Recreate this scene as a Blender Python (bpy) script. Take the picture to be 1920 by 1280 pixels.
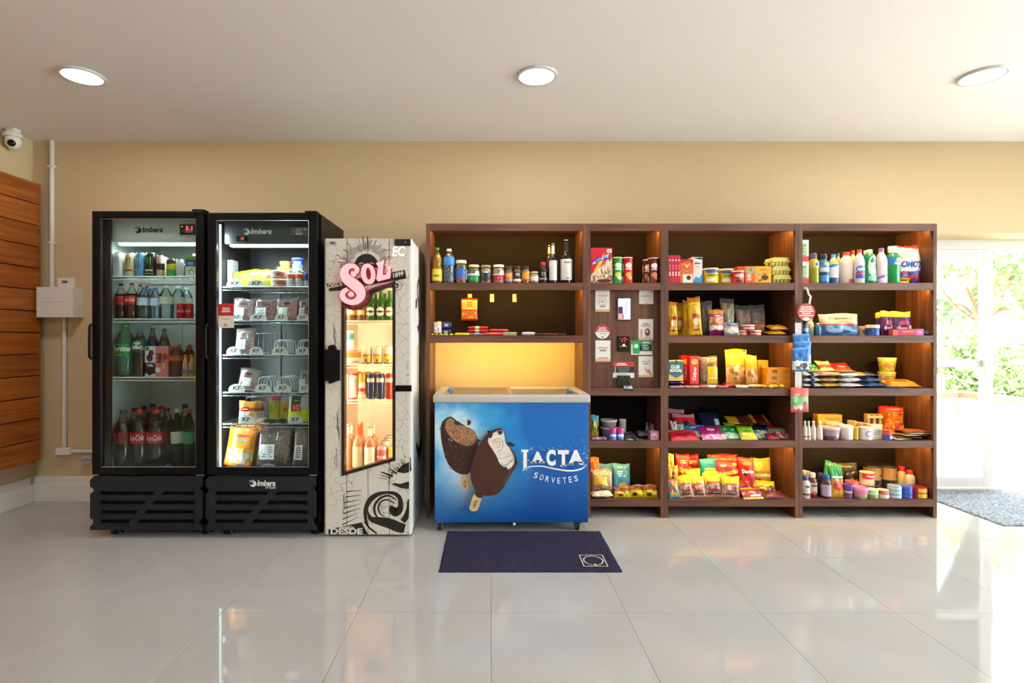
import bpy, bmesh, math, random
from mathutils import Vector, Matrix
from mathutils.geometry import tessellate_polygon
for o in list(bpy.data.objects): bpy.data.objects.remove(o, do_unlink=True)
scene = bpy.context.scene
COL = scene.collection
# ------------------------------------------------------------------ camera, world, sun, exposure
F, CX, CY, H = 1010.0, 921.0, 632.0, 1.227        # focal length in px, principal point, eye height (1920x1280 frame)
YW, YS = 4.05, 3.656                              # back wall, shelf fronts
XL, XR, YB, ZC = -3.445, 5.2, -3.6, 2.70          # left wall, right wall, wall behind, ceiling
cam = bpy.data.objects.new('camera', bpy.data.cameras.new('camera'))
COL.objects.link(cam); scene.camera = cam
cam.location = (0, 0, H); cam.rotation_euler = (math.pi/2, 0, 0)
cam.data.sensor_width = 36; cam.data.lens = 36*F/1920
cam.data.shift_x = (960-CX)/1920; cam.data.shift_y = -(640-CY)/1920
cam.data.clip_start = .05; cam.data.clip_end = 200
vs = scene.view_settings
vs.view_transform = 'Standard'; vs.look = 'None'; vs.gamma = 1; vs.use_curve_mapping = False
vs.exposure = 0.0
try:
    scene.cycles.transparent_max_bounces = 32
    scene.cycles.max_bounces = 8
except Exception: pass
world = bpy.data.worlds.new('sky'); scene.world = world; world.use_nodes = True
wn = world.node_tree
bg = wn.nodes['Background']; bg.inputs[0].default_value = (.88, .94, 1, 1); bg.inputs[1].default_value = 15.5
sun = bpy.data.objects.new('sun_offscreen', bpy.data.lights.new('sun_offscreen', 'SUN')); COL.objects.link(sun)
sun.data.energy = 13; sun.data.angle = .02; sun.data.color = (1, .95, .86)
sun.rotation_euler = (math.radians(28), math.radians(8), 0)      # travels away from the camera, high up
LAMP_W, LED_W = 11.0, 6.0                          # downlight and shelf strip power

# ------------------------------------------------------------------ helpers: colour and materials
def lin(c): return c/12.92 if c <= .04045 else ((c+.055)/1.055)**2.4
def rgb(h): return tuple(lin(int(h[i:i+2], 16)/255) for i in (0, 2, 4))
def rgba(h): return rgb(h)+(1,)
MATS = {}
def newmat(name):
    m = bpy.data.materials.new(name); m.use_nodes = True
    nt = m.node_tree; b = nt.nodes['Principled BSDF']
    return m, nt, b
def nd(nt, t, **kw):
    n = nt.nodes.new(t)
    for k, v in kw.items():
        if k.startswith('i_'): n.inputs[int(k[2:])].default_value = v
        else: setattr(n, k, v)
    return n
def gen(nt, scale=(1, 1, 1), obj=False):
    t = nd(nt, 'ShaderNodeTexCoord'); mp = nd(nt, 'ShaderNodeMapping'); mp.inputs['Scale'].default_value = scale
    nt.links.new(t.outputs['Object' if obj else 'Generated'], mp.inputs[0]); return mp
def ramp(nt, stops, const=False):
    r = nd(nt, 'ShaderNodeValToRGB'); e = r.color_ramp.elements
    r.color_ramp.interpolation = 'CONSTANT' if const else 'LINEAR'
    while len(e) > 1: e.remove(e[-1])
    e[0].position = stops[0][0]; e[0].color = stops[0][1]
    for p, c in stops[1:]:
        k = e.new(min(p, 1.0)); k.color = c
    return r
def mat(h, rough=.45, metal=0.0, var=.03, bump=0.0, bscale=40):
    """plain painted / plastic / paper surface with a faint noise in its colour"""
    key = ('p', h, rough, metal, var, bump, bscale)
    if key in MATS: return MATS[key]
    m, nt, b = newmat('surface_'+h)
    n = nd(nt, 'ShaderNodeTexNoise'); n.inputs['Scale'].default_value = bscale
    g = gen(nt, obj=True); nt.links.new(g.outputs[0], n.inputs['Vector'])
    c = rgb(h)
    r = ramp(nt, [(.3, tuple(x*(1-var) for x in c)+(1,)), (.7, tuple(min(1, x*(1+var)) for x in c)+(1,))])
    nt.links.new(n.outputs[0], r.inputs[0]); nt.links.new(r.outputs[0], b.inputs['Base Color'])
    b.inputs['Roughness'].default_value = rough; b.inputs['Metallic'].default_value = metal
    if bump:
        bp = nd(nt, 'ShaderNodeBump'); bp.inputs['Strength'].default_value = bump; bp.inputs['Distance'].default_value = .01
        nt.links.new(n.outputs[0], bp.inputs['Height']); nt.links.new(bp.outputs[0], b.inputs['Normal'])
    MATS[key] = m; return m
def foil(h): return mat(h, .28, 0, .12, .5, 60)
def emis(h, s):
    key = ('e', h, s)
    if key in MATS: return MATS[key]
    m, nt, b = newmat('glow_'+h)
    b.inputs['Base Color'].default_value = rgba(h); b.inputs['Emission Color'].default_value = rgba(h); b.inputs['Emission Strength'].default_value = s
    MATS[key] = m; return m
def bands(stops, food=None, wav=.03, rough=.32, bump=.35, vert=True):
    """print in horizontal bands; food = (lo, hi, c1, c2, c3, scale) fills one band with a mottled picture of the content"""
    key = ('b', tuple(stops), food, wav, rough, bump, vert)
    if key in MATS: return MATS[key]
    m, nt, b = newmat('print_bands')
    g = gen(nt); sx = nd(nt, 'ShaderNodeSeparateXYZ'); nt.links.new(g.outputs[0], sx.inputs[0])
    n = nd(nt, 'ShaderNodeTexNoise'); n.inputs['Scale'].default_value = 3.5; nt.links.new(g.outputs[0], n.inputs['Vector'])
    ma = nd(nt, 'ShaderNodeMath', operation='MULTIPLY_ADD'); nt.links.new(n.outputs[0], ma.inputs[0]); ma.inputs[1].default_value = wav*2
    ad = nd(nt, 'ShaderNodeMath', operation='SUBTRACT'); nt.links.new(sx.outputs[2 if vert else 0], ad.inputs[0]); ad.inputs[1].default_value = wav
    nt.links.new(ad.outputs[0], ma.inputs[2])
    r = ramp(nt, [(p, rgba(c)) for p, c in stops], True); nt.links.new(ma.outputs[0], r.inputs[0]); out = r.outputs[0]
    if food:
        lo, hi, c1, c2, c3, sc = food
        v = nd(nt, 'ShaderNodeTexVoronoi'); v.inputs['Scale'].default_value = sc; nt.links.new(g.outputs[0], v.inputs['Vector'])
        sp = nd(nt, 'ShaderNodeSeparateColor'); nt.links.new(v.outputs['Color'], sp.inputs[0])
        fr = ramp(nt, [(0, rgba(c1)), (.4, rgba(c2)), (.75, rgba(c3))], True); nt.links.new(sp.outputs[0], fr.inputs[0])
        mk = ramp(nt, [(0, (0, 0, 0, 1)), (max(lo, .001), (1, 1, 1, 1)), (min(hi, .999), (0, 0, 0, 1))] if lo > 0 else [(0, (1, 1, 1, 1)), (hi, (0, 0, 0, 1))], True)
        nt.links.new(ma.outputs[0], mk.inputs[0])
        mx = nd(nt, 'ShaderNodeMix', data_type='RGBA'); nt.links.new(mk.outputs[0], mx.inputs[0])
        nt.links.new(out, mx.inputs[6]); nt.links.new(fr.outputs[0], mx.inputs[7]); out = mx.outputs[2]
    nt.links.new(out, b.inputs['Base Color']); b.inputs['Roughness'].default_value = rough
    if bump:
        n2 = nd(nt, 'ShaderNodeTexNoise'); n2.inputs['Scale'].default_value = 7; nt.links.new(g.outputs[0], n2.inputs['Vector'])
        bp = nd(nt, 'ShaderNodeBump'); bp.inputs['Strength'].default_value = bump; bp.inputs['Distance'].default_value = .012
        nt.links.new(n2.outputs[0], bp.inputs['Height']); nt.links.new(bp.outputs[0], b.inputs['Normal'])
    MATS[key] = m; return m
def food(c1, c2, c3, sc=9, rough=.5):
    return bands([(0, c1)], (0, .9999, c1, c2, c3, sc), 0.0, rough, .6)
def clear(h='ffffff', haze=0.0, rough=.03, refl=1.0):
    """thin clear plastic or glass: see-through with Fresnel gloss, haze adds a little milky diffuse"""
    key = ('c', h, haze, rough, refl)
    if key in MATS: return MATS[key]
    m, nt, b = newmat('clear_'+h); nt.nodes.remove(b)
    out = nt.nodes['Material Output']
    tr = nd(nt, 'ShaderNodeBsdfTransparent'); tr.inputs[0].default_value = rgba(h)
    gl = nd(nt, 'ShaderNodeBsdfGlossy'); gl.inputs['Roughness'].default_value = rough
    fr = nd(nt, 'ShaderNodeFresnel'); fr.inputs[0].default_value = 1.45
    mu = nd(nt, 'ShaderNodeMath', operation='MULTIPLY'); mu.inputs[1].default_value = refl; nt.links.new(fr.outputs[0], mu.inputs[0])
    base = tr.outputs[0]
    if haze:
        df = nd(nt, 'ShaderNodeBsdfDiffuse'); df.inputs[0].default_value = rgba(h)
        m1 = nd(nt, 'ShaderNodeMixShader'); m1.inputs[0].default_value = haze
        nt.links.new(base, m1.inputs[1]); nt.links.new(df.outputs[0], m1.inputs[2]); base = m1.outputs[0]
    mx = nd(nt, 'ShaderNodeMixShader'); nt.links.new(mu.outputs[0], mx.inputs[0])
    nt.links.new(base, mx.inputs[1]); nt.links.new(gl.outputs[0], mx.inputs[2]); nt.links.new(mx.outputs[0], out.inputs[0])
    MATS[key] = m; return m
def wood(c1, c2, scale=(1.2, 14, 14), rough=.42, name='wood'):
    key = ('w', c1, c2, scale, rough)
    if key in MATS: return MATS[key]
    m, nt, b = newmat(name); g = gen(nt, scale, True)
    n = nd(nt, 'ShaderNodeTexNoise'); n.inputs['Scale'].default_value = 2.2; n.inputs['Detail'].default_value = 6; n.inputs['Distortion'].default_value = .6
    nt.links.new(g.outputs[0], n.inputs['Vector'])
    oi = nd(nt, 'ShaderNodeObjectInfo')
    r = ramp(nt, [(.3, rgba(c1)), (.7, rgba(c2))]); nt.links.new(n.outputs[0], r.inputs[0])
    hs = nd(nt, 'ShaderNodeHueSaturation'); nt.links.new(r.outputs[0], hs.inputs['Color'])
    ma = nd(nt, 'ShaderNodeMath', operation='MULTIPLY_ADD'); nt.links.new(oi.outputs['Random'], ma.inputs[0]); ma.inputs[1].default_value = .2; ma.inputs[2].default_value = .9
    nt.links.new(ma.outputs[0], hs.inputs['Value'])
    nt.links.new(hs.outputs[0], b.inputs['Base Color']); b.inputs['Roughness'].default_value = rough
    MATS[key] = m; return m

# ------------------------------------------------------------------ helpers: geometry
class MB:
    def __init__(s): s.v = []; s.f = []; s.mi = []; s.sm = []; s.mats = []
    def slot(s, m):
        if m not in s.mats: s.mats.append(m)
        return s.mats.index(m)
    def add(s, v, f, m=None, smooth=False):
        o = len(s.v); s.v += [tuple(p) for p in v]; k = s.slot(m) if m else 0
        for q in f: s.f.append(tuple(i+o for i in q)); s.mi.append(k); s.sm.append(smooth)
    def box(s, x0, x1, y0, y1, z0, z1, m=None, bev=0.0):
        if bev:
            bm = bmesh.new(); bmesh.ops.create_cube(bm, size=1)
            for v in bm.verts: v.co = ((x0+x1)/2+v.co.x*(x1-x0), (y0+y1)/2+v.co.y*(y1-y0), (z0+z1)/2+v.co.z*(z1-z0))
            bmesh.ops.bevel(bm, geom=bm.edges[:], offset=bev, segments=2, profile=.6, affect='EDGES')
            bm.verts.index_update()
            s.add([v.co[:] for v in bm.verts], [[v.index for v in f.verts] for f in bm.faces], m); bm.free(); return s
        v = [(x, y, z) for x in (x0, x1) for y in (y0, y1) for z in (z0, z1)]
        s.add(v, [(0, 1, 3, 2), (4, 6, 7, 5), (0, 4, 5, 1), (2, 3, 7, 6), (0, 2, 6, 4), (1, 5, 7, 3)], m); return s
    def lathe(s, prof, cx=0, cy=0, cz=0, seg=20, m=None, smooth=True):
        v = []; f = []; n = len(prof)
        for r, z in prof:
            for k in range(seg):
                a = 2*math.pi*k/seg; v.append((cx+r*math.sin(a), cy-r*math.cos(a), cz+z))
        for i in range(n-1):
            for k in range(seg):
                k2 = (k+1) % seg; f.append((i*seg+k, i*seg+k2, (i+1)*seg+k2, (i+1)*seg+k))
        s.add(v, f, m, smooth)
        if prof[0][0] > 1e-4: s.add([v[k] for k in range(seg)], [tuple(range(seg-1, -1, -1))], m)
        if prof[-1][0] > 1e-4: s.add([v[(n-1)*seg+k] for k in range(seg)], [tuple(range(seg))], m)
        return s
    def prism(s, loops, y0, y1, m=None, mp=None):
        """loops = [outer, hole, ...] of (x, z); solid between y0 (front) and y1"""
        fl = [p for l in loops for p in l]; n = len(fl)
        tri = tessellate_polygon([[Vector((p[0], p[1], 0)) for p in l] for l in loops])
        v = [(p[0], y0, p[1]) for p in fl]+[(p[0], y1, p[1]) for p in fl]
        f = []
        for a, b, c in tri:
            A, B, Cc = fl[a], fl[b], fl[c]
            if (B[0]-A[0])*(Cc[1]-A[1])-(B[1]-A[1])*(Cc[0]-A[0]) < 0: b, c = c, b
            f.append((a, b, c)); f.append((a+n, c+n, b+n))
        o = 0
        for l in loops:
            L = len(l)
            for i in range(L): j = (i+1) % L; f.append((o+i, o+i+n, o+j+n, o+j))
            o += L
        s.add(v, f, m); return s
    def tube(s, path, r, seg=8, m=None, closed=False):
        P = [Vector(p) for p in path]; n = len(P); v = []; f = []
        for i, p in enumerate(P):
            d = (P[(i+1) % n]-P[i-1]) if closed else (P[min(i+1, n-1)]-P[max(i-1, 0)])
            d.normalize(); up = Vector((0, 0, 1)) if abs(d.z) < .9 else Vector((0, 1, 0))
            a = d.cross(up).normalized(); b = a.cross(d)
            for k in range(seg):
                t = 2*math.pi*k/seg; v.append(p+a*math.cos(t)*r+b*math.sin(t)*r)
        for i in range(n if closed else n-1):
            for k in range(seg):
                k2 = (k+1) % seg; j = (i+1) % n; f.append((i*seg+k, j*seg+k, j*seg+k2, i*seg+k2))
        s.add(v, f, m, True)
        if not closed: s.add(v[:seg], [tuple(range(seg-1, -1, -1))], m); s.add(v[-seg:], [tuple(range(seg))], m)
        return s
    def build(s, name, m=None, parent=None):
        if m and not s.mats: s.mats = [m]
        me = bpy.data.meshes.new(name)
        off = Vector((0, 0, 0))
        if parent is not None and parent.get('_world'): off = Vector(parent['_world'])
        me.from_pydata([tuple(Vector(p)-off) for p in s.v] if off.length else s.v, [], s.f)
        for q in s.mats: me.materials.append(q)
        me.polygons.foreach_set('material_index', s.mi); me.polygons.foreach_set('use_smooth', s.sm)
        me.update()
        bm = bmesh.new(); bm.from_mesh(me); bmesh.ops.recalc_face_normals(bm, faces=bm.faces); bm.to_mesh(me); bm.free()
        o = bpy.data.objects.new(name, me); COL.objects.link(o)
        if parent is not None:
            o.parent = parent
            if parent.get('_world'): o['_world'] = parent['_world']
        return o
LABELS = {}
def tag(o, label, cat, group=None):
    o['label'] = label; o['category'] = cat
    if group: o['group'] = group
    return o
def thing(name, label, cat, loc=(0, 0, 0), rot=(0, 0, 0), group=None, world=False):
    """an Empty at the thing's base; world=True lets its parts be written in world coordinates"""
    o = bpy.data.objects.new(name, None); COL.objects.link(o); o.empty_display_size = .05
    o.location = loc; o.rotation_euler = rot; tag(o, label, cat, group)
    if world: o['_world'] = loc
    return o
def struct(o): o['kind'] = 'structure'; return o
def X_(px, Y): return (px-CX)*Y/F
def Z_(py, Y): return H-(py-CY)*Y/F
def area(name, loc, size, power, color, rot=(0, 0, 0), parent=None, shape='RECTANGLE', spread=None):
    l = bpy.data.lights.new(name, 'AREA'); l.shape = shape; l.size = size[0]
    if shape in ('RECTANGLE', 'ELLIPSE'): l.size_y = size[1]
    l.energy = power; l.color = color
    if spread: l.spread = spread
    o = bpy.data.objects.new(name, l); COL.objects.link(o); o.rotation_euler = rot
    if parent is not None:
        o.parent = parent; loc = Vector(loc)-Vector(parent['_world']) if parent.get('_world') else loc
    o.location = loc; return o
def aim(o, d):
    """turn a strip light so that its long side (local x) stands upright and it shines along d"""
    zz = -Vector(d).normalized(); xx = Vector((0, 0, 1)); yy = zz.cross(xx).normalized()
    o.rotation_euler = Matrix((xx, yy, zz)).transposed().to_euler(); return o
def smooth_path(P, n=6, closed=False):
    out = []; N = len(P); rng = range(N if closed else N-1)
    for i in rng:
        p0, p1, p2, p3 = (P[(i-1) % N] if closed or i > 0 else P[i]), P[i], P[(i+1) % N], (P[(i+2) % N] if closed or i+2 < N else P[(i+1) % N])
        for k in range(n):
            t = k/n
            out.append(tuple(.5*((2*b)+(-a+c)*t+(2*a-5*b+4*c-d)*t*t+(-a+3*b-3*c+d)*t**3) for a, b, c, d in zip(p0, p1, p2, p3)))
    if not closed: out.append(tuple(P[-1]))
    return out
def ribbon(P, n=6):
    """outline of a stroke; P = [(x, z, halfwidth), ...]"""
    S = smooth_path(P, n); L = []; R = []
    for i, (x, z, w) in enumerate(S):
        a = S[max(i-1, 0)]; b = S[min(i+1, len(S)-1)]; dx, dz = b[0]-a[0], b[1]-a[1]; q = math.hypot(dx, dz) or 1
        L.append((x-dz/q*w, z+dx/q*w)); R.append((x+dz/q*w, z-dx/q*w))
    return L, R
def add_ribbon(mb, P, y0, y1, m, n=6):
    L, R = ribbon(P, n); k = len(L)
    v = [(x, y0, z) for x, z in L]+[(x, y0, z) for x, z in R]+[(x, y1, z) for x, z in L]+[(x, y1, z) for x, z in R]
    f = []
    for i in range(k-1):
        f += [(i, k+i, k+i+1, i+1), (2*k+i, 2*k+i+1, 3*k+i+1, 3*k+i), (i, i+1, 2*k+i+1, 2*k+i), (k+i, 3*k+i, 3*k+i+1, k+i+1)]
    f += [(0, 2*k, 3*k, k), (k-1, 2*k-1, 4*k-1, 3*k-1)]
    mb.add(v, f, m)
def circle(cx, cz, rx, rz=None, n=24, rot=0):
    rz = rz or rx
    return [(cx+rx*math.cos(2*math.pi*i/n)*math.cos(rot)-rz*math.sin(2*math.pi*i/n)*math.sin(rot),
             cz+rx*math.cos(2*math.pi*i/n)*math.sin(rot)+rz*math.sin(2*math.pi*i/n)*math.cos(rot)) for i in range(n)]
TEXT = {}
def textmesh(s, bold=0.0, shear=0.0):
    """letter outlines as a flat mesh, normalised to a 1x1 box"""
    key = (s, bold, shear)
    if key in TEXT: return TEXT[key]
    c = bpy.data.curves.new('t', 'FONT'); c.body = s; c.resolution_u = 3; c.offset = bold; c.shear = shear; c.fill_mode = 'FRONT'; c.dimensions = '2D'
    o = bpy.data.objects.new('t', c); COL.objects.link(o)
    me = bpy.data.meshes.new_from_object(o)
    v = [p.co[:2] for p in me.vertices]; f = [tuple(p.vertices) for p in me.polygons]
    bpy.data.objects.remove(o); bpy.data.curves.remove(c); bpy.data.meshes.remove(me)
    x0 = min(p[0] for p in v); x1 = max(p[0] for p in v); z0 = min(p[1] for p in v); z1 = max(p[1] for p in v)
    r = ([((a-x0)/(x1-x0 or 1), (b-z0)/(z1-z0 or 1)) for a, b in v], f); TEXT[key] = r; return r
def add_text(mb, s, x0, x1, z0, z1, y, m, bold=.02, shear=0.0, fn=None):
    v, f = textmesh(s, bold, shear)
    fn = fn or (lambda x, z: (x, y, z))
    mb.add([fn(x0+a*(x1-x0), z0+b*(z1-z0)) for a, b in v], f, m)
def decorate(parent, decos, M, name='printed_label', eps=.0006):
    """flat print on a surface: M(a, b, eps) maps a in -1..1 across and b in 0..1 up to a point just proud of the surface"""
    if not decos: return
    mb = MB(); rnd = random.Random(len(decos)*7+3)
    for i, d in enumerate(decos):
        e = eps+.0005*i; k = d[0]
        if k == 't':
            _, s, a, b, w, h, c = d[:7]; bold = d[7] if len(d) > 7 else .02; sh = d[8] if len(d) > 8 else 0; rot = d[9] if len(d) > 9 else 0
            v, f = textmesh(s, bold, sh); q = []
            cr, sr = math.cos(rot), math.sin(rot)
            for x, z in v:
                x = (x-.5)*2*w; z = (z-.5)*h
                if rot:
                    ar = d[10]; xx = x*ar/2; zz = z        # ar = width / height of the surface
                    x, z = (xx*cr-zz*sr)*2/ar, xx*sr+zz*cr
                q.append(M(a+x, b+z, e))
            mb.add(q, f, mat(c, .4))
        elif k in 'rb':
            _, a, b, w, h, c = d[:6]; n1, n2 = 8, 4
            v = [M(a+(2*i1/n1-1)*w, b+(i2/n2-.5)*h, e) for i2 in range(n2+1) for i1 in range(n1+1)]
            mb.add(v, [(p*(n1+1)+q, p*(n1+1)+q+1, (p+1)*(n1+1)+q+1, (p+1)*(n1+1)+q) for p in range(n2) for q in range(n1)], c if not isinstance(c, str) else mat(c, .4), True)
        elif k == 'e':
            _, a, b, w, h, c = d[:6]; n = 18
            v = [M(a, b, e)]+[M(a+w*rr*math.cos(2*math.pi*t/n), b+h/2*rr*math.sin(2*math.pi*t/n), e) for rr in (.5, 1) for t in range(n)]
            f = [(0, 1+t, 1+(t+1) % n) for t in range(n)]+[(1+t, 1+n+t, 1+n+(t+1) % n, 1+(t+1) % n) for t in range(n)]
            mb.add(v, f, c if not isinstance(c, str) else mat(c, .4), True)
        elif k == 'P':
            _, pts, c = d
            tri = tessellate_polygon([[Vector((p[0], p[1], 0)) for p in pts]])
            tris = [[pts[i] for i in t] for t in tri]
            for _ in range(7):                         # halve long edges so that the shape follows a curved surface
                nxt = []
                for a, b, cc in tris:
                    L = sorted(((math.hypot(p[0]-q[0], (p[1]-q[1])*1.5), p, q, r) for p, q, r in ((a, b, cc), (b, cc, a), (cc, a, b))), key=lambda k: -k[0])[0]
                    if L[0] < .22: nxt.append([a, b, cc])
                    else: mm = ((L[1][0]+L[2][0])/2, (L[1][1]+L[2][1])/2); nxt += [[L[1], mm, L[3]], [mm, L[2], L[3]]]
                tris = nxt
            mb.add([M(p[0], p[1], e) for t in tris for p in t], [(3*i, 3*i+1, 3*i+2) for i in range(len(tris))], c if not isinstance(c, str) else mat(c, .4))
        elif k == 'l':
            _, a, b, w, h, n, c = d
            for j in range(n):
                ww = w*rnd.uniform(.6, 1); zc = b+h/2-(j+.5)*h/n
                v = [M(a-ww, zc-h/n*.28, e), M(a+ww, zc-h/n*.28, e), M(a+ww, zc+h/n*.28, e), M(a-ww, zc+h/n*.28, e)]
                mb.add(v, [(0, 1, 2, 3)], mat(c, .5))
    return mb.build(name, None, parent)
# ================================================================== the room
WALL = mat('ccb48c', .75, 0, .012, .05, 30)
CEIL = mat('efe8e4', .8, 0, .01)
WHITE = mat('e6e0d8', .35, 0, .01)
# floor: grout bed with 60 cm polished porcelain tiles
def tile_mat():
    m, nt, b = newmat('polished_porcelain'); g = gen(nt, obj=True)
    n = nd(nt, 'ShaderNodeTexNoise'); n.inputs['Scale'].default_value = 2.5; nt.links.new(g.outputs[0], n.inputs['Vector'])
    r = ramp(nt, [(.3, rgba('aeaaa6')), (.7, rgba('b4b0ac'))]); nt.links.new(n.outputs[0], r.inputs[0]); nt.links.new(r.outputs[0], b.inputs['Base Color'])
    b.inputs['Roughness'].default_value = .045; b.inputs['IOR'].default_value = 1.52
    return m
mb = MB(); mb.box(XL-.1, XR+.1, YB-.1, 4.62, -.12, -.003); floor = struct(mb.build('floor', mat('a39b90', .7)))
tm = None; TM = tile_mat()
ys = [3.0-.6*k for k in range(-3, 12)]
for i in range(-6, 9):
    for y in ys:
        x0 = i*.6; x1 = min(x0+.6, XR+.05); x0 = max(x0, XL-.05); y1 = min(y+.6, 4.6); y0 = max(y, YB-.05)
        if x1-x0 < .02 or y1-y0 < .02: continue
        full = abs(x1-x0-.6) < 1e-6 and abs(y1-y0-.6) < 1e-6
        if full and tm: o = bpy.data.objects.new('floor_tile', tm); COL.objects.link(o); o.parent = floor
        else:
            w, d = (x1-x0)/2-.0008, (y1-y0)/2-.0008
            q = MB(); q.box(-w, w, -d, d, -.004, 0, None, .0006); o = q.build('floor_tile', TM, floor)
            if full: tm = o.data
        o.location = ((x0+x1)/2, (y0+y1)/2, 0)
mb = MB(); mb.box(XL-.4, XR+.4, YB-.4, 4.75, ZC, ZC+.3); struct(mb.build('ceiling', CEIL))
mb = MB(); mb.box(XL-.35, XL, YB-.35, 4.4, -.1, ZC+.01); struct(mb.build('wall_left', WALL))
OX0, OX1, OZ = 2.96, 4.95, 2.009                  # the doorway in the back wall
mb = MB(); mb.box(XL-.35, OX0, YW, 4.4, -.1, ZC+.01); mb.box(OX0, OX1, YW, 4.4, OZ, ZC+.01); mb.box(OX1, XR+.35, YW, 4.4, -.1, ZC+.01)
struct(mb.build('wall_back', WALL))
WY0, WY1, WZ0, WZ1 = -2.0, 3.9, .0, 2.5           # glazed front of the hall on the right, out of the frame
mb = MB(); mb.box(XR, XR+.3, YB-.35, WY0, -.1, ZC); mb.box(XR, XR+.3, WY1, 4.4, -.1, ZC); mb.box(XR, XR+.3, WY0, WY1, WZ1, ZC)
struct(mb.build('wall_right', WALL))
mb = MB(); mb.box(XL-.35, XR+.35, YB-.35, YB, -.1, ZC+.01); struct(mb.build('wall_front', WALL))
ALU = mat('e4e2dd', .35)
GLASS = clear('fbfffd', 0, .01, 1.0)
w2 = struct(MB().box(XR+.02, XR+.08, WY0, WY1, WZ1-.06, WZ1).build('window_2', ALU))
for k in range(5):
    y = WY0+(WY1-WY0)*k/4
    MB().box(XR+.02, XR+.08, y-.03, y+.03, 0, WZ1-.06).build('mullion', ALU, w2)
    if k < 4: MB().box(XR+.045, XR+.052, y+.03, y+(WY1-WY0)/4-.03, .02, WZ1-.06).build('pane', GLASS, w2)
# baseboards
mb = MB(); mb.box(XL, OX0, YW-.016, YW, 0, .185, None, .003); bb = struct(mb.build('baseboard_back', WHITE))
MB().box(XL, OX0, YW-.034, YW-.0165, 0, .125, None, .003).build('plinth_strip', WHITE, bb)
mb = MB(); mb.box(XL, XL+.016, YB, YW-.036, 0, .185, None, .003); bb = struct(mb.build('baseboard_left', WHITE))
MB().box(XL+.0165, XL+.034, YB, YW-.036, 0, .125, None, .003).build('plinth_strip', WHITE, bb)
# plank panelling on the left wall
PLK = wood('8a4212', 'b5651f', (14, 1.0, 14), .38, 'cherry_planks')
tr = MB(); tr.box(XL, XL+.075, -1.2, 3.995, .335, 2.345); tr = struct(tr.build('trim_1', mat('4a260d', .6)))
edges = [.316+(2.364-.316)*k/13 for k in range(14)]
for a, b in zip(edges, edges[1:]): MB().box(XL+.0755, XL+.1, -1.2, 4.0, a+.003, b-.003, None, .0025).build('plank', PLK, tr)
# conduit with boxes on the back wall
GREY = mat('d9d4cc', .4)
yc = YW-.018
t = thing('electrical_conduit', 'white plastic conduit running down the wall beside the drinks fridge', 'conduit', (X_(120, 4.03), yc, .3), world=True)
xu, xl = X_(97, 4.03), X_(120, 4.03)
MB().tube([(xu, yc, ZC-.001), (xu, yc, Z_(538, 3.95)+.001)], .0165, 12).build('upper_pipe', GREY, t)
MB().tube([(xl, yc, Z_(595, 3.95)-.001), (xl, yc, Z_(842, 4.03))], .0155, 12).build('lower_pipe', GREY, t)
MB().tube([(xl+.05, yc, Z_(846, 4.03)), (X_(180, 4.03), yc, Z_(846, 4.03))], .0125, 12).build('side_pipe', GREY, t)
for p in (312, 455): MB().box(xu-.022, xu+.022, yc-.0185, YW-.001, Z_(p, 4.03)-.008, Z_(p, 4.03)+.008, None, .002).build('pipe_clip', WHITE, t)
MB().box(xl-.05, xl+.052, yc-.022, YW-.001, Z_(852, 4.03), Z_(839, 4.03), None, .004).build('junction_box', WHITE, t)
bx = MB().box(X_(70, 3.95), X_(138, 3.95), 3.94, YW-.001, Z_(595, 3.95), Z_(538, 3.95), None, .004).build('control_box', WHITE)
tag(bx, 'white plastic control box on the wall, wires run in through conduit', 'box')
MB().box(X_(80, 3.95), X_(122, 3.95), 3.9385, 3.9398, Z_(567, 3.95), Z_(566.2, 3.95)).build('seam', mat('b9b4ab'), None).parent = bx
t = thing('wall_switch', 'small white wall switch plate just above the white control box', 'switch', (X_(126, YW), YW, Z_(540, YW)), world=True)
MB().box(X_(110, YW), X_(141, YW), YW-.012, YW-.001, Z_(540, YW), Z_(521, YW), None, .003).build('plate', WHITE, t)
MB().box(X_(119, YW), X_(129, YW), YW-.017, YW-.0122, Z_(531, YW), Z_(526, YW), None, .001).build('rocker', mat('6b665e'), t)
t = thing('wall_socket', 'small grey socket with cable low on the wall beside the fridge', 'socket', (X_(165, YW), YW, Z_(868, YW)), world=True)
MB().box(X_(158, YW), X_(176, YW), YW-.03, YW-.017, Z_(868, YW), Z_(853, YW), None, .004).build('plate', mat('bfb8ac'), t)
MB().tube(smooth_path([(X_(164, YW), YW-.035, Z_(862, YW)), (X_(170, YW), YW-.05, Z_(858, YW)), (X_(178, YW), YW-.04, Z_(860, YW))]), .006, 8).build('cable', mat('8d867b'), t)
# dome camera
cx, cy, cz = X_(25, 3.81), 3.81, Z_(268, 3.81)
t = thing('security_camera', 'white dome security camera under the ceiling in the corner', 'camera', (cx, cy, cz), world=True)
MB().lathe([(.055, 0), (.058, .012), (.05, .03), (.03, .034)], cx-.004, cy, cz+.04, 20).build('base', WHITE, t)
MB().lathe([(0, -.045), (.025, -.04), (.042, -.02), (.048, .005), (.045, .03), (.03, .045)], cx, cy, cz, 20).build('housing', WHITE, t)
l = MB().lathe([(.0, 0), (.022, 0), (.024, .012), (0, .012)], cx, cy, cz, 16).build('lens', mat('14110f', .15), t); l.location = (.022, -.036, -.012); l.rotation_euler = (math.radians(108), 0, math.radians(28))
for k, zz in enumerate((ZC-cz,)):
    MB().box(cx-.03, cx+.03, cy-.03, cy+.03, cz+.07, ZC-.0005, None, .004).build('mount', WHITE, t)
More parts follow.
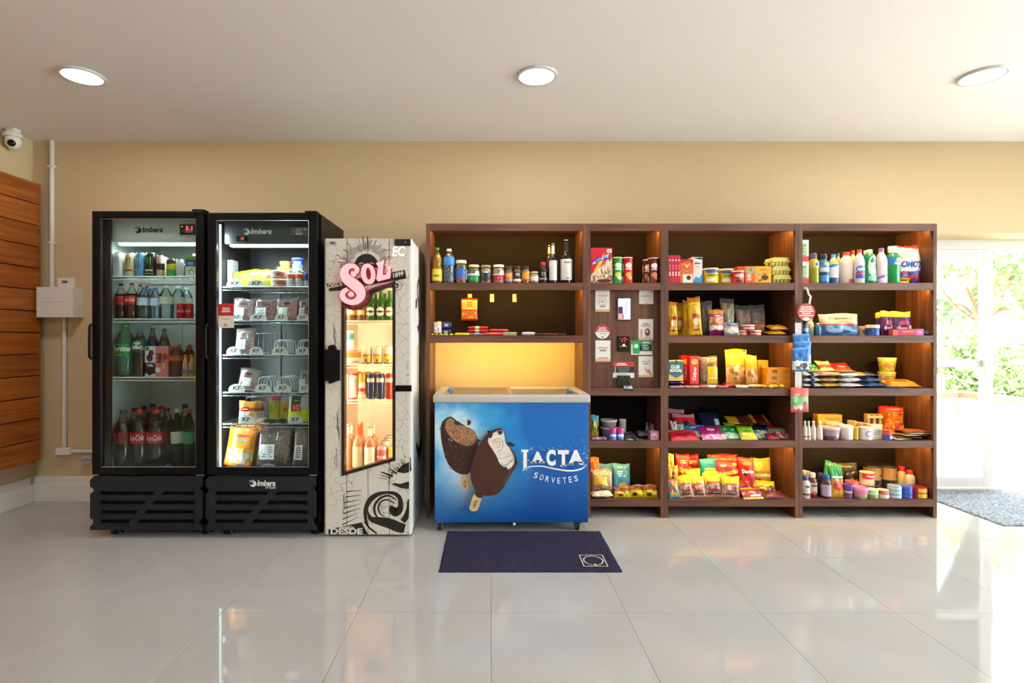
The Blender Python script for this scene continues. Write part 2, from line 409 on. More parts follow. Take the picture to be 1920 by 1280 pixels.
# recessed downlights (three in view, more along the hall)
for j, y in enumerate((3.03, .4, -2.2)):
    for i, x in enumerate((-2.30, .258, 2.766)):
        lab = ['round white recessed downlight above the drinks fridge and plank wall', 'round white recessed downlight above the ice cream freezer', 'round white recessed downlight near the glass door'][i] if j == 0 else 'round white recessed downlight further back in the hall ceiling'
        t = thing('ceiling_downlight', lab, 'light', (x, y, ZC-.012), group='ceiling downlights' if j == 0 else 'hall downlights behind')
        off = ('left', 'middle', 'right')[i]+('', '_near', '_far')[j]+'_offscreen'
        MB().lathe([(.098, .011), (.098, 0), (.114, .001), (.116, .0115)], seg=40).build('trim_ring', mat('d2d2d0', .35), t)
        MB().lathe([(.096, .004), (.09, .0025), (0, .002)], seg=40).build('diffuser' if j == 0 else 'diffuser_'+off, emis('f6fbff', 9), t)
        area('downlight_lamp' if j == 0 else 'downlight_'+off, (0, 0, -.006), (.18, .18), LAMP_W, (.97, .98, 1.0), parent=t, shape='DISK')
# ------------------------------------------------------------------ doorway and what lies outside
DY = 4.33
d = struct(MB().box(OX0, OX1, DY, DY+.07, OZ-.075, OZ).build('door_1', ALU))
DX0, DX1 = 3.0, X_(1864, DY)
for n, a in (('stile', (DX0, DX0+.06, .02, OZ-.075)), ('stile', (DX1-.075, DX1, .02, OZ-.075)), ('rail', (DX0+.06, DX1-.075, OZ-.18, OZ-.075)),
             ('rail', (DX0+.06, DX1-.075, Z_(688, DY), Z_(675, DY))), ('rail', (DX0+.06, DX1-.075, .02, Z_(895, DY)))):
    MB().box(a[0], a[1], DY+.01, DY+.055, a[2], a[3], None, .003).build(n, ALU, d)
MB().box(DX0+.06, DX1-.075, DY+.03, DY+.036, Z_(675, DY), OZ-.18).build('pane', GLASS, d)
MB().box(DX0+.06, DX1-.075, DY+.03, DY+.036, Z_(895, DY), Z_(688, DY)).build('pane', GLASS, d)
MB().box(DX1-.095, DX1-.012, DY-.02, DY+.0095, Z_(708, DY), Z_(664, DY), None, .006).build('handle', ALU, d)
MB().box(OX0, OX0+.04, DY, DY+.07, 0, OZ-.075).build('jamb', ALU, d); MB().box(OX1-.04, OX1, DY, DY+.07, 0, OZ-.075).build('jamb', ALU, d)
MB().box(OX0+.04, OX1-.04, DY, DY+.07, -.003, .012).build('threshold', ALU, d)
def soft_mat(name, c1, c2, sc, bump, rough=.95):
    m, nt, b = newmat(name); g = gen(nt, obj=True)
    n = nd(nt, 'ShaderNodeTexNoise'); n.inputs['Scale'].default_value = sc; n.inputs['Detail'].default_value = 4; nt.links.new(g.outputs[0], n.inputs['Vector'])
    r = ramp(nt, [(.35, rgba(c1)), (.65, rgba(c2))]); nt.links.new(n.outputs[0], r.inputs[0]); nt.links.new(r.outputs[0], b.inputs['Base Color'])
    bp = nd(nt, 'ShaderNodeBump'); bp.inputs['Strength'].default_value = bump; bp.inputs['Distance'].default_value = .01
    nt.links.new(n.outputs[0], bp.inputs['Height']); nt.links.new(bp.outputs[0], b.inputs['Normal']); b.inputs['Roughness'].default_value = rough
    b.inputs['Specular IOR Level'].default_value = .1
    return m
def carpet(name, x0, x1, y0, y1, h, m, label, nx=70, ny=44, seed=1):
    r = random.Random(seed); v = []; f = []
    for j in range(ny+1):
        for i in range(nx+1):
            e = i in (0, nx) or j in (0, ny)
            jx = r.uniform(-.002, .002); jy = r.uniform(-.002, .002)
            v.append((x0+(x1-x0)*i/nx+jx, y0+(y1-y0)*j/ny+jy, h*.55 if e else h+r.uniform(-.0015, .0015)))
    for j in range(ny):
        for i in range(nx): q = j*(nx+1)+i; f.append((q, q+1, q+nx+2, q+nx+1))
    rim = [i for i in range(nx+1)]+[j*(nx+1)+nx for j in range(1, ny+1)]+[ny*(nx+1)+i for i in range(nx-1, -1, -1)]+[j*(nx+1) for j in range(ny-1, 0, -1)]
    o = len(v); v += [(v[k][0], v[k][1], .0005) for k in rim]
    for k in range(len(rim)): k2 = (k+1) % len(rim); f.append((rim[k], o+k, o+k2, rim[k2]))
    mb = MB(); mb.add(v, f, m)
    t = thing(name, label, 'mat', ((x0+x1)/2, (y0+y1)/2, 0), world=True); mb.build('pile', None, t); return t
mt = carpet('door_mat', -.274, .685, 2.81, 3.395, .010, soft_mat('navy_carpet', '26233a', '403b52', 160, 1.0), 'dark navy carpet mat with a small square logo before the chest freezer')
LG = mat('c9c0ac', .9, 0, .15)
mb = MB()
def flat(loop, z, m, hole=None):
    tri = tessellate_polygon([[Vector((p[0], p[1], 0)) for p in l] for l in ([loop]+([hole] if hole else []))])
    mb.add([(p[0], p[1], z) for p in loop+(hole or [])], [tuple(q) for q in tri], m)
def floorpt(px, py): Y = F*H/(py-CY); return (X_(px, Y), Y)
sx0, sy1 = floorpt(1088, 1044); sx1, sy0 = floorpt(1141, 1066); sx0 = floorpt(1094, 1066)[0]
flat([(sx0, sy0), (sx1, sy0), (sx1, sy1), (sx0, sy1)], .0125, LG, [(sx0+.006, sy0+.006), (sx0+.006, sy1-.006), (sx1-.006, sy1-.006), (sx1-.006, sy0+.006)])
cxm, cym = (sx0+sx1)/2, (sy0+sy1)/2; ra, rb = (sx1-sx0)*.42, (sy1-sy0)*.40
flat(circle(cxm, cym, ra, rb, 30), .0127, LG, circle(cxm, cym, ra-.008, rb-.006, 30)[::-1])
flat([(cxm-.004, cym-rb-.012), (cxm+.006, cym-rb-.012), (cxm+.006, cym-rb+.018), (cxm-.004, cym-rb+.018)], .0129, LG)
mb.build('logo', None, mt)
mg = carpet('entrance_mat', 3.33, 4.75, 3.5, 4.31, .012, soft_mat('grey_loop_pile', '5f636b', '9a9ea6', 60, 1.0), 'grey looped entrance mat inside the glass door', seed=5)
# patio, planter wall, shrubs, fence
struct(MB().box(2, 14, 4.62, 20, -.2, -.02).build('ground', soft_mat('patio_concrete', 'd9d3c8', 'e6e1d8', 3, .2)))
struct(MB().box(5.55, 14, -12, 4.62, -.2, -.02).build('ground', soft_mat('patio_concrete_side', 'd9d3c8', 'e6e1d8', 3, .2)))
PW = soft_mat('planter_render', 'b9a98e', 'e2d8c6', 2.2, .2)
w = struct(MB().box(2, 6.55, 7.25, 7.45, -.02, .42).build('wall_planter', PW)); COP = mat('8e5a44', .7, 0, .15)
MB().box(6.3, 6.52, 2.0, 7.25, -.02, .42).build('side_wall', PW, w)
MB().box(2, 6.57, 7.21, 7.49, .4205, .49, None, .006).build('coping', COP, w); MB().box(6.27, 6.56, 2.0, 7.209, .4205, .49, None, .006).build('coping', COP, w)
tag(MB().box(6.0, 6.13, 7.27, 7.39, .491, .72, None, .008).build('bollard_light', ALU), 'short white bollard light on the planter wall', 'light')
LEAF = [mat('8fa66a', .6, 0, .3), mat('a9c07c', .6, 0, .3), mat('6f8c58', .6, 0, .3)]  # greens bleached in the base colour to show overexposed daylight
def leaves(c, r, n, size, seed):
    g = random.Random(seed); v = []; f = []; 
    for k in range(n):
        a = g.uniform(0, 2*math.pi); b = math.acos(g.uniform(-1, 1)); q = g.uniform(.55, 1.0)
        p = Vector((c[0]+r[0]*q*math.sin(b)*math.cos(a), c[1]+r[1]*q*math.sin(b)*math.sin(a), c[2]+r[2]*q*math.cos(b)))
        d = Vector((g.uniform(-1, 1), g.uniform(-1, 1), g.uniform(-1, 1))).normalized(); e = d.cross(Vector((g.uniform(-1, 1), g.uniform(-1, 1), .3))).normalized()
        s = size*g.uniform(.6, 1.3); o = len(v)
        v += [p-d*s, p-e*s*.42, p+d*s, p+e*s*.42]; f.append((o, o+1, o+2, o+3))
    return v, f
def shrub(x, y, z, rx, ry, rz, n, size, seed, label, name='garden_shrub', cat='shrub', trunk=.03, group=None):
    t = thing(name, label, cat, (x, y, z), group=group, world=True)
    mb = MB(); g = random.Random(seed)
    for k in range(5): 
        v, f = leaves((x+g.uniform(-.35, .35)*rx, y+g.uniform(-.35, .35)*ry, z+rz*(.9+g.uniform(-.3, .5))), (rx*.75, ry*.75, rz*.75), n//5, size, seed*10+k); mb.add(v, f, LEAF[k % 3])
    mb.build('foliage', None, t)
    MB().tube(smooth_path([(x, y, z), (x+.03, y, z+rz*.5), (x-.02, y+.02, z+rz*1.1)]), trunk, 7).build('stem', mat('6a5440', .9), t)
for k, (px, Y, rx, rz) in enumerate(((1745, 8.0, .75, .75), (1800, 8.3, .7, .8), (1850, 7.8, .6, .62), (1900, 8.4, .7, .62), (1960, 7.6, .6, .55))):
    shrub(X_(px, Y), Y, -.02, rx, .6, rz, 1500, .055, 20+k, 'leafy green hedge shrub growing behind the planter wall', group='hedge shrubs behind the planter wall')
for k, (x, y, rx) in enumerate(((7.3, 6.4, .6), (7.3, 5.2, .6), (7.4, 4.0, .6))):
    shrub(x, y, -.02, rx, .6, .7, 900, .06, 40+k, 'leafy green shrub beyond the side planter wall', group='shrubs beyond the side planter wall')
def tree(x, y, h, r, seed, label):
    t = thing('garden_tree', label, 'tree', (x, y, -.02), world=True)
    mb = MB(); g = random.Random(seed); P = [(x, y, -.02), (x+.05, y, h*.4), (x-.1, y+.05, h*.75), (x, y, h)]
    mb.tube(smooth_path(P), .09, 8)
    tips = []
    for k in range(7):
        a = k*.9; e = (x+r*.8*math.cos(a), y+r*.8*math.sin(a), h*.75+g.uniform(-.3, .9)); tips.append(e)
        mb.tube(smooth_path([(x-.05, y+.03, h*.6), ((x+e[0])/2, (y+e[1])/2, h*.72+.1), e]), .03, 6)
    mb.build('trunk', mat('7a654f', .9), t)
    mb = MB()
    for k, e in enumerate(tips+[(x, y, h)]):
        v, f = leaves(e, (r*.5, r*.5, r*.38), 300, .1, seed*10+k); mb.add(v, f, LEAF[k % 3])
    mb.build('foliage', None, t)
tree(9.6, 10.5, 2.5, 1.2, 71, 'small leafy tree standing behind the hedge by the fence')
tree(10.9, 9.4, 2.7, 1.5, 72, 'leafy tree with spreading branches outside the open doorway')
FW = mat('dcd8d0', .5)
t = thing('garden_fence', 'white metal picket fence beyond the garden shrubs', 'fence', (9, 13.0, -.02), world=True)
for z in (.3, 1.75): MB().box(6, 14, 12.98, 13.02, z, z+.05).build('rail', FW, t)
me = None
for k in range(50):
    x = 6.05+k*.16
    if me is None: o = MB().box(-.014, .014, -.014, .014, 0, 1.95).build('picket', FW, t); me = o.data
    else: o = bpy.data.objects.new('picket', me); COL.objects.link(o); o.parent = t
    o.location = (x-9, 0, 0)
# ================================================================== shelving units
SHZ = {'T': 1.998, 'A': 1.596, 'B': 1.238, 'C': .8795, 'D': .525, 'E': .1265}
WD = wood('44281a', '744833', (1.0, 16, 16), .45, 'walnut_boards')
WDV = wood('44281a', '744833', (16, 16, 1.0), .45, 'walnut_uprights')
BACK = mat('1a1412', .7, 0, .1); BACK.node_tree.nodes['Principled BSDF'].inputs['Specular IOR Level'].default_value = .12  # charcoal panel warmed and lifted to brown so the LED glow reads gold
AMB = (1.0, .62, .14)
def unit(px0, px1, rows, back, label, board=None, leds=()):
    x0, x1 = X_(px0, YS), X_(px1, YS); yb = YW-.04; p = .025
    t = thing('shelving_unit', label, 'shelf', ((x0+x1)/2, YS, 0), world=True)
    MB().box(x0, x0+p, YS, yb, 0, 1.998, None, .0012).build('side_panel', WDV, t)
    MB().box(x1-p, x1, YS, yb, 0, 1.998, None, .0012).build('side_panel', WDV, t)
    a, b = x0+p+.0003, x1-p-.0003
    for r in rows:
        z = SHZ[r]; nm = 'top_board' if r == 'T' else 'shelf'
        q = MB(); q.prism([[(YS+.001, z), (YS+.001, z-.049), (YS+.021, z-.049), (YS+.021, z-.022), (yb-.012, z-.022), (yb-.012, z)]], a, b)
        q.v = [(y, x, zz) for x, y, zz in q.v]
        o = q.build(nm, WD, t)
        if r in leds:
            MB().box(a+.002, b-.002, YS+.0215, YS+.029, z-.031, z-.0225).build('led_strip', emis('ff9a2e', 3.0), o)
            area('strip_lamp', ((a+b)/2, YS+.030, z-.034), (b-a-.008, .006), LED_W*(b-a), AMB, (math.radians(62), 0, 0), t)
    for z0, z1 in back: MB().box(a, b, yb-.0115, yb, z0, z1).build('back_panel', BACK, t)
    if board: MB().box(a, b, board[0], board[0]+.018, board[1], board[2], None, .001).build('notice_board', WDV, t)
    return t
unit(799, 1100, 'TAB', [(SHZ['B']-.049, 1.976)], 'dark walnut shelving unit standing over the ice cream chest freezer', leds='TAB')
BY = YS+.06
unit(1100.3, 1246, 'TACDE', [(SHZ['A'], 1.976), (.03, SHZ['C']-.023)], 'narrow dark walnut shelving unit with the notice board and card terminal', (BY, SHZ['C']+.0005, SHZ['A']-.0495), leds='TD')
unit(1246.3, 1497.6, 'TABCDE', [(.03, 1.976)], 'wide dark walnut shelving unit stocked with crisps, sweets and biscuits', leds='TBD')
unit(1498, 1757, 'TABCDE', [(.03, 1.976)], 'wide dark walnut shelving unit by the glass door with cleaning products', leds='TABCD')

# ================================================================== drinks and meat fridges
BLK = mat('07080a', .4, 0, .1); BLK2 = mat('23262c', .5, 0, .1, .15, 180)
for m_ in (BLK, BLK2): m_.node_tree.nodes['Principled BSDF'].inputs['Specular IOR Level'].default_value = .18
CHR = mat('b8bcc0', .22, 1.0)
DOORG = clear('f4fbfa', 0, .012, .4)
def wire_shelf(parent, x0, x1, y0, y1, z, m, n=14):
    mb = MB(); r = .0022
    mb.tube([(x0, y0, z-.003), (x1, y0, z-.003)], .004, 6); mb.tube([(x0, y0, z-.022), (x1, y0, z-.022)], .003, 6); mb.tube([(x0, y1, z-.003), (x1, y1, z-.003)], .004, 6)
    for k in range(n+1): x = x0+(x1-x0)*k/n; mb.tube([(x, y0, z-.022), (x, y0, z-.0022), (x, y1, z-.0022)], r, 5)
    return mb.build('wire_shelf', m, parent)
def imbera_logo(mb, x0, x1, z0, z1, y, m):
    hgt = z1-z0; cx, cz = x0+hgt*.5, (z0+z1)/2
    add_ribbon(mb, [(cx-hgt*.15, cz+hgt*.1, .02*hgt), (cx+hgt*.2, cz+hgt*.22, .14*hgt), (cx+hgt*.32, cz-hgt*.1, .2*hgt), (cx, cz-hgt*.34, .17*hgt), (cx-hgt*.38, cz-hgt*.18, .03*hgt)], y-.0006, y, m)
    for k in range(3): mb.prism([circle(cx-hgt*(.4-.22*k), cz+hgt*(.3+.08*k), hgt*.11, hgt*.07, 8)], y-.0006, y, m)
    add_text(mb, 'Imbera', x0+hgt*1.1, x1, z0+hgt*.14, z1-hgt*.05, y-.0006, m, .03, .25)
def fridge(x0, x1, yf, yb, zt, label, white, shelves, name='display_fridge'):
    t = thing(name, label, 'fridge', ((x0+x1)/2, yf, 0), world=True); c = mat('b9bfbb', .5) if white else mat('23282b', .4)  # white liner's base colour greyed down for the dim lower interior
    yd = yf+.055; wl = .022
    q = MB()
    for a in ((x0, x0+wl, yd, yb, .07, zt), (x1-wl, x1, yd, yb, .07, zt), (x0+wl, x1-wl, yb-wl, yb, .07, zt), (x0+wl, x1-wl, yd, yb-wl, zt-wl, zt), (x0+wl, x1-wl, yd+.02, yb-wl, .07, .38)): q.box(*a)
    q.build('cabinet', BLK, t)
    i0, i1, g = x0+wl, x1-wl, .004
    q = MB()
    for a in ((i0+.0002, i0+g, yd+.02, yb-wl-.0005, .381, zt-wl-.001), (i1-g, i1-.0002, yd+.02, yb-wl-.0005, .381, zt-wl-.001), (i0+g, i1-g, yb-wl-g, yb-wl-.0005, .381, zt-wl-.001), (i0+g, i1-g, yd+.02, yb-wl-g, zt-wl-g, zt-wl-.0005), (i0+g, i1-g, yd+.02, yb-wl-g, .3805, .395)): q.box(*a)
    q.build('liner', c, t)
    for s in (.33, .66): MB().box(i0+(i1-i0)*s-.012, i0+(i1-i0)*s+.012, yb-wl-.016, yb-wl-.0045, .4, zt-.25).build('air_duct', c, t)
    # canopy with logo and thermometer
    zc0, zc1 = zt-.175, zt-wl-.006
    cano = MB().box(i0+.03, i1-.006, yd+.05, yd+.2, zc0, zc1, None, .006).build('canopy', mat('c3c5c1', .5) if white else mat('33383a', .4), t)
    q = MB(); xm = i0+(.17 if white else .15); imbera_logo(q, xm, xm+.18, zt-.118, zt-.075, yd+.0495, mat('17181a') if white else mat('dfe3e2')); q.build('logo', None, cano)
    dx = i1-.19
    MB().box(dx, dx+.118, yd+.041, yd+.0495, zt-.128, zt-.062, None, .003).build('thermometer', mat('241f20', .25), cano)
    q = MB()
    if white:
        add_text(q, '3.1', dx+.038, dx+.08, zt-.1, zt-.074, yd+.0405, emis('ff3040', 6), .02); q.prism([circle(dx+.016, zt-.076, .004, n=8)], yd+.0402, yd+.0408, emis('8fd020', 2)); q.prism([[(dx+.036, zt-.112), (dx+.082, zt-.112), (dx+.082, zt-.108), (dx+.036, zt-.108)]], yd+.0402, yd+.0408, mat('bbbbbb'))
    else:
        add_text(q, '88', dx+.04, dx+.078, zt-.1, zt-.076, yd+.0405, mat('9aa3a3'), 0); add_text(q, '°C', dx+.084, dx+.108, zt-.09, zt-.074, yd+.0405, mat('dde3e3'), 0)
        q.prism([[(dx+.038, zt-.116), (dx+.08, zt-.116), (dx+.082, zt-.107), (dx+.04, zt-.107)]], yd+.0402, yd+.0408, mat('cccccc'))
    q.build('thermometer_digits', None, cano)
    # light fittings
    MB().box(i0+.06, i1-.06, yd+.06, yd+.1, zc0-.014, zc0-.0005, None, .003).build('light_tube', emis('f2fff8', 5), t)
    area('tube_lamp', ((i0+i1)/2, yd+.08, zc0-.02), (i1-i0-.14, .04), 2.8 if white else 4.4, (.9, 1, .97), parent=t)
    if not white:
        MB().box(i0+.022, i0+.029, yd+.005, yd+.016, .42, zt-.06).build('light_tube', emis('e6f6ff', 5), t)
        aim(area('side_lamp', (i0+.034, yd+.03, 1.15), (1.45, .012), 7, (.88, .97, 1), parent=t), (.75, .65, 0))
    wm = mat('dfe3e1', .35) if white else mat('9aa2a4', .25, .8)
    for z in shelves: wire_shelf(t, i0+.008, i1-.008, yd+.035, yb-wl-.02, z, wm)
    # door
    fw = .052; z0, z1 = .385, zt
    door = MB()
    for a in ((x0, x0+fw, z0, z1), (x1-fw-.008, x1-.008, z0, z1), (x0+fw, x1-fw-.008, z1-.045, z1), (x0+fw, x1-fw-.008, z0, z0+.045)): door.box(a[0], a[1], yf, yf+.04, a[2], a[3], None, .006)
    door = door.build('door', BLK, t)
    gx0, gx1, gz0, gz1 = x0+fw, x1-fw-.008, z0+.045, z1-.045
    MB().box(gx0+.0003, gx1-.0003, yf+.014, yf+.02, gz0+.0003, gz1-.0003).build('glass_pane', DOORG, door)
    q = MB()
    for a in ((gx0, gx0+.004, gz0, gz1), (gx1-.004, gx1, gz0, gz1), (gx0, gx1, gz1-.004, gz1), (gx0, gx1, gz0, gz0+.004)): q.box(a[0], a[1], yf+.009, yf+.0135, a[2], a[3])
    q.build('bead', CHR, door)
    q = MB()
    for a in ((x0+.012, x0+fw+(.035 if white else -.012), z0+.01, z1-.01), (x1-fw-.02, x1-.02, z0+.01, z1-.01)): q.box(a[0], a[1], yf+.0405, yf+.054, a[2], a[3])
    q.build('gasket', mat('0c0d10', .6), door)
    q = MB(); hz0, hz1 = Z_(672, yf), Z_(608, yf)
    q.tube(smooth_path([(x0+.006, yf-.001, hz1), (x0-.002, yf-.01, hz1-.008), (x0-.002, yf-.014, hz1-.04), (x0-.002, yf-.014, hz0+.04), (x0-.002, yf-.01, hz0+.008), (x0+.006, yf-.001, hz0)], 4), .009, 8)
    q.build('handle', BLK, door)
    MB().box(x1-.085, x1-.012, yf+.006, yf+.07, zt+.0005, zt+.012, None, .003).build('hinge', BLK, t)
    # grille with stepped slots
    gz0, gz1 = .049, .375; W = x1-x0
    lx, rx = x0-.008, x1-.015
    out = [(lx, gz0), (rx, gz0), (rx-.006, gz0+.02), (rx-.022, gz0+.035), (rx-.022, gz0+.06), (rx-.002, gz0+.075), (rx-.002, gz1-.1), (rx-.018, gz1-.085), (rx-.018, gz1-.068), (rx, gz1-.055), (rx-.008, gz1),
           (lx+.02, gz1), (lx, gz1-.02), (lx, gz1-.06), (lx+.02, gz1-.075), (lx+.02, gz1-.09), (lx, gz1-.105), (lx, gz0+.075), (lx+.018, gz0+.06), (lx+.018, gz0+.04), (lx, gz0+.02)]
    holes = []
    for k, xm in enumerate((.56, .48, .41, .345)):
        zt_, zb_ = gz1-.088-k*.0575, gz1-.113-k*.0575; xa, xb = lx+.055, lx+W*xm
        holes.append([(xa, zb_), (xa, zt_), (xb+.012, zt_), (xb-.008, zb_)])
        xc, xd = xb+.042, rx-.05
        holes.append([(xc, zb_), (xc+.018, zt_), (xd, zt_), (xd, zb_)])
    MB().prism([out]+[h[::-1] for h in holes], yf-.004, yf+.02).build('grille', BLK2, t)
    MB().box(x0+.02, x1-.03, yf+.0205, yf+.0545, .06, .37).build('grille_backing', BLK, t)
    MB().box(x1-.06, x1-.012, yf+.01, yf+.05, .3755, .3845, None, .002).build('hinge_plate', CHR, t)
    for xx in (x0+.09, x1-.04):
        for yy in (yf+.1, yb-.08): MB().lathe([(.036, 0), (.036, .012), (.03, .02), (.03, .0695)], xx, yy, 0, 16).build('foot', BLK, t)
    return t
FY, FB = 3.296, 3.86
F1 = (-2.444, -1.750); F2 = (-1.738, -1.058)
YI = FY+.09                                        # shelf fronts inside the fridges
f1rows = [Z_(p, YI+.03) for p in (518.5, 597.5, 706)]; f2rows = [Z_(p, YI+.03) for p in (538, 601, 664.5, 734, 792.5)]
fr1 = fridge(*F1, FY, FB, 2.0, 'tall black glass-door fridge with white interior full of bottled drinks', True, f1rows)
fr2 = fridge(*F2, FY, FB, 1.99, 'tall black glass-door fridge with dark interior holding meat packs', False, f2rows)
q = MB(); m = mat('e8e8e4'); zl = Z_(907, FY); imbera_logo(q, X_(468, FY), X_(517, FY), zl-.017, zl+.026, FY-.0042, m); add_text(q, 'STYLUS', X_(498, FY), X_(517, FY), Z_(915.5, FY), Z_(911, FY), FY-.0046, m); q.build('grille_logo', None, fr2)
q = MB(); q.box(-1.60, -1.535, FY+.08, FY+.1045, 1.825, 1.862, None, .006, ); q.build('display_unit', mat('15161a', .2), fr2)
q = MB(); add_text(q, '17', -1.567, -1.549, 1.836, 1.853, FY+.0795, emis('ff3030', 5)); q.build('display_digits', None, fr2)
# ================================================================== beer cooler with cut-out window
SY = 3.314; SB = 4.0
def sp(px, py): return (X_(px, SY), Z_(py, SY))
sx0, sx1, sz0, sz1 = X_(609, SY), X_(771, SY), .014, Z_(447, SY)
def crackle():
    m, nt, b = newmat('crackled_white_paint'); g = gen(nt, obj=True)
    n = nd(nt, 'ShaderNodeTexNoise'); n.inputs['Scale'].default_value = 9; nt.links.new(g.outputs[0], n.inputs['Vector'])
    ad = nd(nt, 'ShaderNodeVectorMath', operation='MULTIPLY_ADD'); nt.links.new(n.outputs['Color'], ad.inputs[0]); ad.inputs[1].default_value = (.06, .06, .06); nt.links.new(g.outputs[0], ad.inputs[2])
    v = nd(nt, 'ShaderNodeTexVoronoi', feature='DISTANCE_TO_EDGE'); v.inputs['Scale'].default_value = 17; nt.links.new(ad.outputs[0], v.inputs['Vector'])
    r = ramp(nt, [(.0, (1, 1, 1, 1)), (.02, (0, 0, 0, 1))]); nt.links.new(v.outputs[0], r.inputs[0])
    n2 = nd(nt, 'ShaderNodeTexNoise'); n2.inputs['Scale'].default_value = 4.5; nt.links.new(g.outputs[0], n2.inputs['Vector'])
    r2 = ramp(nt, [(.38, (0, 0, 0, 1)), (.52, (1, 1, 1, 1))]); nt.links.new(n2.outputs[0], r2.inputs[0])
    mu = nd(nt, 'ShaderNodeMath', operation='MULTIPLY'); nt.links.new(r.outputs[0], mu.inputs[0]); nt.links.new(r2.outputs[0], mu.inputs[1])
    w = nd(nt, 'ShaderNodeTexWave', wave_type='BANDS', bands_direction='X'); w.inputs['Scale'].default_value = 2.4; w.inputs['Distortion'].default_value = .25; w.inputs['Detail'].default_value = 4; nt.links.new(g.outputs[0], w.inputs['Vector'])
    r3 = ramp(nt, [(.0, (1, 1, 1, 1)), (.0012, (0, 0, 0, 1))]); nt.links.new(w.outputs[1], r3.inputs[0])
    mx = nd(nt, 'ShaderNodeMath', operation='MAXIMUM'); nt.links.new(mu.outputs[0], mx.inputs[0]); nt.links.new(r3.outputs[0], mx.inputs[1])
    mi = nd(nt, 'ShaderNodeMix', data_type='RGBA'); nt.links.new(mx.outputs[0], mi.inputs[0]); mi.inputs[6].default_value = rgba('d3ccc0'); mi.inputs[7].default_value = rgba('3c352f')
    nt.links.new(mi.outputs[2], b.inputs['Base Color']); b.inputs['Roughness'].default_value = .4
    return m
CRK = crackle(); INK = mat('17130f', .5); WLN = mat('e9dcc6', .45)
cool = thing('beer_cooler', 'narrow white crackle-print beer cooler with glowing pink sign and warm window', 'cooler', ((sx0+sx1)/2, SY, 0), world=True)
win = [sp(646, 885), sp(646, 574), sp(660, 581), sp(676, 580), sp(688, 572), sp(693, 560), sp(698, 549), sp(736, 534), sp(736, 859)]
def offset(P, d):
    out = []; n = len(P)
    for i in range(n):
        a, b, c = Vector(P[i-1]), Vector(P[i]), Vector(P[(i+1) % n]); u = (b-a).normalized(); w = (c-b).normalized()
        n1 = Vector((-u.y, u.x)); n2 = Vector((-w.y, w.x)); k = (n1+n2); k = k/max(.5, k.dot(n1)) if k.length > 1e-6 else n1
        out.append((b.x+k.x*d, b.y+k.y*d))
    return out
wo = offset(win, .018)
door = MB().prism([[(sx0, sz0), (sx1-.012, sz0), (sx1-.012, sz1), (sx0, sz1)], wo[::-1]], SY, SY+.05).build('door', CRK, cool)
MB().prism([wo, win[::-1]], SY-.004, SY+.05).build('window_frame', mat('1d1210', .35), door)
MB().prism([win], SY+.02, SY+.026).build('glass_pane', clear('fff8ee', 0, .012, .6), door)
c0, c1, cy0 = sx0+.004, sx1-.004, SY+.056
q = MB(); wl = .035
for a in ((c0, c0+wl, cy0, SB, .02, sz1), (c1-wl, c1, cy0, SB, .02, sz1), (c0+wl, c1-wl, SB-wl, SB, .02, sz1), (c0+wl, c1-wl, cy0, SB-wl, sz1-.3, sz1), (c0+wl, c1-wl, cy0, SB-wl, .02, .36)): q.box(*a)
q.build('cabinet', mat('dddad6', .4), cool)
MB().box(c0+.01, c1-.01, SY+.03, SB-.02, 0, .0195).build('base', BLK, cool)
MB().box(sx1-.0118, sx1, SY+.001, SY+.053, sz0, sz1).build('door_edge', mat('e6e4e2', .4), door)
q = MB(); g = .004
for a in ((c0+wl, c0+wl+g, cy0, SB-wl, .3605, sz1-.301), (c1-wl-g, c1-wl, cy0, SB-wl, .3605, sz1-.301), (c0+wl+g, c1-wl-g, SB-wl-g, SB-wl, .3605, sz1-.301)): q.box(*a)
q.build('liner', WLN, cool)
SI = SY+.14
srows = [Z_(601, SI), Z_(682, SI), Z_(748, SI)]
for z in srows: wire_shelf(cool, c0+wl+.006, c1-wl-.006, SI-.035, SB-wl-.01, z, mat('f0e6d4', .35), 10)
q = MB()
for xx in (c0+wl+.0045, c1-wl-.0145): q.box(xx, xx+.01, cy0+.001, cy0+.016, .4, sz1-.34)
q.build('light_tube', emis('ffd9a0', 6), cool)
for s in (1, -1): aim(area('side_lamp', ((c0+c1)/2-s*((c1-c0)/2-wl-.018), cy0+.012, .95), (1.1, .012), 4.6, (1, .87, .68), parent=cool), (s*.6, .8, 0))
# printed door graphics
q = MB(); fy0, fy1 = SY-.0012, SY-.0002
def ray(mb, c, a, r0, r1, w0, w1, sq=1.0):
    d = (math.cos(a), math.sin(a)*sq); n = (-math.sin(a), math.cos(a))
    mb.prism([[(c[0]+d[0]*r0-n[0]*w0, c[1]+d[1]*r0-n[1]*w0), (c[0]+d[0]*r1-n[0]*w1, c[1]+d[1]*r1-n[1]*w1), (c[0]+d[0]*r1+n[0]*w1, c[1]+d[1]*r1+n[1]*w1), (c[0]+d[0]*r0+n[0]*w0, c[1]+d[1]*r0+n[1]*w0)]], fy0, fy1, INK)
sc = sp(687, 497); rnd = random.Random(4)
for k in range(46):
    a = math.radians(-18+216*k/45)
    if math.radians(-20) < a < math.radians(16) and rnd.random() < .3: continue
    ray(q, sc, a, .088+rnd.uniform(0, .01), .125+rnd.uniform(0, .055), rnd.uniform(.0006, .0016), rnd.uniform(.001, .003))
pts = [p for p in circle(sc[0], sc[1]-.002, .072, .072, 40) if p[1] >= sc[1]-.024]
q.prism([pts], fy0, fy1, INK)
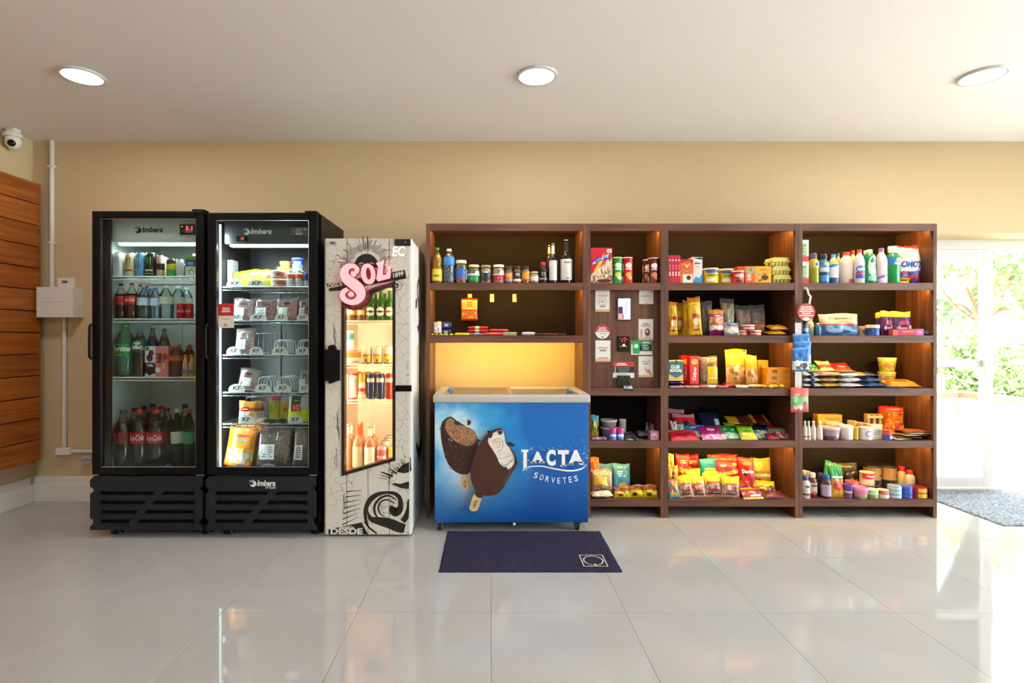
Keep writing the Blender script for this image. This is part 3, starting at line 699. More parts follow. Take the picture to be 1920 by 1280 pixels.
for s in (-1, 1):        # the sun's brows and eyes
    add_ribbon(q, [(sc[0]+s*.012, sc[1]+.004, .001), (sc[0]+s*.03, sc[1]+.014, .003), (sc[0]+s*.05, sc[1]+.004, .001)], fy0-.0006, fy0, mat('d3ccc0'))
    q.prism([circle(sc[0]+s*.03, sc[1]-.004, .013, .006, 12)], fy0-.0006, fy0, mat('d3ccc0')); q.prism([circle(sc[0]+s*.03, sc[1]-.004, .005, .005, 10)], fy0-.0009, fy0-.0006, INK)
q.build('sun_print', None, door); q = MB()
ang = math.atan2(sp(761, 508)[1]-sp(613, 540)[1], sp(761, 508)[0]-sp(613, 540)[0])
bn = [sp(612, 532), sp(759, 506), sp(762, 522), sp(640, 544), sp(618, 546)]
q.prism([bn], fy0, fy1, INK)
def slant(x0, y0, dx, dz):
    ux, uz = math.cos(ang), math.sin(ang)
    return lambda x, z: (x0+(x*dx)*ux-(z*dz)*uz*.0, fy0-.0008, y0+(x*dx)*uz+z*dz)
PAL = mat('d9d2c6', .5)
for s, px, py, w in (('DESDE', 616, 541, 27), ('1899', 737, 521, 20)):
    o = sp(px, py); v, f = textmesh(s, .03); fn = slant(o[0], o[1], w*SY/F, 9*SY/F); q.add([fn(*p) for p in v], f, PAL)
for k in (0, 1): add_ribbon(q, [(*sp(618, 544.5-k*.0), .0006), (*sp(760, 519.5), .0006)], fy0-.0008, fy0-.0004, PAL, 1)
mc = sp(744.5, 535); q.prism([circle(mc[0], mc[1], .031, n=24), circle(mc[0], mc[1], .028, n=24)[::-1]], fy0, fy1, INK)
for k in range(5): add_ribbon(q, [(mc[0]-.016+.006*k, mc[1]+.012-.002*k, .0015), (mc[0]+.008-.002*k, mc[1]+.004*(2-k), .003), (mc[0]-.01+.005*k, mc[1]-.018+.002*k, .001)], fy0, fy1, INK, 3)
q.build('banner_print', None, door); q = MB()
# lower sun, rays and swirl, cropped by the right edge
ls = sp(771, 905)
for k, (a, r0, r1, w) in enumerate(((92, .075, .16, .005), (108, .105, .15, .004), (114, .105, .155, .004), (124, .11, .15, .002), (132, .105, .135, .006), (138, .1, .15, .003), (147, .105, .165, .006), (152, .12, .17, .002), (160, .12, .2, .007), (166, .13, .2, .003), (171, .15, .21, .002))):
    ray(q, ls, math.radians(a), r0, r1, w, w*.35)
for k in range(7):
    p0 = sp(649-k*1.2, 921+k*10.4); p1 = sp(680-k*1.5, 919+k*8.4); add_ribbon(q, [(p0[0], p0[1], .0035), (p1[0], p1[1], .0006)], fy0, fy1, INK, 1)
q.build('lower_ray_print', None, door); q = MB()
sunp = [(max(min(x, sx1-.013), sx0), z) for x, z in [(sp(734, 907)), sp(740, 905), sp(750, 907), sp(767, 902), sp(767, 916), sp(752, 915)]]
q.prism([sunp], fy0, fy1, INK); q.prism([[sp(744, 884), sp(754, 872), sp(767, 866), sp(767, 885), sp(756, 887)]], fy0, fy1, INK)
add_ribbon(q, [(*sp(729, 908), .0015), (*sp(731, 894), .003), (*sp(742, 878), .0015)], fy0, fy1, INK)
q.build('lower_sun_print', None, door); q = MB()
def cq(cx, cy): return sp(600+cx/5.818, 800+cy/5.818)
for P in ([(525, 1090, 8), (498, 1000, 16), (500, 900, 22), (540, 805, 28), (620, 740, 24), (720, 716, 15), (815, 728, 20), (868, 775, 24), (880, 850, 28), (865, 905, 38), (825, 930, 48), (800, 900, 48), (812, 872, 40)],
          [(835, 800, 5), (760, 752, 9), (680, 765, 12), (612, 825, 13), (592, 900, 13), (612, 965, 9), (655, 1005, 4)],
          [(815, 835, 5), (740, 795, 8), (672, 812, 9), (638, 870, 10), (650, 935, 8), (700, 980, 3)],
          [(520, 915, 4), (555, 1000, 26), (640, 1025, 42), (750, 1050, 55), (850, 1090, 55), (940, 1110, 48)],
          [(965, 790, 8), (958, 900, 16), (935, 985, 30), (900, 1030, 30)],
          [(480, 1030, 5), (540, 1100, 9), (620, 1170, 9)], [(660, 850, 1.5), (715, 830, 1)], [(655, 885, 1.5), (715, 868, 1)]):
    k = SY/F/5.818; add_ribbon(q, [(min(cq(a_, b_)[0], sx1-.0125-w*k), max(cq(a_, b_)[1], sz0+w*k+.001), w*k) for a_, b_, w in P], fy0, fy1, INK)
q.build('swirl_print', None, door); q = MB()
bn = [sp(616, 1001), sp(616, 992), sp(678, 979), sp(690, 1001)]; q.prism([bn], fy0-.0002, fy1, INK)
add_text(q, 'DESDE', X_(620, SY), X_(680, SY), Z_(1001, SY), Z_(989.5, SY), fy0-.0012, PAL, .04)
add_text(q, 'Metalfrio', X_(636, SY), X_(664, SY), Z_(990, SY), Z_(985, SY), fy0-.0014, PAL)
q.build('maker_print', None, door); q = MB()
for px in (751, 765): q.prism([circle(*sp(px, 998.5), .004, n=10)], fy0-.001, fy0, mat('444444'))
q.build('screw_heads', None, door); q = MB()
q.box(X_(611, SY), X_(630, SY), SY-.0014, SY-.0003, Z_(461, SY), Z_(452, SY), mat('c2bbb2'))
for k in range(14): q.box(X_(619+k*.75, SY), X_(619.3+k*.75, SY), SY-.0019, SY-.0015, Z_(458, SY), Z_(453, SY), INK)
q.build('stock_sticker', None, door); q = MB()
for k in range(12):     # flaked paint
    px, py = rnd.choice([(628, 600), (631, 690), (634, 760), (630, 840), (645, 900)]); P = [(px+rnd.uniform(-2.5, 2.5), py+j*9+k*3, rnd.uniform(.12, .4)*(1 if j < 4 else .2)) for j in range(5)]
    add_ribbon(q, [(*sp(a, b), w*.0033) for a, b, w in P], fy0, fy1, INK, 3)
q.build('flaked_paint', None, door)
MB().box(X_(740, SY), X_(770, SY), SY-.006, SY-.0004, Z_(461, SY), Z_(448, SY), None, .002).build('controller', mat('181516', .3), door)
q = MB(); q.prism([circle(*sp(760.5, 454), .003, n=8)], SY-.0072, SY-.0062, emis('ff2030', 4)); add_text(q, 'EC', X_(736, SY), X_(759, SY), Z_(480, SY), Z_(462, SY), SY-.0018, emis('fff6d8', 2.2), 0, .12); q.build('display_digits', None, door)
# the glowing sign
def cp(cx, cy): return sp(600+cx/5.818, 430+cy/5.818)
def stroke3(P, d=0): return [(*cp(a, b), (w+d)/5.818*SY/F) for a, b, w in P]
Sst = [(405, 478, 20), (412, 435, 22), (370, 402, 24), (310, 415, 32), (276, 470, 42), (300, 540, 52), (375, 598, 58), (440, 660, 54), (455, 730, 42), (410, 785, 32), (335, 795, 28), (268, 755, 26), (262, 690, 24), (310, 655, 20)]
O = (circle(*cp(535, 490), 75/5.818*SY/F, 112/5.818*SY/F, 32, .12), circle(*cp(537, 487), 30/5.818*SY/F, 68/5.818*SY/F, 32, .12)[::-1])
L = [cp(*p) for p in ((622, 372), (708, 340), (696, 385), (688, 505), (728, 498), (752, 452), (778, 445), (768, 535), (640, 568), (625, 545), (648, 420))]
pink = emis('ff8f95', 1.35)
q = MB()
for y0, y1, d, m in ((SY-.012, SY-.004, 9, mat('6e1620', .4)),):
    add_ribbon(q, stroke3(Sst, d), y0, y1, m); q.prism([circle(*cp(535, 490), 84/5.818*SY/F, 121/5.818*SY/F, 32, .12)], y0, y1, m); q.prism([offset(L, .006)], y0, y1, m)
    q.prism([circle(*cp(377, 492), 34/5.818*SY/F)], y0, y1, m); q.prism([circle(*cp(350, 710), 34/5.818*SY/F)], y0, y1, m)
    add_ribbon(q, stroke3([(240, 830, 10), (340, 862, 14), (470, 830, 16), (530, 740, 14), (545, 665, 12), (785, 590, 12)]), y0+.004, y1, m)
q.build('sign_backing', None, door)
q = MB(); y0, y1 = SY-.03, SY-.0125
add_ribbon(q, stroke3(Sst), y0, y1, pink); q.prism(list(O), y0, y1, pink); q.prism([L], y0, y1, pink)
for c, r in ((cp(377, 492), 27), (cp(350, 710), 28), (cp(752, 425), 20)): q.prism([circle(*c, r/5.818*SY/F)], y0-.0006, y1, pink)
q.build('sign_letters', None, door)
# latch bracket, handle, side print
q = MB(); q.box(X_(742, SY), X_(772, SY), SY-.006, SY-.0004, Z_(733.5, SY), Z_(722, SY), None, .002); q.build('bracket', BLK, door)
MB().prism([[sp(610, 713), sp(610, 655), sp(617, 655), sp(619, 648), sp(627, 646), sp(631, 650), sp(632, 655), sp(638, 656), sp(638, 712), sp(620, 719), sp(618, 713)]], SY-.03, SY-.0004).build('handle', BLK, door)
q = MB(); xs = c1+.0006
def side(P, m=INK, w=1.0):
    for (y, z, a), (y2, z2, b) in zip(P, P[1:]): q.add([(xs, y, z-a), (xs, y2, z2-b), (xs, y2, z2+b), (xs, y, z+a)], [(0, 1, 2, 3)], m)
for k in range(9): side([(3.55+.02*k, 1.62+.012*k*(8-k)/4, .002), (3.53+.025*k, 1.70+.012*k*(8-k)/4, .004)])
side([(3.75, 1.60, .01), (3.68, 1.62, .02), (3.60, 1.55, .03), (3.68, 1.45, .04), (3.76, 1.36, .03), (3.68, 1.28, .02), (3.60, 1.30, .01)], mat('7a2a2a'))
side([(3.53, 1.44, .03), (3.6, 1.46, .03)]); side([(3.55, .52, .02), (3.7, .42, .05), (3.85, .5, .06), (3.8, .62, .03)]); side([(3.6, .95, .22), (3.64, .95, .22)], mat('c8a020')); side([(3.7, .9, .2), (3.76, .8, .28)], mat('3a3632'))
q.build('side_print', None, cool)

# ================================================================== ice cream chest freezer
ZY = 3.386
zx0, zx1 = X_(815, ZY), X_(1103, ZY); zb, zt, ztop = .062, Z_(755, ZY), Z_(740, ZY); zback = 3.99
def fz(px, py): return (X_(px, ZY), Z_(py, ZY))
fzr = thing('chest_freezer', 'blue ice cream chest freezer with white rim and sliding glass lids', 'freezer', ((zx0+zx1)/2, ZY, 0), world=True)
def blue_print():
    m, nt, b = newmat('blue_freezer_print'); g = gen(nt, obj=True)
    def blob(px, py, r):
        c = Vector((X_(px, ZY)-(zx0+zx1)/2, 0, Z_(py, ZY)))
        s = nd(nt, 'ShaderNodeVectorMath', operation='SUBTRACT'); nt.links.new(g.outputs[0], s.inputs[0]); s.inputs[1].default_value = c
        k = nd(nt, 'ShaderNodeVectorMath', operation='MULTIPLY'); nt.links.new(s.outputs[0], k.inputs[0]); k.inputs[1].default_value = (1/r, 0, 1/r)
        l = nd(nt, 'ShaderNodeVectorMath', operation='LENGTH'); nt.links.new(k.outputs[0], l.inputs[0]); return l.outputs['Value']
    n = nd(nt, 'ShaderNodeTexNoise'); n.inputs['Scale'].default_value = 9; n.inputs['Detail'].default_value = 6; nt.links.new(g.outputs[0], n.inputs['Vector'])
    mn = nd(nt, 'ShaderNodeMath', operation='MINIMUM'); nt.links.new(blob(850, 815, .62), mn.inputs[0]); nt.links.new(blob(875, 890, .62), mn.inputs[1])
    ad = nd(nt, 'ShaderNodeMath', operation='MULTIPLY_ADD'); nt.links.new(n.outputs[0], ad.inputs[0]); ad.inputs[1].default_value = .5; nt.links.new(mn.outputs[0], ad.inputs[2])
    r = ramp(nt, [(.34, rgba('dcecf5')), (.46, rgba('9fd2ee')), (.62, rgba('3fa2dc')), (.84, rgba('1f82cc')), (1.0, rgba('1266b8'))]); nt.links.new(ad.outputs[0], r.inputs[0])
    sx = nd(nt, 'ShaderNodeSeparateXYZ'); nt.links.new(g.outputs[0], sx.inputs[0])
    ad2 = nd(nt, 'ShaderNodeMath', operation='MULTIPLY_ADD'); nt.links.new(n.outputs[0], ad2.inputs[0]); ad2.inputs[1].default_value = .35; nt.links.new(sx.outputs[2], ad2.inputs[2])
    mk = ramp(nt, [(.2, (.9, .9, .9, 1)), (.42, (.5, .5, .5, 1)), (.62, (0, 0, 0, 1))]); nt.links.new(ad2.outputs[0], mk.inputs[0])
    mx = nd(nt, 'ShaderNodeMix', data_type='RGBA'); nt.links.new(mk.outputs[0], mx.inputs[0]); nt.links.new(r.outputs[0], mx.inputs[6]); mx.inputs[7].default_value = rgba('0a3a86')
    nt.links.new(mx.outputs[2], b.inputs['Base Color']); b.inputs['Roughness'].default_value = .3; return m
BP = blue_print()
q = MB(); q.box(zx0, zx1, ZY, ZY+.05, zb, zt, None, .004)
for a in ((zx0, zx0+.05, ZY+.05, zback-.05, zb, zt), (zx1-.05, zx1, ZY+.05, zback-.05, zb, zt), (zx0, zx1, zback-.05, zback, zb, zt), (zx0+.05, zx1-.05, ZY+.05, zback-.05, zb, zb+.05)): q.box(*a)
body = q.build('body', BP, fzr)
RIM = mat('bab6b2', .35, 0, .008)
rx0, rx1 = X_(812, ZY), X_(1107, ZY)
q = MB()
for a in ((rx0, rx1, ZY-.012, ZY+.05), (rx0, rx1, zback-.04, zback+.004)): q.box(a[0], a[1], a[2], a[3], zt+.0005, ztop, None, .012)
for a in ((rx0, rx0+.06), (rx1-.06, rx1)): q.box(a[0], a[1], ZY+.05, zback-.04, zt+.0005, ztop, None, .008)
q.build('rim', RIM, fzr)
q = MB(); l0, l1, m0, m1, g = zx0+.0502, zx1-.0502, ZY+.0502, zback-.0502, .004
for a in ((l0, l0+g, m0, m1, zb+.051, zt), (l1-g, l1, m0, m1, zb+.051, zt), (l0+g, l1-g, m0, m0+g, zb+.051, zt), (l0+g, l1-g, m1-g, m1, zb+.051, zt), (l0+g, l1-g, m0+g, m1-g, zb+.051, zb+.055)): q.box(*a)
q.build('liner', mat('d8dadc', .4), fzr)
fq = mat('a9a29a', .3, .6)
LG = clear('e8e6da', .18, .06, 1.0)
for nm, x0, x1, z in (('sliding_lid', rx0+.062, .14, ztop-.014), ('sliding_lid', .09, rx1-.062, ztop-.028)):
    y0, y1 = ZY+.052, zback-.042
    q = MB()
    for a in ((x0, x0+.028, y0, y1), (x1-.028, x1, y0, y1), (x0+.028, x1-.028, y0, y0+.02), (x0+.028, x1-.028, y1-.02, y1)): q.box(*a, z, z+.011, None, .002)
    o = q.build(nm, fq, fzr)
    MB().box(x0+.028, x1-.028, y0+.02, y1-.02, z+.003, z+.007).build('glass_pane', LG, o)
    hx = x0+.012 if x0 < 0 else x1-.034
    MB().box(hx, hx+.02, y0+.16, y0+.36, z+.0115, z+.028, None, .004).build('handle', mat('2a74c8', .35), o)
for px in (823, 1084):
    for yy in (ZY+.05, zback-.1):
        x = X_(px, ZY); o = MB().box(x-.022, x+.022, yy-.022, yy+.022, .048, zb-.0005, None, .002).build('caster', mat('6d6f72', .3, .8), fzr)
        MB().tube([(x-.012, yy, .024), (x+.012, yy, .024)], .024, 16).build('wheel', mat('1a1a1c', .5), o)
        MB().box(x-.018, x-.0135, yy-.012, yy+.012, .018, .0478).build('fork', mat('b5b5b5', .3, .8), o); MB().box(x+.0135, x+.018, yy-.012, yy+.012, .018, .0478).build('fork', mat('b5b5b5', .3, .8), o)
o = MB().lathe([(.009, 0), (.009, .004), (.004, .006), (0, .006)], (zx0+zx1)/2, ZY, 0, 12).build('drain_plug', mat('d8d8d8'), fzr); o.location = (X_(964, ZY)-(zx0+zx1)/2, -.0005, Z_(982, ZY)); o.rotation_euler = (math.pi/2, 0, 0)
# printed ice creams (flat print on the front sheet)
def zp(cx, cy): return fz(800+cx/4.4125, 720+cy/4.4125)
q = MB(); e = [0]
def lay(P, m, sm=True, n=4):
    e[0] += 1; y = ZY-.0008-.0004*e[0]
    pts = [zp(*p) for p in P]; q.prism([smooth_path(pts, n, True) if sm else pts], y, y+.0003, m)
CH1 = mat('38201c', .35, 0, .25); CH2 = mat('4a2620', .3, 0, .1); CHH = mat('6b4034', .3); STK = mat('d9b98a', .5); CRM = mat('e7ded2', .4, 0, .1, .4, 25); MOU = food('9a6a48', 'b98a64', '7d5238', 60, .6); MOU2 = mat('a97b58', .6, 0, .35, 0, 90)
lay([(288, 735), (330, 735), (348, 835), (335, 868), (300, 868), (288, 835)], STK)
lay([(200, 268), (150, 290), (120, 340), (118, 430), (135, 530), (160, 620), (200, 690), (250, 730), (300, 745), (350, 735), (390, 650), (420, 540), (425, 470), (400, 400), (330, 350), (260, 310)], CH1)
lay([(190, 280), (160, 310), (155, 370), (200, 440), (250, 480), (330, 510), (395, 490), (415, 440), (395, 385), (330, 350), (260, 330), (225, 295)], MOU2)
rr = random.Random(9)
for k in range(26):
    a, b = rr.uniform(150, 370), rr.uniform(490, 720); lay([(a-6, b), (a, b-5), (a+6, b), (a, b+5)], mat('8a6a50'), False)
for k in range(40):
    a, b = rr.uniform(185, 385), rr.uniform(340, 480)
    if b > 300+.45*(a-150)+150 or b < 290+.4*(a-180): continue
    lay([(a-8, b-3), (a+2, b-8), (a+8, b+3), (a-3, b+7)], mat(rr.choice(['8d5f3f', 'c39a74', '7a4d33'])), False)
lay([(340, 285), (370, 300), (365, 325), (340, 340), (336, 310)], CH2, False); lay([(102, 358), (150, 350), (165, 370), (130, 375)], CH2, False); lay([(405, 455), (440, 448), (448, 465), (415, 478)], CH2, False)
lay([(235, 300), (270, 305), (283, 325), (255, 335), (232, 320)], CH2)
lay([(395, 900), (455, 915), (430, 1010), (410, 1035), (375, 1038), (355, 1015), (362, 985)], STK)
lay([(405, 880), (470, 895), (450, 930), (410, 915)], CH2)
lay([(610, 358), (560, 368), (500, 405), (455, 460), (410, 540), (375, 640), (362, 740), (385, 830), (430, 885), (510, 912), (590, 890), (650, 820), (700, 730), (745, 650), (735, 590), (700, 530), (660, 480), (640, 400), (630, 370)], CH2)
lay([(700, 700), (740, 640), (730, 600), (690, 690), (640, 810), (660, 800)], CHH)
lay([(625, 375), (590, 378), (545, 400), (512, 440), (512, 480), (550, 540), (580, 590), (600, 640), (640, 680), (670, 695), (705, 670), (725, 620), (700, 540), (655, 480), (640, 410)], CRM)
for P in ([(540, 470), (590, 440), (630, 470), (620, 530), (580, 550)], [(560, 470), (600, 470), (605, 505), (575, 520)], [(590, 610), (640, 600), (700, 580)], [(620, 665), (670, 650), (710, 610)]):
    e[0] += 1; y = ZY-.0008-.0004*e[0]; add_ribbon(q, [(*zp(*p), .0016) for p in P], y, y+.0003, mat('8d8278'))
lay([(500, 372), (530, 380), (548, 410), (530, 442), (512, 430)], CH1, False); lay([(655, 480), (690, 468), (728, 492), (712, 508), (670, 500)], CH1, False); lay([(590, 380), (625, 378), (620, 405), (598, 408)], CH1); lay([(615, 690), (650, 672), (668, 690), (630, 715)], CH1); lay([(690, 525), (715, 550), (745, 620), (745, 655), (728, 640), (722, 590)], CH1)
e[0] += 1
y = ZY-.0008-.0004*e[0]; WH = mat('f2f0ee', .35)
# lettering: LACTA with a swash, SORVETES on an arc
for s, x0, x1, z0, z1 in (('A', 865, 965, 640, 548), ('C', 985, 1062, 665, 530), ('T', 1080, 1170, 668, 535), ('A', 1165, 1290, 655, 535)):
    a, b = zp(x0, z0), zp(x1, z1); add_text(q, s, a[0], b[0], a[1], b[1], y, WH, .06)
for a0, a1, zz in ((858, 905, 640), (925, 972, 640), (1158, 1205, 655), (1245, 1292, 640), (1100, 1150, 668)):
    a, b = zp(a0, zz+2), zp(a1, zz-10); q.prism([[(a[0], a[1]), (b[0], a[1]), (b[0], b[1]), (a[0], b[1])]], y, y+.0003, WH)
q.prism([[zp(*p) for p in ((780, 532), (838, 532), (838, 548), (826, 552), (826, 690), (790, 705), (797, 680), (797, 552), (780, 548))]], y, y+.0003, WH)
add_ribbon(q, [(*zp(790, 698), .0008), (*zp(850, 672), .003), (*zp(950, 668), .0035), (*zp(1060, 690), .0045), (*zp(1180, 705), .005), (*zp(1270, 690), .0045), (*zp(1315, 655), .0012)], y, y+.0003, WH)
for i, ch in enumerate('SORVETES'):
    u = i/7; cxx = 900+u*328; czz = 742+math.sin(u*math.pi)*30+u*25; a = math.radians((.5-u)*-18)*-1
    v, f = textmesh(ch, .01); wq = 30 if ch != 'E' else 24
    ro = -math.atan2(math.cos(u*math.pi)*30*math.pi+25, 328)
    c, s2 = math.cos(ro), math.sin(ro); o = zp(cxx, czz); k = 1/4.4125*ZY/F
    q.add([(o[0]+((a_-.5)*wq*c-(b_-.5)*48*s2)*k, y, o[1]+((a_-.5)*wq*s2+(b_-.5)*48*c)*k) for a_, b_ in v], f, WH)
for k in range(230):
    t_ = rr.random()
    if k < 120: a, b = rr.gauss(815, 22), rr.gauss(620, 60)
    elif k < 180: a, b = rr.gauss(1300, 28), rr.gauss(570, 60)
    else: a, b = rr.uniform(840, 1240), rr.gauss(525, 10)
    if a > 1345: continue
    p = zp(a, b); q.prism([circle(p[0], p[1], rr.choice((.0008, .0011, .0017, .0024)), n=6)], y+.0004, y+.0007, mat(rr.choice(['d8ecf5', 'cfe0a0', 'e0c8e8', '9fd4ee']) if k < 120 else 'e8f4fa'))
for (a, b, ro) in ((317, 815, math.radians(88)), (403, 975, math.radians(62))):
    v, f = textmesh('LACTA', .03); o = zp(a, b); k = 1/4.4125*ZY/F; c, s2 = math.cos(ro), math.sin(ro)
    q.add([(o[0]+((x-.5)*62*c-(z-.5)*22*s2)*k, y, o[1]+((x-.5)*62*s2+(z-.5)*22*c)*k) for x, z in v], f, CH1)
q.build('front_print', None, body)
# ================================================================== goods: builders
NTH = [0]; KEEP = False
# settled spots of goods that press on a neighbour: article -> millimetres (across, back, up)
NUDGE = {15: (-0, 36, 0), 16: (-3, 6, 0), 17: (-3, 6, 0), 19: (6, -6, 0), 20: (3, 30, 0), 22: (0, 30, 0), 25: (3, -20, 0), 26: (9, 0, 0), 27: (10, 30, 0), 47: (0, 20, 0), 50: (0, 12, 0), 60: (0, -12, 0), 61: (-0, -20, 0), 62: (-6, 0, 0), 64: (0, 30, 0), 73: (-6, 6, 0), 79: (-3, 0, 0), 82: (-0, 42, 0), 83: (-6, -20, 0), 97: (0, 30, 0), 98: (3, 6, 0), 109: (0, 36, 0), 114: (-3, 42, 0), 116: (0, 30, 0), 127: (0, 36, 0), 129: (0, -20, 0), 140: (-0, 6, 0), 146: (-3, 20, 0), 148: (0, -20, 0), 151: (-0, -20, 0), 154: (0, 30, 0), 155: (-6, 30, 0), 163: (-10, 0, 0), 165: (-0, 12, 0), 168: (6, -20, 0), 169: (3, 0, 0), 170: (-0, 12, 0), 171: (0, -6, 0), 172: (0, -6, 0), 173: (0, 20, 0), 175: (-0, -20, 0), 177: (-0, -12, 0), 184: (-0, 20, 0), 189: (3, 0, 0), 191: (3, -12, 0), 192: (-0, 6, 0), 197: (-3, 30, 0), 200: (-3, -12, 0), 201: (3, 30, 0), 206: (-6, 0, 0), 207: (-3, 0, 0), 208: (-3, 0, 0), 214: (-0, -12, 0), 215: (3, 0, 0), 216: (3, 0, 0), 225: (-0, 30, 0), 226: (0, -12, 0), 232: (-3, -12, 0), 235: (0, 20, 0), 237: (-0, 36, 0), 238: (-0, -6, 0), 241: (0, 12, 0), 243: (-0, 30, 0), 247: (-3, 0, 0), 253: (0, 30, 0), 254: (-3, 0, 0), 261: (-0, -20, 0), 277: (-0, 30, 0), 307: (-3, 0, 0), 308: (3, -20, 0), 309: (-6, 0, 0), 318: (-6, -18, 0), 320: (0, -20, 0), 321: (3, 20, 0), 326: (12, 42, 0), 343: (3, 6, 0), 402: (-3, 0, 0)}
class SHELF: pass
S = SHELF(); S.lim = None
U1, U2, U3, U4 = [(X_(a, YS)+.0255, X_(b, YS)-.0255) for a, b in ((799, 1100), (1100.3, 1246), (1246.3, 1497.6), (1498, 1757))]
G1, G2 = [(a+.028, b-.028) for a, b in (F1, F2)]; G3 = None
def shelf(Yf, z, where, lim=None): S.Y = Yf; S.z = z; S.where = where; S.lim = lim
def goods(name, desc, cat, x, y, z, rot=(0, 0, 0)):
    NTH[0] += 1; d = NUDGE.get(NTH[0], (0, 0, 0))
    o = thing(name, desc+' '+S.where, cat, (x*(y+d[1]*.001)/y+d[0]*.001, y+d[1]*.001, z+d[2]*.001), rot)
    if KEEP: o['_n'] = NTH[0]
    return o
def spot(x0, x1, top, Y, z):
    x, W = X_((x0+x1)/2, Y), (x1-x0)*Y/F
    if S.lim: lo, hi = S.lim[0]+W/2+.002, S.lim[1]-W/2-.002; x = min(max(x, lo), hi) if hi > lo else x
    return x, W, Z_(top, Y)-z
def M_(c): return mat(c, .38) if isinstance(c, str) else c
def flatmap(W, Hh, y): return lambda a, b, e: (a*W/2, y-e, b*Hh)
def carton(x0, x1, top, desc, c, decos=(), d=.06, dy=0, z=None, yaw=0, name='carton', cat='box', cap=None, side=None):
    z = S.z if z is None else z; Y = S.Y+.012+dy; x, W, h = spot(x0, x1, top, Y, z); h = max(h, .012)
    t = goods(name, desc, cat, x, Y+d/2, z+.0004, (0, 0, yaw))
    b = MB().box(-W/2, W/2, -d/2, d/2, 0, h, None, min(.0015, h*.1)).build('carton_body', M_(c), t)
    if cap: MB().lathe([(.011, 0), (.011, .014), (.009, .016), (0, .016)], W*.2, 0, h+.0002, 14).build('cap', mat(cap), t)
    decorate(t, decos, flatmap(W, h, -d/2)); return t
def rfn(prof):
    def r(z):
        for (r0, z0), (r1, z1) in zip(prof, prof[1:]):
            if z0 <= z <= z1 and z1 > z0: return r0+(r1-r0)*(z-z0)/(z1-z0)
        return prof[-1][0] if z > prof[-1][1] else prof[0][0]
    return r
def cylmap(r, h, sy=1.0):
    def M(a, b, e):
        th = a*math.pi/2; q = r(b*h)+e; return (q*math.sin(th), -q*math.cos(th)*sy, b*h)
    return M
def can(x0, x1, top, desc, c, decos=(), dy=0, z=None, lid='c9ccce', name='drink_can', yaw=0, cat='can'):
    z = S.z if z is None else z; W = (x1-x0)*(S.Y+.045)/F; Y = S.Y+.012+dy+W/2; x, W, h = spot(x0, x1, top, Y, z); R = W/2
    t = goods(name, desc, cat, x, Y, z+.0004, (0, 0, yaw))
    p = [(R*.8, 0), (R*.86, .002), (R, .009), (R, h-.014), (R*.87, h-.003)]
    MB().lathe(p, seg=22).build('can_body', mat(c, .3, .25) if isinstance(c, str) else c, t)
    l = MB().lathe([(R*.87, h-.0028), (R*.88, h), (R*.82, h), (R*.8, h-.003), (0, h-.003)], seg=22).build('lid', mat(lid, .25, .9), t)
    MB().box(-R*.12, R*.12, -R*.5, R*.1, h-.0028, h-.0012).build('pull_tab', mat(lid, .25, .9), l)
    decorate(t, decos, cylmap(rfn(p), h)); return t
def tin(x0, x1, top, desc, c, decos=(), dy=0, z=None, lid=None, lh=.008, name='food_tin', cat='tin', taper=1.0, lr=1.02, rim=True, hh=None):
    """straight or tapered can, tub or cup with a lid"""
    z = S.z if z is None else z; W = (x1-x0)*(S.Y+.045)/F; Y = S.Y+.012+dy+W/2; x, W, h = spot(x0, x1, top, Y, z); R = W/2; h = hh or max(h, .012)
    t = goods(name, desc, cat, x, Y, z+.0004); hb = h-lh if lid else h
    p = [(R*taper*.96, 0), (R*taper, .003), (R*.98, hb-.003), (R*.98, hb)] if not rim or taper < 1 else [(R*.97, 0), (R, .001), (R, .004), (R*.97, .006), (R*.97, hb-.006), (R, hb-.004), (R, hb-.001), (R*.95, hb)]
    MB().lathe(p, seg=24).build('container', M_(c), t)
    if lid: MB().lathe([(R*lr, hb+.0003), (R*lr, h-.002), (R*lr*.95, h), (R*.85, h), (R*.84, h-.0015), (0, h-.0015)], seg=24).build('lid', M_(lid), t)
    decorate(t, decos, cylmap(lambda q: max(R*taper+(R*.98-R*taper)*q/hb, R*.97 if taper == 1 else 0), h)); return t
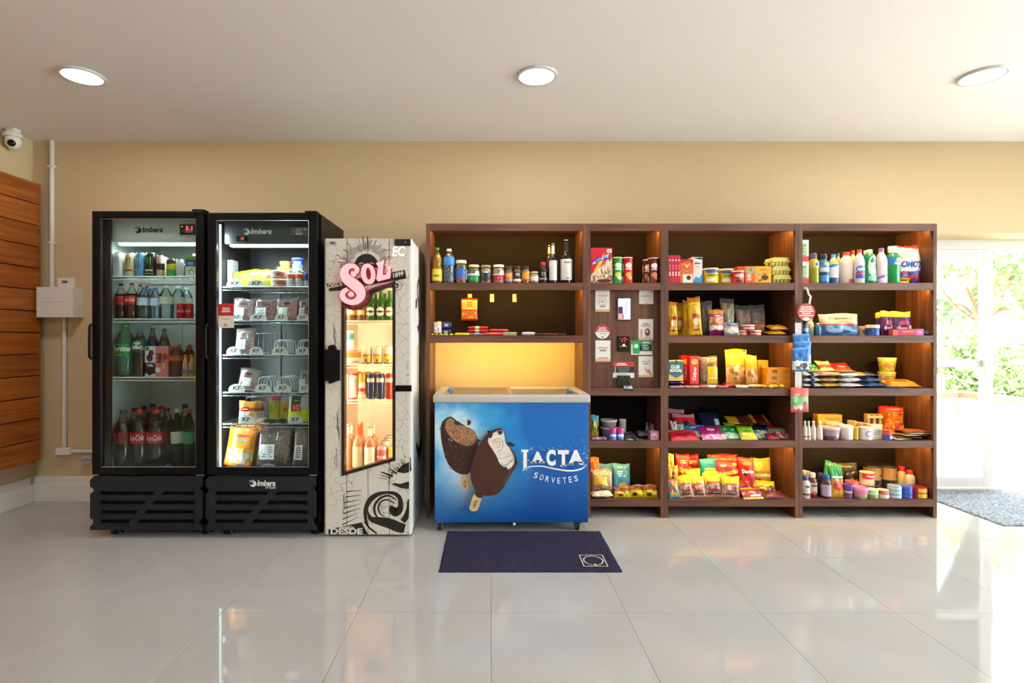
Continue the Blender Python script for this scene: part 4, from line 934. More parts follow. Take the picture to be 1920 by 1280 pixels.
PROF = {
 'soda': ([(.8, 0), (.95, .015), (1, .05), (1, .27), (.92, .34), (.92, .4), (1, .48), (1, .62), (.93, .69), (.66, .79), (.4, .87), (.3, .91), (.3, .935)], .935, .37),
 'water': ([(.85, 0), (1, .02), (.92, .08), (1, .13), (.92, .18), (1, .23), (.92, .28), (1, .34), (1, .66), (.93, .73), (.64, .84), (.4, .9), (.36, .93)], .93, .42),
 'wine': ([(.95, 0), (1, .02), (1, .56), (.92, .63), (.62, .70), (.42, .74), (.37, .80), (.36, .955), (.41, .96), (.41, .985)], .985, .36),
 'beer': ([(.95, 0), (1, .02), (1, .55), (.9, .63), (.6, .74), (.44, .83), (.4, .93), (.46, .94), (.46, .955)], .955, .46),
 'square': ([(.9, 0), (1, .02), (1, .66), (.95, .74), (.6, .84), (.4, .88), (.38, .92)], .92, .46),
 'oil': ([(.9, 0), (1, .03), (1, .42), (.9, .46), (.96, .52), (.96, .62), (.8, .72), (.5, .84), (.34, .89), (.3, .93)], .93, .38),
 'soap': ([(.85, 0), (1, .03), (.98, .25), (.8, .5), (.86, .62), (.95, .74), (.9, .82), (.5, .88), (.36, .90)], .90, .42),
 'jug': ([(.92, 0), (1, .03), (1, .58), (.95, .68), (.7, .8), (.42, .87), (.4, .9)], .9, .46),
 'small': ([(.85, 0), (1, .03), (1, .3), (.88, .38), (.95, .5), (.9, .6), (.6, .74), (.42, .8), (.42, .86)], .86, .5),
 'sauce': ([(.92, 0), (1, .03), (1, .66), (.9, .74), (.62, .80), (.58, .82)], .82, .66),
 'jar': ([(.92, 0), (1, .04), (1, .68), (.9, .78), (.82, .82), (.82, .86)], .86, .92),
}
def bottle(x0, x1, top, desc, kind, c, cap, label=None, decos=(), drink=None, fill=.75, dy=0, z=None, name='bottle', sy=1.0, cat='bottle', neck=None, h=None, capm=None):
    """label = (colour, from, to) sleeve; drink = colour of what is inside a clear shell"""
    z = S.z if z is None else z; W = (x1-x0)*(S.Y+.05)/F; Y = S.Y+.012+dy+W/2*sy; x, W, hh = spot(x0, x1, top, Y, z); h = h or hh; R = W/2
    t = goods(name, desc, cat, x, Y, z+.0004)
    P, zc, rc = PROF[kind]; p = [(r*R, q*h) for r, q in P]; rf = rfn(p)
    def sq(o):
        if sy != 1.0:
            for v in o.data.vertices: v.co.y *= sy
        return o
    body = sq(MB().lathe(p, seg=22).build('bottle_body' if kind != 'jar' else 'jar_body', c if not isinstance(c, str) else mat(c, .25), t))
    if drink:
        zs = [q for r, q in p if q < fill*h]+[fill*h]; pr = [(max(rf(q)-.0016, .001), q if i else .002) for i, q in enumerate(zs)]
        sq(MB().lathe(pr, seg=18).build('contents', drink if not isinstance(drink, str) else mat(drink, .2), t))
    if neck: sq(MB().lathe([(rf(q*h)+.0008, q*h) for q in (neck[1], (neck[1]+neck[2])/2, neck[2])], seg=18).build('neck_foil', mat(neck[0], .3), t))
    r0 = rc*R; n = 18
    sq(MB().lathe([(r0, zc*h+.0003), (r0*1.02, zc*h+(1-zc)*h*.7), (r0*.93, h), (0, h)], seg=n).build('lid' if kind == 'jar' else 'cap', capm or mat(cap, .35), t))
    if label:
        lc, l0, l1 = label; zs = [l0+(l1-l0)*k/5 for k in range(6)]
        q = MB(); q.lathe([(rf(k*h)+.0008, k*h) for k in zs], seg=26); q.f = [f for f in q.f if len(f) == 4]; q.mi = q.mi[:len(q.f)]; q.sm = q.sm[:len(q.f)]
        sq(q.build('label_sleeve', M_(lc), t))
    decorate(t, decos, cylmap(lambda q: rf(q)+.001, h, sy)); return t
def bagsurf(T, seed, seal=.07):
    r = random.Random(seed); k = [r.uniform(0, 6.3) for _ in range(6)]
    def hf(a, b):
        v = min(max((b-seal)/(1-2*seal), 0), 1)
        e = max(1-abs(a)**3.2, 0)**.55*math.sin(math.pi*v)**.42 if 0 < v < 1 else 0
        wr = 1+.16*math.sin(3.1*a+4.2*b+k[0])+.10*math.sin(7*a-6*b+k[1])+.08*math.sin(11*b+5*a+k[2])+.05*math.sin(15*a+9*b+k[3])
        return T/2*.84*e*wr+.0006+.0007*math.sin(34*a+k[4])*(1 if e < .3 else .2)
    return hf
def bagmesh(mb, W, h, T, seed, seal=.07, m=None, nx=14, nz=16, waist=.04):
    hf = bagsurf(T, seed, seal); v = []; f = []
    def pt(a, b, s): return (a*W/2*(1-waist*math.sin(math.pi*b)), s*hf(a, b), b*h+.004*math.sin(3*a+seed)*(b > .95))
    for s in (-1, 1):
        for j in range(nz+1):
            for i in range(nx+1): v.append(pt(2*i/nx-1, j/nz, s))
    n = (nx+1)*(nz+1)
    for j in range(nz):
        for i in range(nx): q = j*(nx+1)+i; f += [(q, q+1, q+nx+2, q+nx+1), (n+q, n+q+nx+1, n+q+nx+2, n+q+1)]
    for j in range(nz):
        for i in (0, nx): q = j*(nx+1)+i; f.append((q, q+nx+1, n+q+nx+1, n+q))
    for i in range(nx):
        for j in (0, nz): q = j*(nx+1)+i; f.append((q, n+q, n+q+1, q+1))
    mb.add(v, f, m, True)
    def Mp(a, b, e):                                   # the faceted surface itself, so that print lies on it
        u = min(max((a+1)/2*nx, 0), nx-1e-6); w = min(max(b*nz, 0), nz-1e-6); i, j = int(u), int(w); u -= i; w -= j
        g = lambda p, q: hf(2*p/nx-1, q/nz)
        y = g(i, j)*(1-u)*(1-w)+g(i+1, j)*u*(1-w)+g(i, j+1)*(1-u)*w+g(i+1, j+1)*u*w
        return (a*W/2*(1-waist*math.sin(math.pi*b)), -y-.0016-e, b*h)
    return Mp
SEED = [100]
def settle(t, z):
    """lower or raise a leaning packet until its lowest point rests at height z"""
    R = t.rotation_euler.to_matrix(); lo = min((R @ (v.co+c.location)).z for c in t.children for v in c.data.vertices)
    t.location.z = z+.0004-lo+NUDGE.get(NTH[0], (0, 0, 0))[2]*.001; return t
def bag(x0, x1, top, desc, m, decos=(), T=.05, dy=0, z=None, lean=8, yaw=0, name='snack_bag', cat='bag', film=None, roll=0, h=None, seal=.07, parts=()):
    """upright pillow bag; lean in degrees backwards"""
    SEED[0] += 1; z = S.z if z is None else z; Y = S.Y+.015+dy+T/2; x, W, hh = spot(x0, x1, top, Y, z); h = h or max(hh, .03)/max(math.cos(math.radians(lean)), .3)
    t = goods(name, desc, cat, x, Y, z+.001+T/2*math.sin(math.radians(lean))+W/2*abs(math.sin(math.radians(roll))), (math.radians(-lean), math.radians(roll), yaw))
    q = MB(); Mp = bagmesh(q, W, h, T, SEED[0], seal); q.build('wrapper' if film is None else 'clear_film', M_(m) if film is None else film, t)
    if film is not None:
        q = MB(); bagmesh(q, W*.9, h*.82, T*.86, SEED[0], .03, waist=.02); o = q.build('contents', M_(m), t); o.location = (0, 0, h*.06)
    settle(t, z); decorate(t, decos, Mp); return t
def flat(x0, x1, desc, m, decos=(), L=.14, T=.02, dy=0, z=None, yaw=0, name='sweet_packet', cat='packet', tilt=4, top=None, roll=0):
    """packet lying on the shelf, its face up, tipped a little towards the room"""
    SEED[0] += 1; z = S.z if z is None else z; Y = S.Y+.012+dy; x, W, _ = spot(x0, x1, 0, Y+.03, z)
    t = goods(name, desc, cat, x, Y, z+T/2+.0006, (math.radians(-90+tilt), 0, yaw))
    if roll: t.rotation_euler = (math.radians(-90+tilt), math.radians(roll), yaw)
    q = MB(); Mp = bagmesh(q, W, L, T, SEED[0], .06, nx=12, nz=10); q.build('wrapper', M_(m), t); settle(t, z); decorate(t, decos, Mp); return t
def bar(x0, x1, desc, m, decos=(), hgt=.018, d=.035, dy=0, z=None, yaw=0, name='wrapped_bar', cat='bar', clipend=True):
    """long wrapped bar lying across, long side to the room, crimped ends"""
    z = S.z if z is None else z; Y = S.Y+.012+dy+d/2; x, W, _ = spot(x0, x1, 0, Y, z); SEED[0] += 1
    t = goods(name, desc, cat, x, Y, z+.0005, (0, 0, yaw)); n = 12; q = MB(); v = []; f = []; m8 = 10
    for i in range(n+1):
        u = i/n; e = min(1, min(u, 1-u)/.1); ry = d/2*(.75+.25*e); rz = hgt/2*(.12+.88*e**.6)*(1+.05*math.sin(9*u+SEED[0]))
        for k in range(m8): a = 2*math.pi*k/m8; ca, sa = math.cos(a), math.sin(a); v.append(((u-.5)*W, ry*math.copysign(abs(ca)**.6, ca), hgt*.52+rz*math.copysign(abs(sa)**.6, sa)))
    for i in range(n):
        for k in range(m8): k2 = (k+1) % m8; f.append((i*m8+k, i*m8+k2, (i+1)*m8+k2, (i+1)*m8+k))
    f += [tuple(range(m8-1, -1, -1)), tuple(n*m8+k for k in range(m8))]
    q.add(v, f, None, True); q.build('wrapper', M_(m), t); decorate(t, decos, lambda a, b, e: (a*W/2*.8, -d/2-.001-e, b*hgt)); return t
def kf(x0, x1, base_py=None, dy=0.0, loops=0, desc='white rounded price card with black letters', ht=15):
    """rounded shelf card with the shop letters, and the white divider loops behind it"""
    Y = S.Y+.004+dy; x, W, _ = spot(x0, x1, 0, Y, S.z); h = ht*Y/F
    t = goods('price_card', desc, 'card', x, Y, S.z+.0005)
    a = [(-W/2, 0), (W/2, 0)]+[(W/2*math.cos(k*math.pi/10)*(1 if 2 < k < 8 else 1), h*(.35+.65*math.sin(k*math.pi/10)) if 0 < k < 10 else h*.35) for k in range(11)]
    MB().prism([a], -.001, .001).build('card', mat('dcdcd6', .4), t)
    q = MB(); add_text(q, 'KF', -W*.24, W*.26, h*.25, h*.75, -.0014, mat('22252a'), .02, .1); q.build('printed_label', None, t)
    for k in range(loops):
        o = MB().tube(smooth_path([(-W*.42, .03+.045*k, 0), (-W*.42, .03+.045*k, h*1.1), (-W*.25, .03+.045*k, h*1.75), (W*.25, .03+.045*k, h*1.75), (W*.42, .03+.045*k, h*1.1), (W*.42, .03+.045*k, 0)], 4), .0035, 6).build('divider_loop', mat('d4d8d6', .4), t)
    return t
FILM = clear('ffffff', .10, .12, 1.6)
def meat(x0, x1, top, desc, c=('a8424a', 'c8666a', 'e4b0a8'), dy=.0, lean=14, T=.035, yaw=0, card=None, sticker=True, roll=0):
    d = [('r', -.3 if not roll else -.1, .36, .42, .36, 'e9ecea'), ('l', -.3 if not roll else -.1, .36, .34, .28, 5, '8f9496')]
    if sticker: d.append(('e', .0, .72, .3, .12, '4a2226'))
    return bag(x0, x1, top, desc, food(*c, 26, .35), d, T=T, dy=dy, lean=lean, yaw=yaw, name='meat_pack', cat='meat', film=FILM, roll=roll, seal=.05)
# ================================================================== goods: unit over the chest freezer
T_ = lambda s, a, b, w, h, c, bold=.02, sh=0: ('t', s, a, b, w, h, c, bold, sh)
shelf(YS, SHZ['A'], 'on top shelf above freezer', U1)
CL = clear('ffffff', .04, .04, 1.2)
bottle(809, 830, 464.5, 'yellow cooking oil bottle with green cap', 'oil', clear('fff2b0', .05, .04), '1f7a38', ('c9a227', .06, .40), [('r', 0, .23, .62, .3, 'e8c53a'), ('e', 0, .2, .5, .06, '4f8a2c'), ('l', 0, .29, .45, .06, 2, '6d4a10')], 'b98a14', .8, name='oil_bottle')
bottle(831, 853, 467, 'blue-sleeved bottle of dark speckled seeds with white cap', 'water', clear('e8f4ff', .06, .04), 'e9d9d2', ('2b7fd0', .52, .76), [('l', 0, .66, .4, .08, 3, 'e8f2fa'), ('e', 0, .82, .2, .04, 'ecd0c8')], food('2c2f33', '5a5f64', 'c8ccd0', 22), .5, name='seed_bottle')
def jar(x0, x1, top, desc, lid, content, label, decos=(), **k): return bottle(x0, x1, top, desc, 'jar', clear('f6f4ea', .05, .04), lid, label, decos, content, .8, name='glass_jar', cat='jar', **k)
OLV = food('7a7a2a', 'a39a3a', '4f5420', 14); CORN = food('e0d7b0', 'f0e8c8', 'c8b890', 9)
jar(854, 875.5, 488.5, 'olive jar with blue label and white lid', 'd9d3c4', OLV, ('2366b0', .14, .62), [('l', 0, .45, .45, .12, 2, 'dfe9f2'), ('r', 0, .2, .8, .06, 'b02a3a'), ('r', .8, .38, .18, .44, 'c5cfe0')])
jar(877, 899.5, 497, 'olive jar with green and white label and cream lid', 'cfc0a0', OLV, ('1e8a44', .1, .40), [('r', 0, .46, .95, .1, 'd8dcd4'), ('e', .42, .55, .28, .22, 'eef0ea'), ('l', .42, .55, .12, .1, 2, '2d3a30'), ('l', .1, .25, .4, .1, 2, 'cfe8cf')])
jar(901, 921, 497.5, 'cream sauce jar with dark oval label', '7c8a74', mat('d8bd8c', .3), None, [('e', .05, .38, .72, .58, '2d1f1e'), ('l', .05, .42, .5, .2, 3, 'd8c4c0'), ('r', 0, .6, .3, .08, 'e3e0da')])
jar(923.5, 946, 497, 'palm heart jar with crimson label and white lid', 'e2ddd2', CORN, ('b8163e', .13, .42), [('e', .4, .55, .28, .22, 'eef0ea'), ('l', .4, .55, .12, .1, 2, '2d3a30'), ('l', .3, .27, .45, .1, 2, 'f0d8dc'), ('r', 0, .46, .9, .05, 'd8e0b8')])
jar(947, 961.7, 500, 'small pepper jar with orange and blue label and dark lid', '241c14', food('a06a20', 'd09030', '7a4a18', 12), ('c8741c', .2, .62), [('r', 0, .15, .85, .1, '6e8fc0'), ('e', 0, .45, .4, .25, 'e8a838')])
jar(962.5, 977.5, 499.5, 'small pepper jar with black label and dark lid', '241c14', food('a08030', 'c8a850', '7a5a18', 12), ('1c1a1a', .2, .66), [('r', 0, .17, .85, .14, 'd8d0c4'), ('e', 0, .5, .35, .2, '9a9a94')])
jar(978, 993, 499.5, 'small pepper jar with yellow label and dark lid', '241c14', food('c89020', 'e8b838', '9a5a18', 12), ('e0951c', .2, .66), [('r', 0, .2, .85, .12, 'c04a20'), ('l', 0, .45, .5, .2, 3, '7a3a10')])
jar(993.5, 1010, 509.6, 'short white spread jar with tan lid', 'c0a878', mat('d9d3c2', .4), ('d4cdbb', .2, .6), [('l', 0, .4, .6, .24, 3, '8a8878')])
bottle(1010.5, 1026, 492, 'dark sauce bottle with big red cap', 'sauce', '17100f', 'a8102a', None, [('r', 0, .2, .75, .07, 'c07a88'), ('l', 0, .42, .3, .16, 4, 'b8b0ac')], name='sauce_bottle')
bottle(1023.5, 1036, 460, 'dark vinegar bottle with cream foil neck', 'wine', '120d0d', 'cdb893', None, [], dy=.09, neck=('cdb893', .78, .955))
bottle(1029.5, 1044, 457, 'dark vinegar bottle with white foil neck and tall pale label', 'wine', '120d0d', 'd9d3d0', None, [('r', 0, .32, .78, .5, 'cfccc8'), ('l', 0, .44, .5, .16, 4, '8f8a84'), ('l', 0, .25, .45, .06, 2, '6b665f')], neck=('d9d3d0', .74, .955))
bottle(1051, 1072, 450, 'black wine bottle with large white label', 'wine', mat('0d0f0c', .12), 'b9b0a0', None, [('r', 0, .31, .88, .48, 'd3ccc4'), ('t', 'MINHA', .1, .47, .4, .035, '3a3430'), ('l', .05, .33, .5, .08, 2, '8a8078'), ('r', .1, .11, .2, .02, '4a443e')], neck=('14130f', .74, .955), name='wine_bottle')
shelf(YS, SHZ['B'], 'on second shelf above freezer', U1)
carton(806.5, 813, 604, 'small brown box at the shelf end', '6b4a3c', [('l', 0, .5, .5, .4, 3, 'a08a78')], d=.1)
bag(813.5, 829, 603, 'white patterned sweets bag', food('d8d0c4', 'ece6dc', '8a7a6c', 12), [('r', 0, .12, .9, .1, 'c03a2a')], T=.04, lean=4)
for k, (zz, c) in enumerate(((.0, '15235a'), (.048, '1a2c6e'))):
    bar(828.5, 847, ('lower' if k == 0 else 'upper')+' navy blue biscuit pack', foil(c), [T_('OREO', 0, .5, .5, .4, 'dfe6f2')], .046, .06, .02, SHZ['B']+zz, name='biscuit_pack', cat='packet')
for k in range(9): flat(808+k*4.6, 813+k*4.6, 'tiny yellow wrapped sweet', foil(['d8c832', 'e8dc50', 'c0b838'][k % 3]), [], .03, .012, .0, yaw=.3*(-1)**k, name='wrapped_sweet', cat='sweet')
bar(852, 881, 'bright yellow chocolate bar lying at the front', foil('d9c51e'), [], .018, .04)
bar(881.5, 906, 'steel blue chocolate bar lying at the front', foil('51708f'), [], .012, .04)
RB = bands([(0, 'b81a1c'), (.36, 'd8c0a0'), (.56, 'b81a1c')], None, .01, .3, .3, False)
for k, n in enumerate(('lowest', 'middle', 'topmost')): bar(876.5, 916, n+' red wafer pack with beige centre in stack', RB, [], .021, .05, .05, SHZ['B']+k*.0215, name='wafer_pack')
bars = bar
for k, n in enumerate(('lower', 'upper')): bar(917, 954, n+' plain glossy red bar on the stack', foil('c01a1e'), [], .022, .05, .05, SHZ['B']+.023*k, name='wrapped_bar')
bar(907, 940.5, 'light red bar lying in front of red stack', foil('c8403c'), [], .02, .035)
bar(942, 969.5, 'yellow flat bar beneath the grey one', foil('c9bf7a'), [], .008, .04)
bar(941.5, 970, 'grey silver bar on top of yellow bar', foil('a5a49c'), [], .014, .04, .0, SHZ['B']+.0085)
bar(976, 1005, 'lilac and white chocolate bar', bands([(0, '4a3a5a'), (.1, 'b9b4c8'), (.9, '4a3a5a')], None, .01, .3, .3, False), [], .024, .04)
for k in range(3): bar(1006+k*18, 1025+k*18, 'dark maroon chocolate bar in a row', foil(['4a1218', '5a1a1e', '3d1014'][k]), [], .015, .04, .01+.01*k)
# hanging hooks and bag on the back panel
yb = YW-.0515
for k, (a, b) in enumerate(((877, 885), (918.5, 926.5), (960.7, 968.8))):
    Y = yb-.002; x = X_((a+b)/2, Y); z0, z1 = Z_(566, Y), Z_(551, Y)
    t = thing('peg_hook', ['pale price hook holding the peanut bag', 'pale empty price hook beside the peanut bag', 'pale empty price hook furthest from the peanut bag'][k], 'hook', (x, yb-.0005, z0))
    MB().box(-.015, .015, -.003, 0, 0, z1-z0, None, .0008).build('plate', mat('e3cf9a', .5), t)
    MB().tube(smooth_path([(0, -.003, (z1-z0)*.6), (.004, -.03, (z1-z0)*.55), (.008, -.05, (z1-z0)*.62), (.01, -.055, (z1-z0)*.8)]), .0018, 6).build('prong', mat('8a7a50', .4), t)
Y = yb-.07; SEED[0] += 1; x, W = X_(880, Y), 31*Y/F; z0, z1 = Z_(601, Y), Z_(559, Y)
t = thing('peanut_bag', 'orange and red peanut bag hanging from a hook above chest freezer', 'bag', (x, Y, z0))
q = MB(); Mp = bagmesh(q, W, z1-z0, .025, SEED[0]); q.build('wrapper', bands([(0, '8a1c14'), (.08, '9a5a20'), (.4, 'b02018'), (.48, 'd9932a'), (.9, 'a81c14')], (.08, .4, '9a5a20', 'c08030', '6a3a14', 12)), t)
decorate(t, [('l', 0, .72, .4, .22, 3, '6a3010'), ('e', -.6, .74, .12, .08, '8a3a14')], Mp)

# ================================================================== narrow unit
shelf(YS, SHZ['A'], 'above the notice board', U2)
t = carton(1107.5, 1148, 464.5, 'tall red breakfast cereal box', 'c8102a', [
    ('P', [(-1, .0), (1, .0), (1, .7), (.55, .66), (-.2, .42), (-.55, .36), (-1, .22)], food('d8c4a8', 'c0a484', '8a6248', 11, .5)),
    ('P', [(-.7, .34), (.35, .92), (.1, .72), (.35, .7), (-.45, .33)], 'e8b818'),
    ('P', [(-.85, .52), (.62, .72), (.72, .84), (-.75, .63)], 'c9d4ee'),
    ('t', 'NESCAU', -.06, .68, .8, .12, '1c2a8a', .04, 0, .26, .6), ('e', .25, .06, .7, .1, '5a1c22'), ('r', .72, .91, .22, .1, 'e8e4dc'), ('l', .72, .9, .18, .06, 2, '5a6a5a')], d=.055, dy=.005)
def tube(x0, x1, top, desc, c, pic, dy=0):
    return tin(x0, x1, top, desc, c, [('e', 0, .68, .42, .2, 'eae4dc'), ('r', 0, .54, .4, .07, pic[0]), ('e', -.05, .32, .36, .2, pic[1]), ('e', .15, .2, .3, .13, pic[2]), ('r', -.8, .6, .08, .3, 'e6e2da'), ('r', -.8, .15, .08, .2, 'e6e2da')], dy=dy, lid='e0d2c4', lh=.006, name='crisp_tube', cat='tube')
tube(1148, 1167, 483, 'green cardboard crisp tube with white lid', '0f8a2c', ('cfe8c0', 'e0c850', 'e8ece0'))
tube(1167.5, 1186, 483, 'bright red cardboard crisp tube beside the green one', 'c4121e', ('e8a8a0', 'e0a850', 'd8a060'))
tube(1216.5, 1236, 484, 'dark maroon crisp tube at the front', '55141a', ('d8a8b0', 'c87838', 'a05830'))
tube(1205, 1218, 487, 'dark maroon crisp tube behind the other maroon tube', '55141a', ('d8a8b0', 'c87838', 'a05830'), .1)
# notice board: cards, screen, scanner, card terminal
NB = BY-.0006
def notice(x0, x1, y0, y1, desc, decos, c='dcd8d0', round_=False, foot=None, name='paper_notice'):
    Y = BY; x, W = X_((x0+x1)/2, Y), (x1-x0)*Y/F; z0, z1 = Z_(y1, Y), Z_(y0, Y); h = z1-z0
    t = thing(name, desc, 'notice', (x, NB, z0))
    if round_: MB().prism([circle(0, h/2, W/2, h/2, 32)], -.0025, 0).build('card', mat(c, .5), t)
    else: MB().box(-W/2, W/2, -.0025, 0, 0, h, None, .0008).build('card', mat(c, .5), t)
    d = list(decos)
    if foot: d = [('r', 0, .06, .995, .115, foot)]+d
    decorate(t, d, flatmap(W, h, -.0025)); return t
RD = 'b8243a'
notice(1116, 1143, 544, 584, 'white notice with red heading and a small round drawing', [T_('ATENÇÃO!', 0, .74, .68, .08, RD), ('e', 0, .47, .56, .34, 'a8645c'), ('e', 0, .47, .52, .315, 'dcd8d0'), ('l', 0, .47, .3, .12, 3, '8a8a86'), ('l', 0, .24, .62, .08, 2, '77736e')], foot='d0a684')
notice(1198, 1225, 543, 570, 'blank-looking white notice with a tiny red mark', [('P', [(.55, .78), (.72, .9), (.9, .8), (.75, .83)], 'a84040'), ('l', 0, .55, .75, .14, 2, '99958f'), ('r', 0, .06, .12, .05, '6a6660')])
notice(1116, 1143, 608.5, 635, 'round red and white sticker on the notice board', [('P', [(math.cos(math.pi*k/16)*.995, .5+.4975*math.sin(math.pi*k/16)) for k in range(17)], 'b8283c'), T_('NOSSO', 0, .76, .5, .12, 'eee8e2', .04), T_('MERCADO', 0, .6, .68, .12, 'eee8e2', .04), ('l', .1, .37, .5, .06, 1, '6a6660'), ('r', 0, .12, .12, .08, '44403c')], round_=True, name='round_sticker')
notice(1116, 1144.5, 638, 677.7, 'white notice with red heading and two lines, no picture', [T_('ATENÇÃO', 0, .65, .68, .09, RD), ('l', 0, .53, .7, .1, 2, '5a5652'), ('l', 0, .17, .85, .06, 1, RD)], foot='d0a684')
notice(1197, 1224.5, 598, 637.5, 'white notice with a picture of a long-haired person', [('l', 0, .78, .55, .07, 1, RD), ('l', 0, .68, .6, .1, 2, '8a8680'), ('P', [(-.2, .1), (.62, .1), (.5, .26), (.3, .33), (-.05, .3)], 'b9bcc4'), ('e', .2, .38, .36, .36, '5a2f24'), ('e', .14, .42, .18, .16, 'c9977c'), ('P', [(-.7, .14), (-.5, .14), (-.5, .42), (-.66, .46), (-.78, .4)], 'c9977c'), ('e', -.6, .48, .1, .06, 'a83040')], foot='d0a684')
notice(1183, 1223, 638.5, 665, 'wide green and black card with a green ticket', [('r', 0, .87, .995, .25, '1c8a50'), ('r', .1, .5, .88, .48, '1c2624'), ('r', -.52, .5, .32, .8, '209a58'), ('e', -.52, .62, .2, .3, 'cfe8d8'), T_('AGENDA', .3, .66, .3, .1, 'dfeee6'), ('l', .35, .45, .35, .22, 3, '9ad4b4'), ('l', .4, .87, .4, .12, 2, 'd8efe2')], name='info_card')
notice(1149, 1189, 678.5, 708, 'wide red, black and white instruction card above the terminal', [('r', 0, .86, .995, .275, 'c83232'), ('r', 0, .52, .995, .4, '20242a'), ('l', -.2, .86, .62, .18, 2, 'f2e6e0')]+[('e', -.8, .63-.12*k, .06, .09, 'd8d8d4') for k in range(3)]+[('l', .0, .63-.12*k, .68, .05, 1, 'a8aab0') for k in range(3)]+[('r', -.5+.25*k, .12, .09, .1, ['3a5a9a', 'b84848', '8a8a8a', '3a6a4a', '4a6aa8'][k]) for k in range(5)]+[('l', -.2, .22, .7, .05, 1, '8a8680')], name='info_card')
notice(1197, 1224, 667.5, 707, 'white notice with a picture of a pointing hand', [T_('ATUALIZE', 0, .75, .58, .07, RD), ('l', 0, .64, .65, .06, 1, '6a6660'), ('P', [(-.15, .46), (-.05, .46), (.2, .32), (.4, .42), (.62, .3), (.85, .12), (.6, .12), (.3, .2), (.05, .28), (-.12, .38)], 'b98468')], foot='d0a684')
Y = BY; x, W = X_(1169.5, Y), 25.5*Y/F; z0, z1 = Z_(600.5, Y), Z_(558, Y)
t = thing('tablet_screen', 'lit phone-sized screen mounted on the notice board', 'screen', (x, NB, z0))
MB().box(-W/2, W/2, -.012, 0, 0, z1-z0, None, .004).build('frame', mat('17151a', .3), t)
h = z1-z0
q = MB(); q.box(-W*.45, W*.45, -.0128, -.0122, h*.04, h*.96, emis('d8d4f4', .9)); q.box(-W*.44, -W*.05, -.0134, -.0130, h*.06, h*.6, emis('3a2440', .6)); q.box(-W*.42, -W*.12, -.0140, -.0136, h*.08, h*.3, emis('d88878', .7))
q.prism([[(-W*.02, h*.12), (W*.36, h*.06), (W*.36, h*.97), (-W*.08, h*.97), (-W*.12, h*.4)]], -.0146, -.0142, emis('b8c4e4', .9))
for k in range(6): q.box(0, W*.22, -.0152, -.0148, h*(.3+.09*k), h*(.32+.09*k), emis('6a7aa8', .6))
q.build('display', None, t)
x, W = X_(1169, Y), 24*Y/F; z0, z1 = Z_(659, Y), Z_(630, Y); h = z1-z0
t = thing('barcode_scanner', 'black barcode scanner glowing red on the notice board', 'scanner', (x, NB, z0))
MB().box(-W/2, W/2, -.01, 0, 0, h, None, .002).build('housing', mat('0c0a0a', .2), t)
q = MB(); g = random.Random(3)
for k in range(16): q.prism([circle(g.uniform(-W*.3, W*.25), h*g.uniform(.66, .92), .002, n=6)], -.0108, -.0102, emis('ff1840', 7))
q.build('red_light', None, t); q = MB(); q.prism([[(-W*.14, h*.36)]+[(W*.0+W*.13*math.cos(math.pi*k/8), h*.36+h*.15*math.sin(math.pi*k/8)) for k in range(9)]], -.0108, -.0102, mat('e0d4c8')); q.box(-W*.32, W*.25, -.0108, -.0102, h*.32, h*.36, mat('d0a838')); q.build('printed_label', None, t)
x = X_(1170, Y-.02); zt0 = SHZ['C']
t = thing('card_terminal', 'black card payment terminal standing beneath the instruction card', 'terminal', (x, Y-.002, zt0+.0008))
MB().box(-.045, .045, -.014, 0, 0, .082, None, .003).build('stand', mat('0d0e10', .3), t)
o = MB().box(-.034, .034, -.045, .0, 0, .015, None, .003).build('reader', mat('26292e', .35), t); o.location = (.022, -.017, .003); o.rotation_euler = (math.radians(28), 0, 0)
q = MB(); q.box(-.028, .028, -.04, -.006, .0152, .0158, mat('cfd4da')); q.box(-.02, .0, -.036, -.02, .016, .0164, mat('c05050')); q.box(-.022, .022, -.018, -.009, .016, .0164, mat('7a828c')); q.build('display', None, o)
q = MB()
for k in range(6): q.prism([circle(-.02+.011*k, .06+.012*math.sin(k*2), .0016, n=6)], -.0152, -.0145, emis('30c040', 3))
q.build('status_light', None, t)
shelf(YS, SHZ['D'], 'below the card terminal', U2)
bag(1107, 1123, 779, 'gold and teal standing pouch', bands([(0, '9a8a28'), (.35, 'c0a83a'), (.62, '3a8a98')], (.3, .7, '3a3018', 'c8b040', '6a7a3a', 5)), T=.03, lean=3, dy=.03, name='pouch')
tin(1126, 1157, 800, 'clear food tub with white lid, lower of two stacked', clear('d8d0cc', .35), [], .09, lid='cfc8c4', lh=.01, name='plastic_tub', cat='tub', taper=.85)
zz = Z_(800, YS+.16); tin(1126.5, 1156.5, 786, 'clear food tub with white lid, upper of two stacked', clear('d8d0cc', .35), [], .09, z=zz+.001, lid='d8d2ce', lh=.01, name='plastic_tub', cat='tub', taper=.9)
tin(1161, 1174, 786, 'tall white spice tin behind the gum bottles', 'b8b2ac', [('l', 0, .5, .5, .5, 4, '7a7672')], .1, lid='d8d4cf', lh=.006)
for a, b, n in ((1142.5, 1156, 'beside the clear tubs'), (1156.5, 1170, 'with its neighbour pressed to it')):
    tin(a, b, 801, 'pink-lidded gum bottle '+n, bands([(0, 'c02a7a'), (.16, '2a78c0'), (.45, 'a8c8e8'), (.62, '2a78c0')], None, .05, .35, 0), [('e', 0, .4, .6, .22, 'e4d8ec')], .0, lid='d0307a', lh=.034, name='gum_bottle', cat='bottle', lr=.96)
for k in range(6): bar(1107.5+k*4.6, 1113+k*4.6, 'small striped sweet roll lying end on', foil(['c86a8a', '8a6ac0', 'd8a0b8', '7a9a6a', 'c05a7a', 'b88ac8'][k]), [], .016, .07, .0, yaw=.0, name='sweet_roll', cat='sweet')
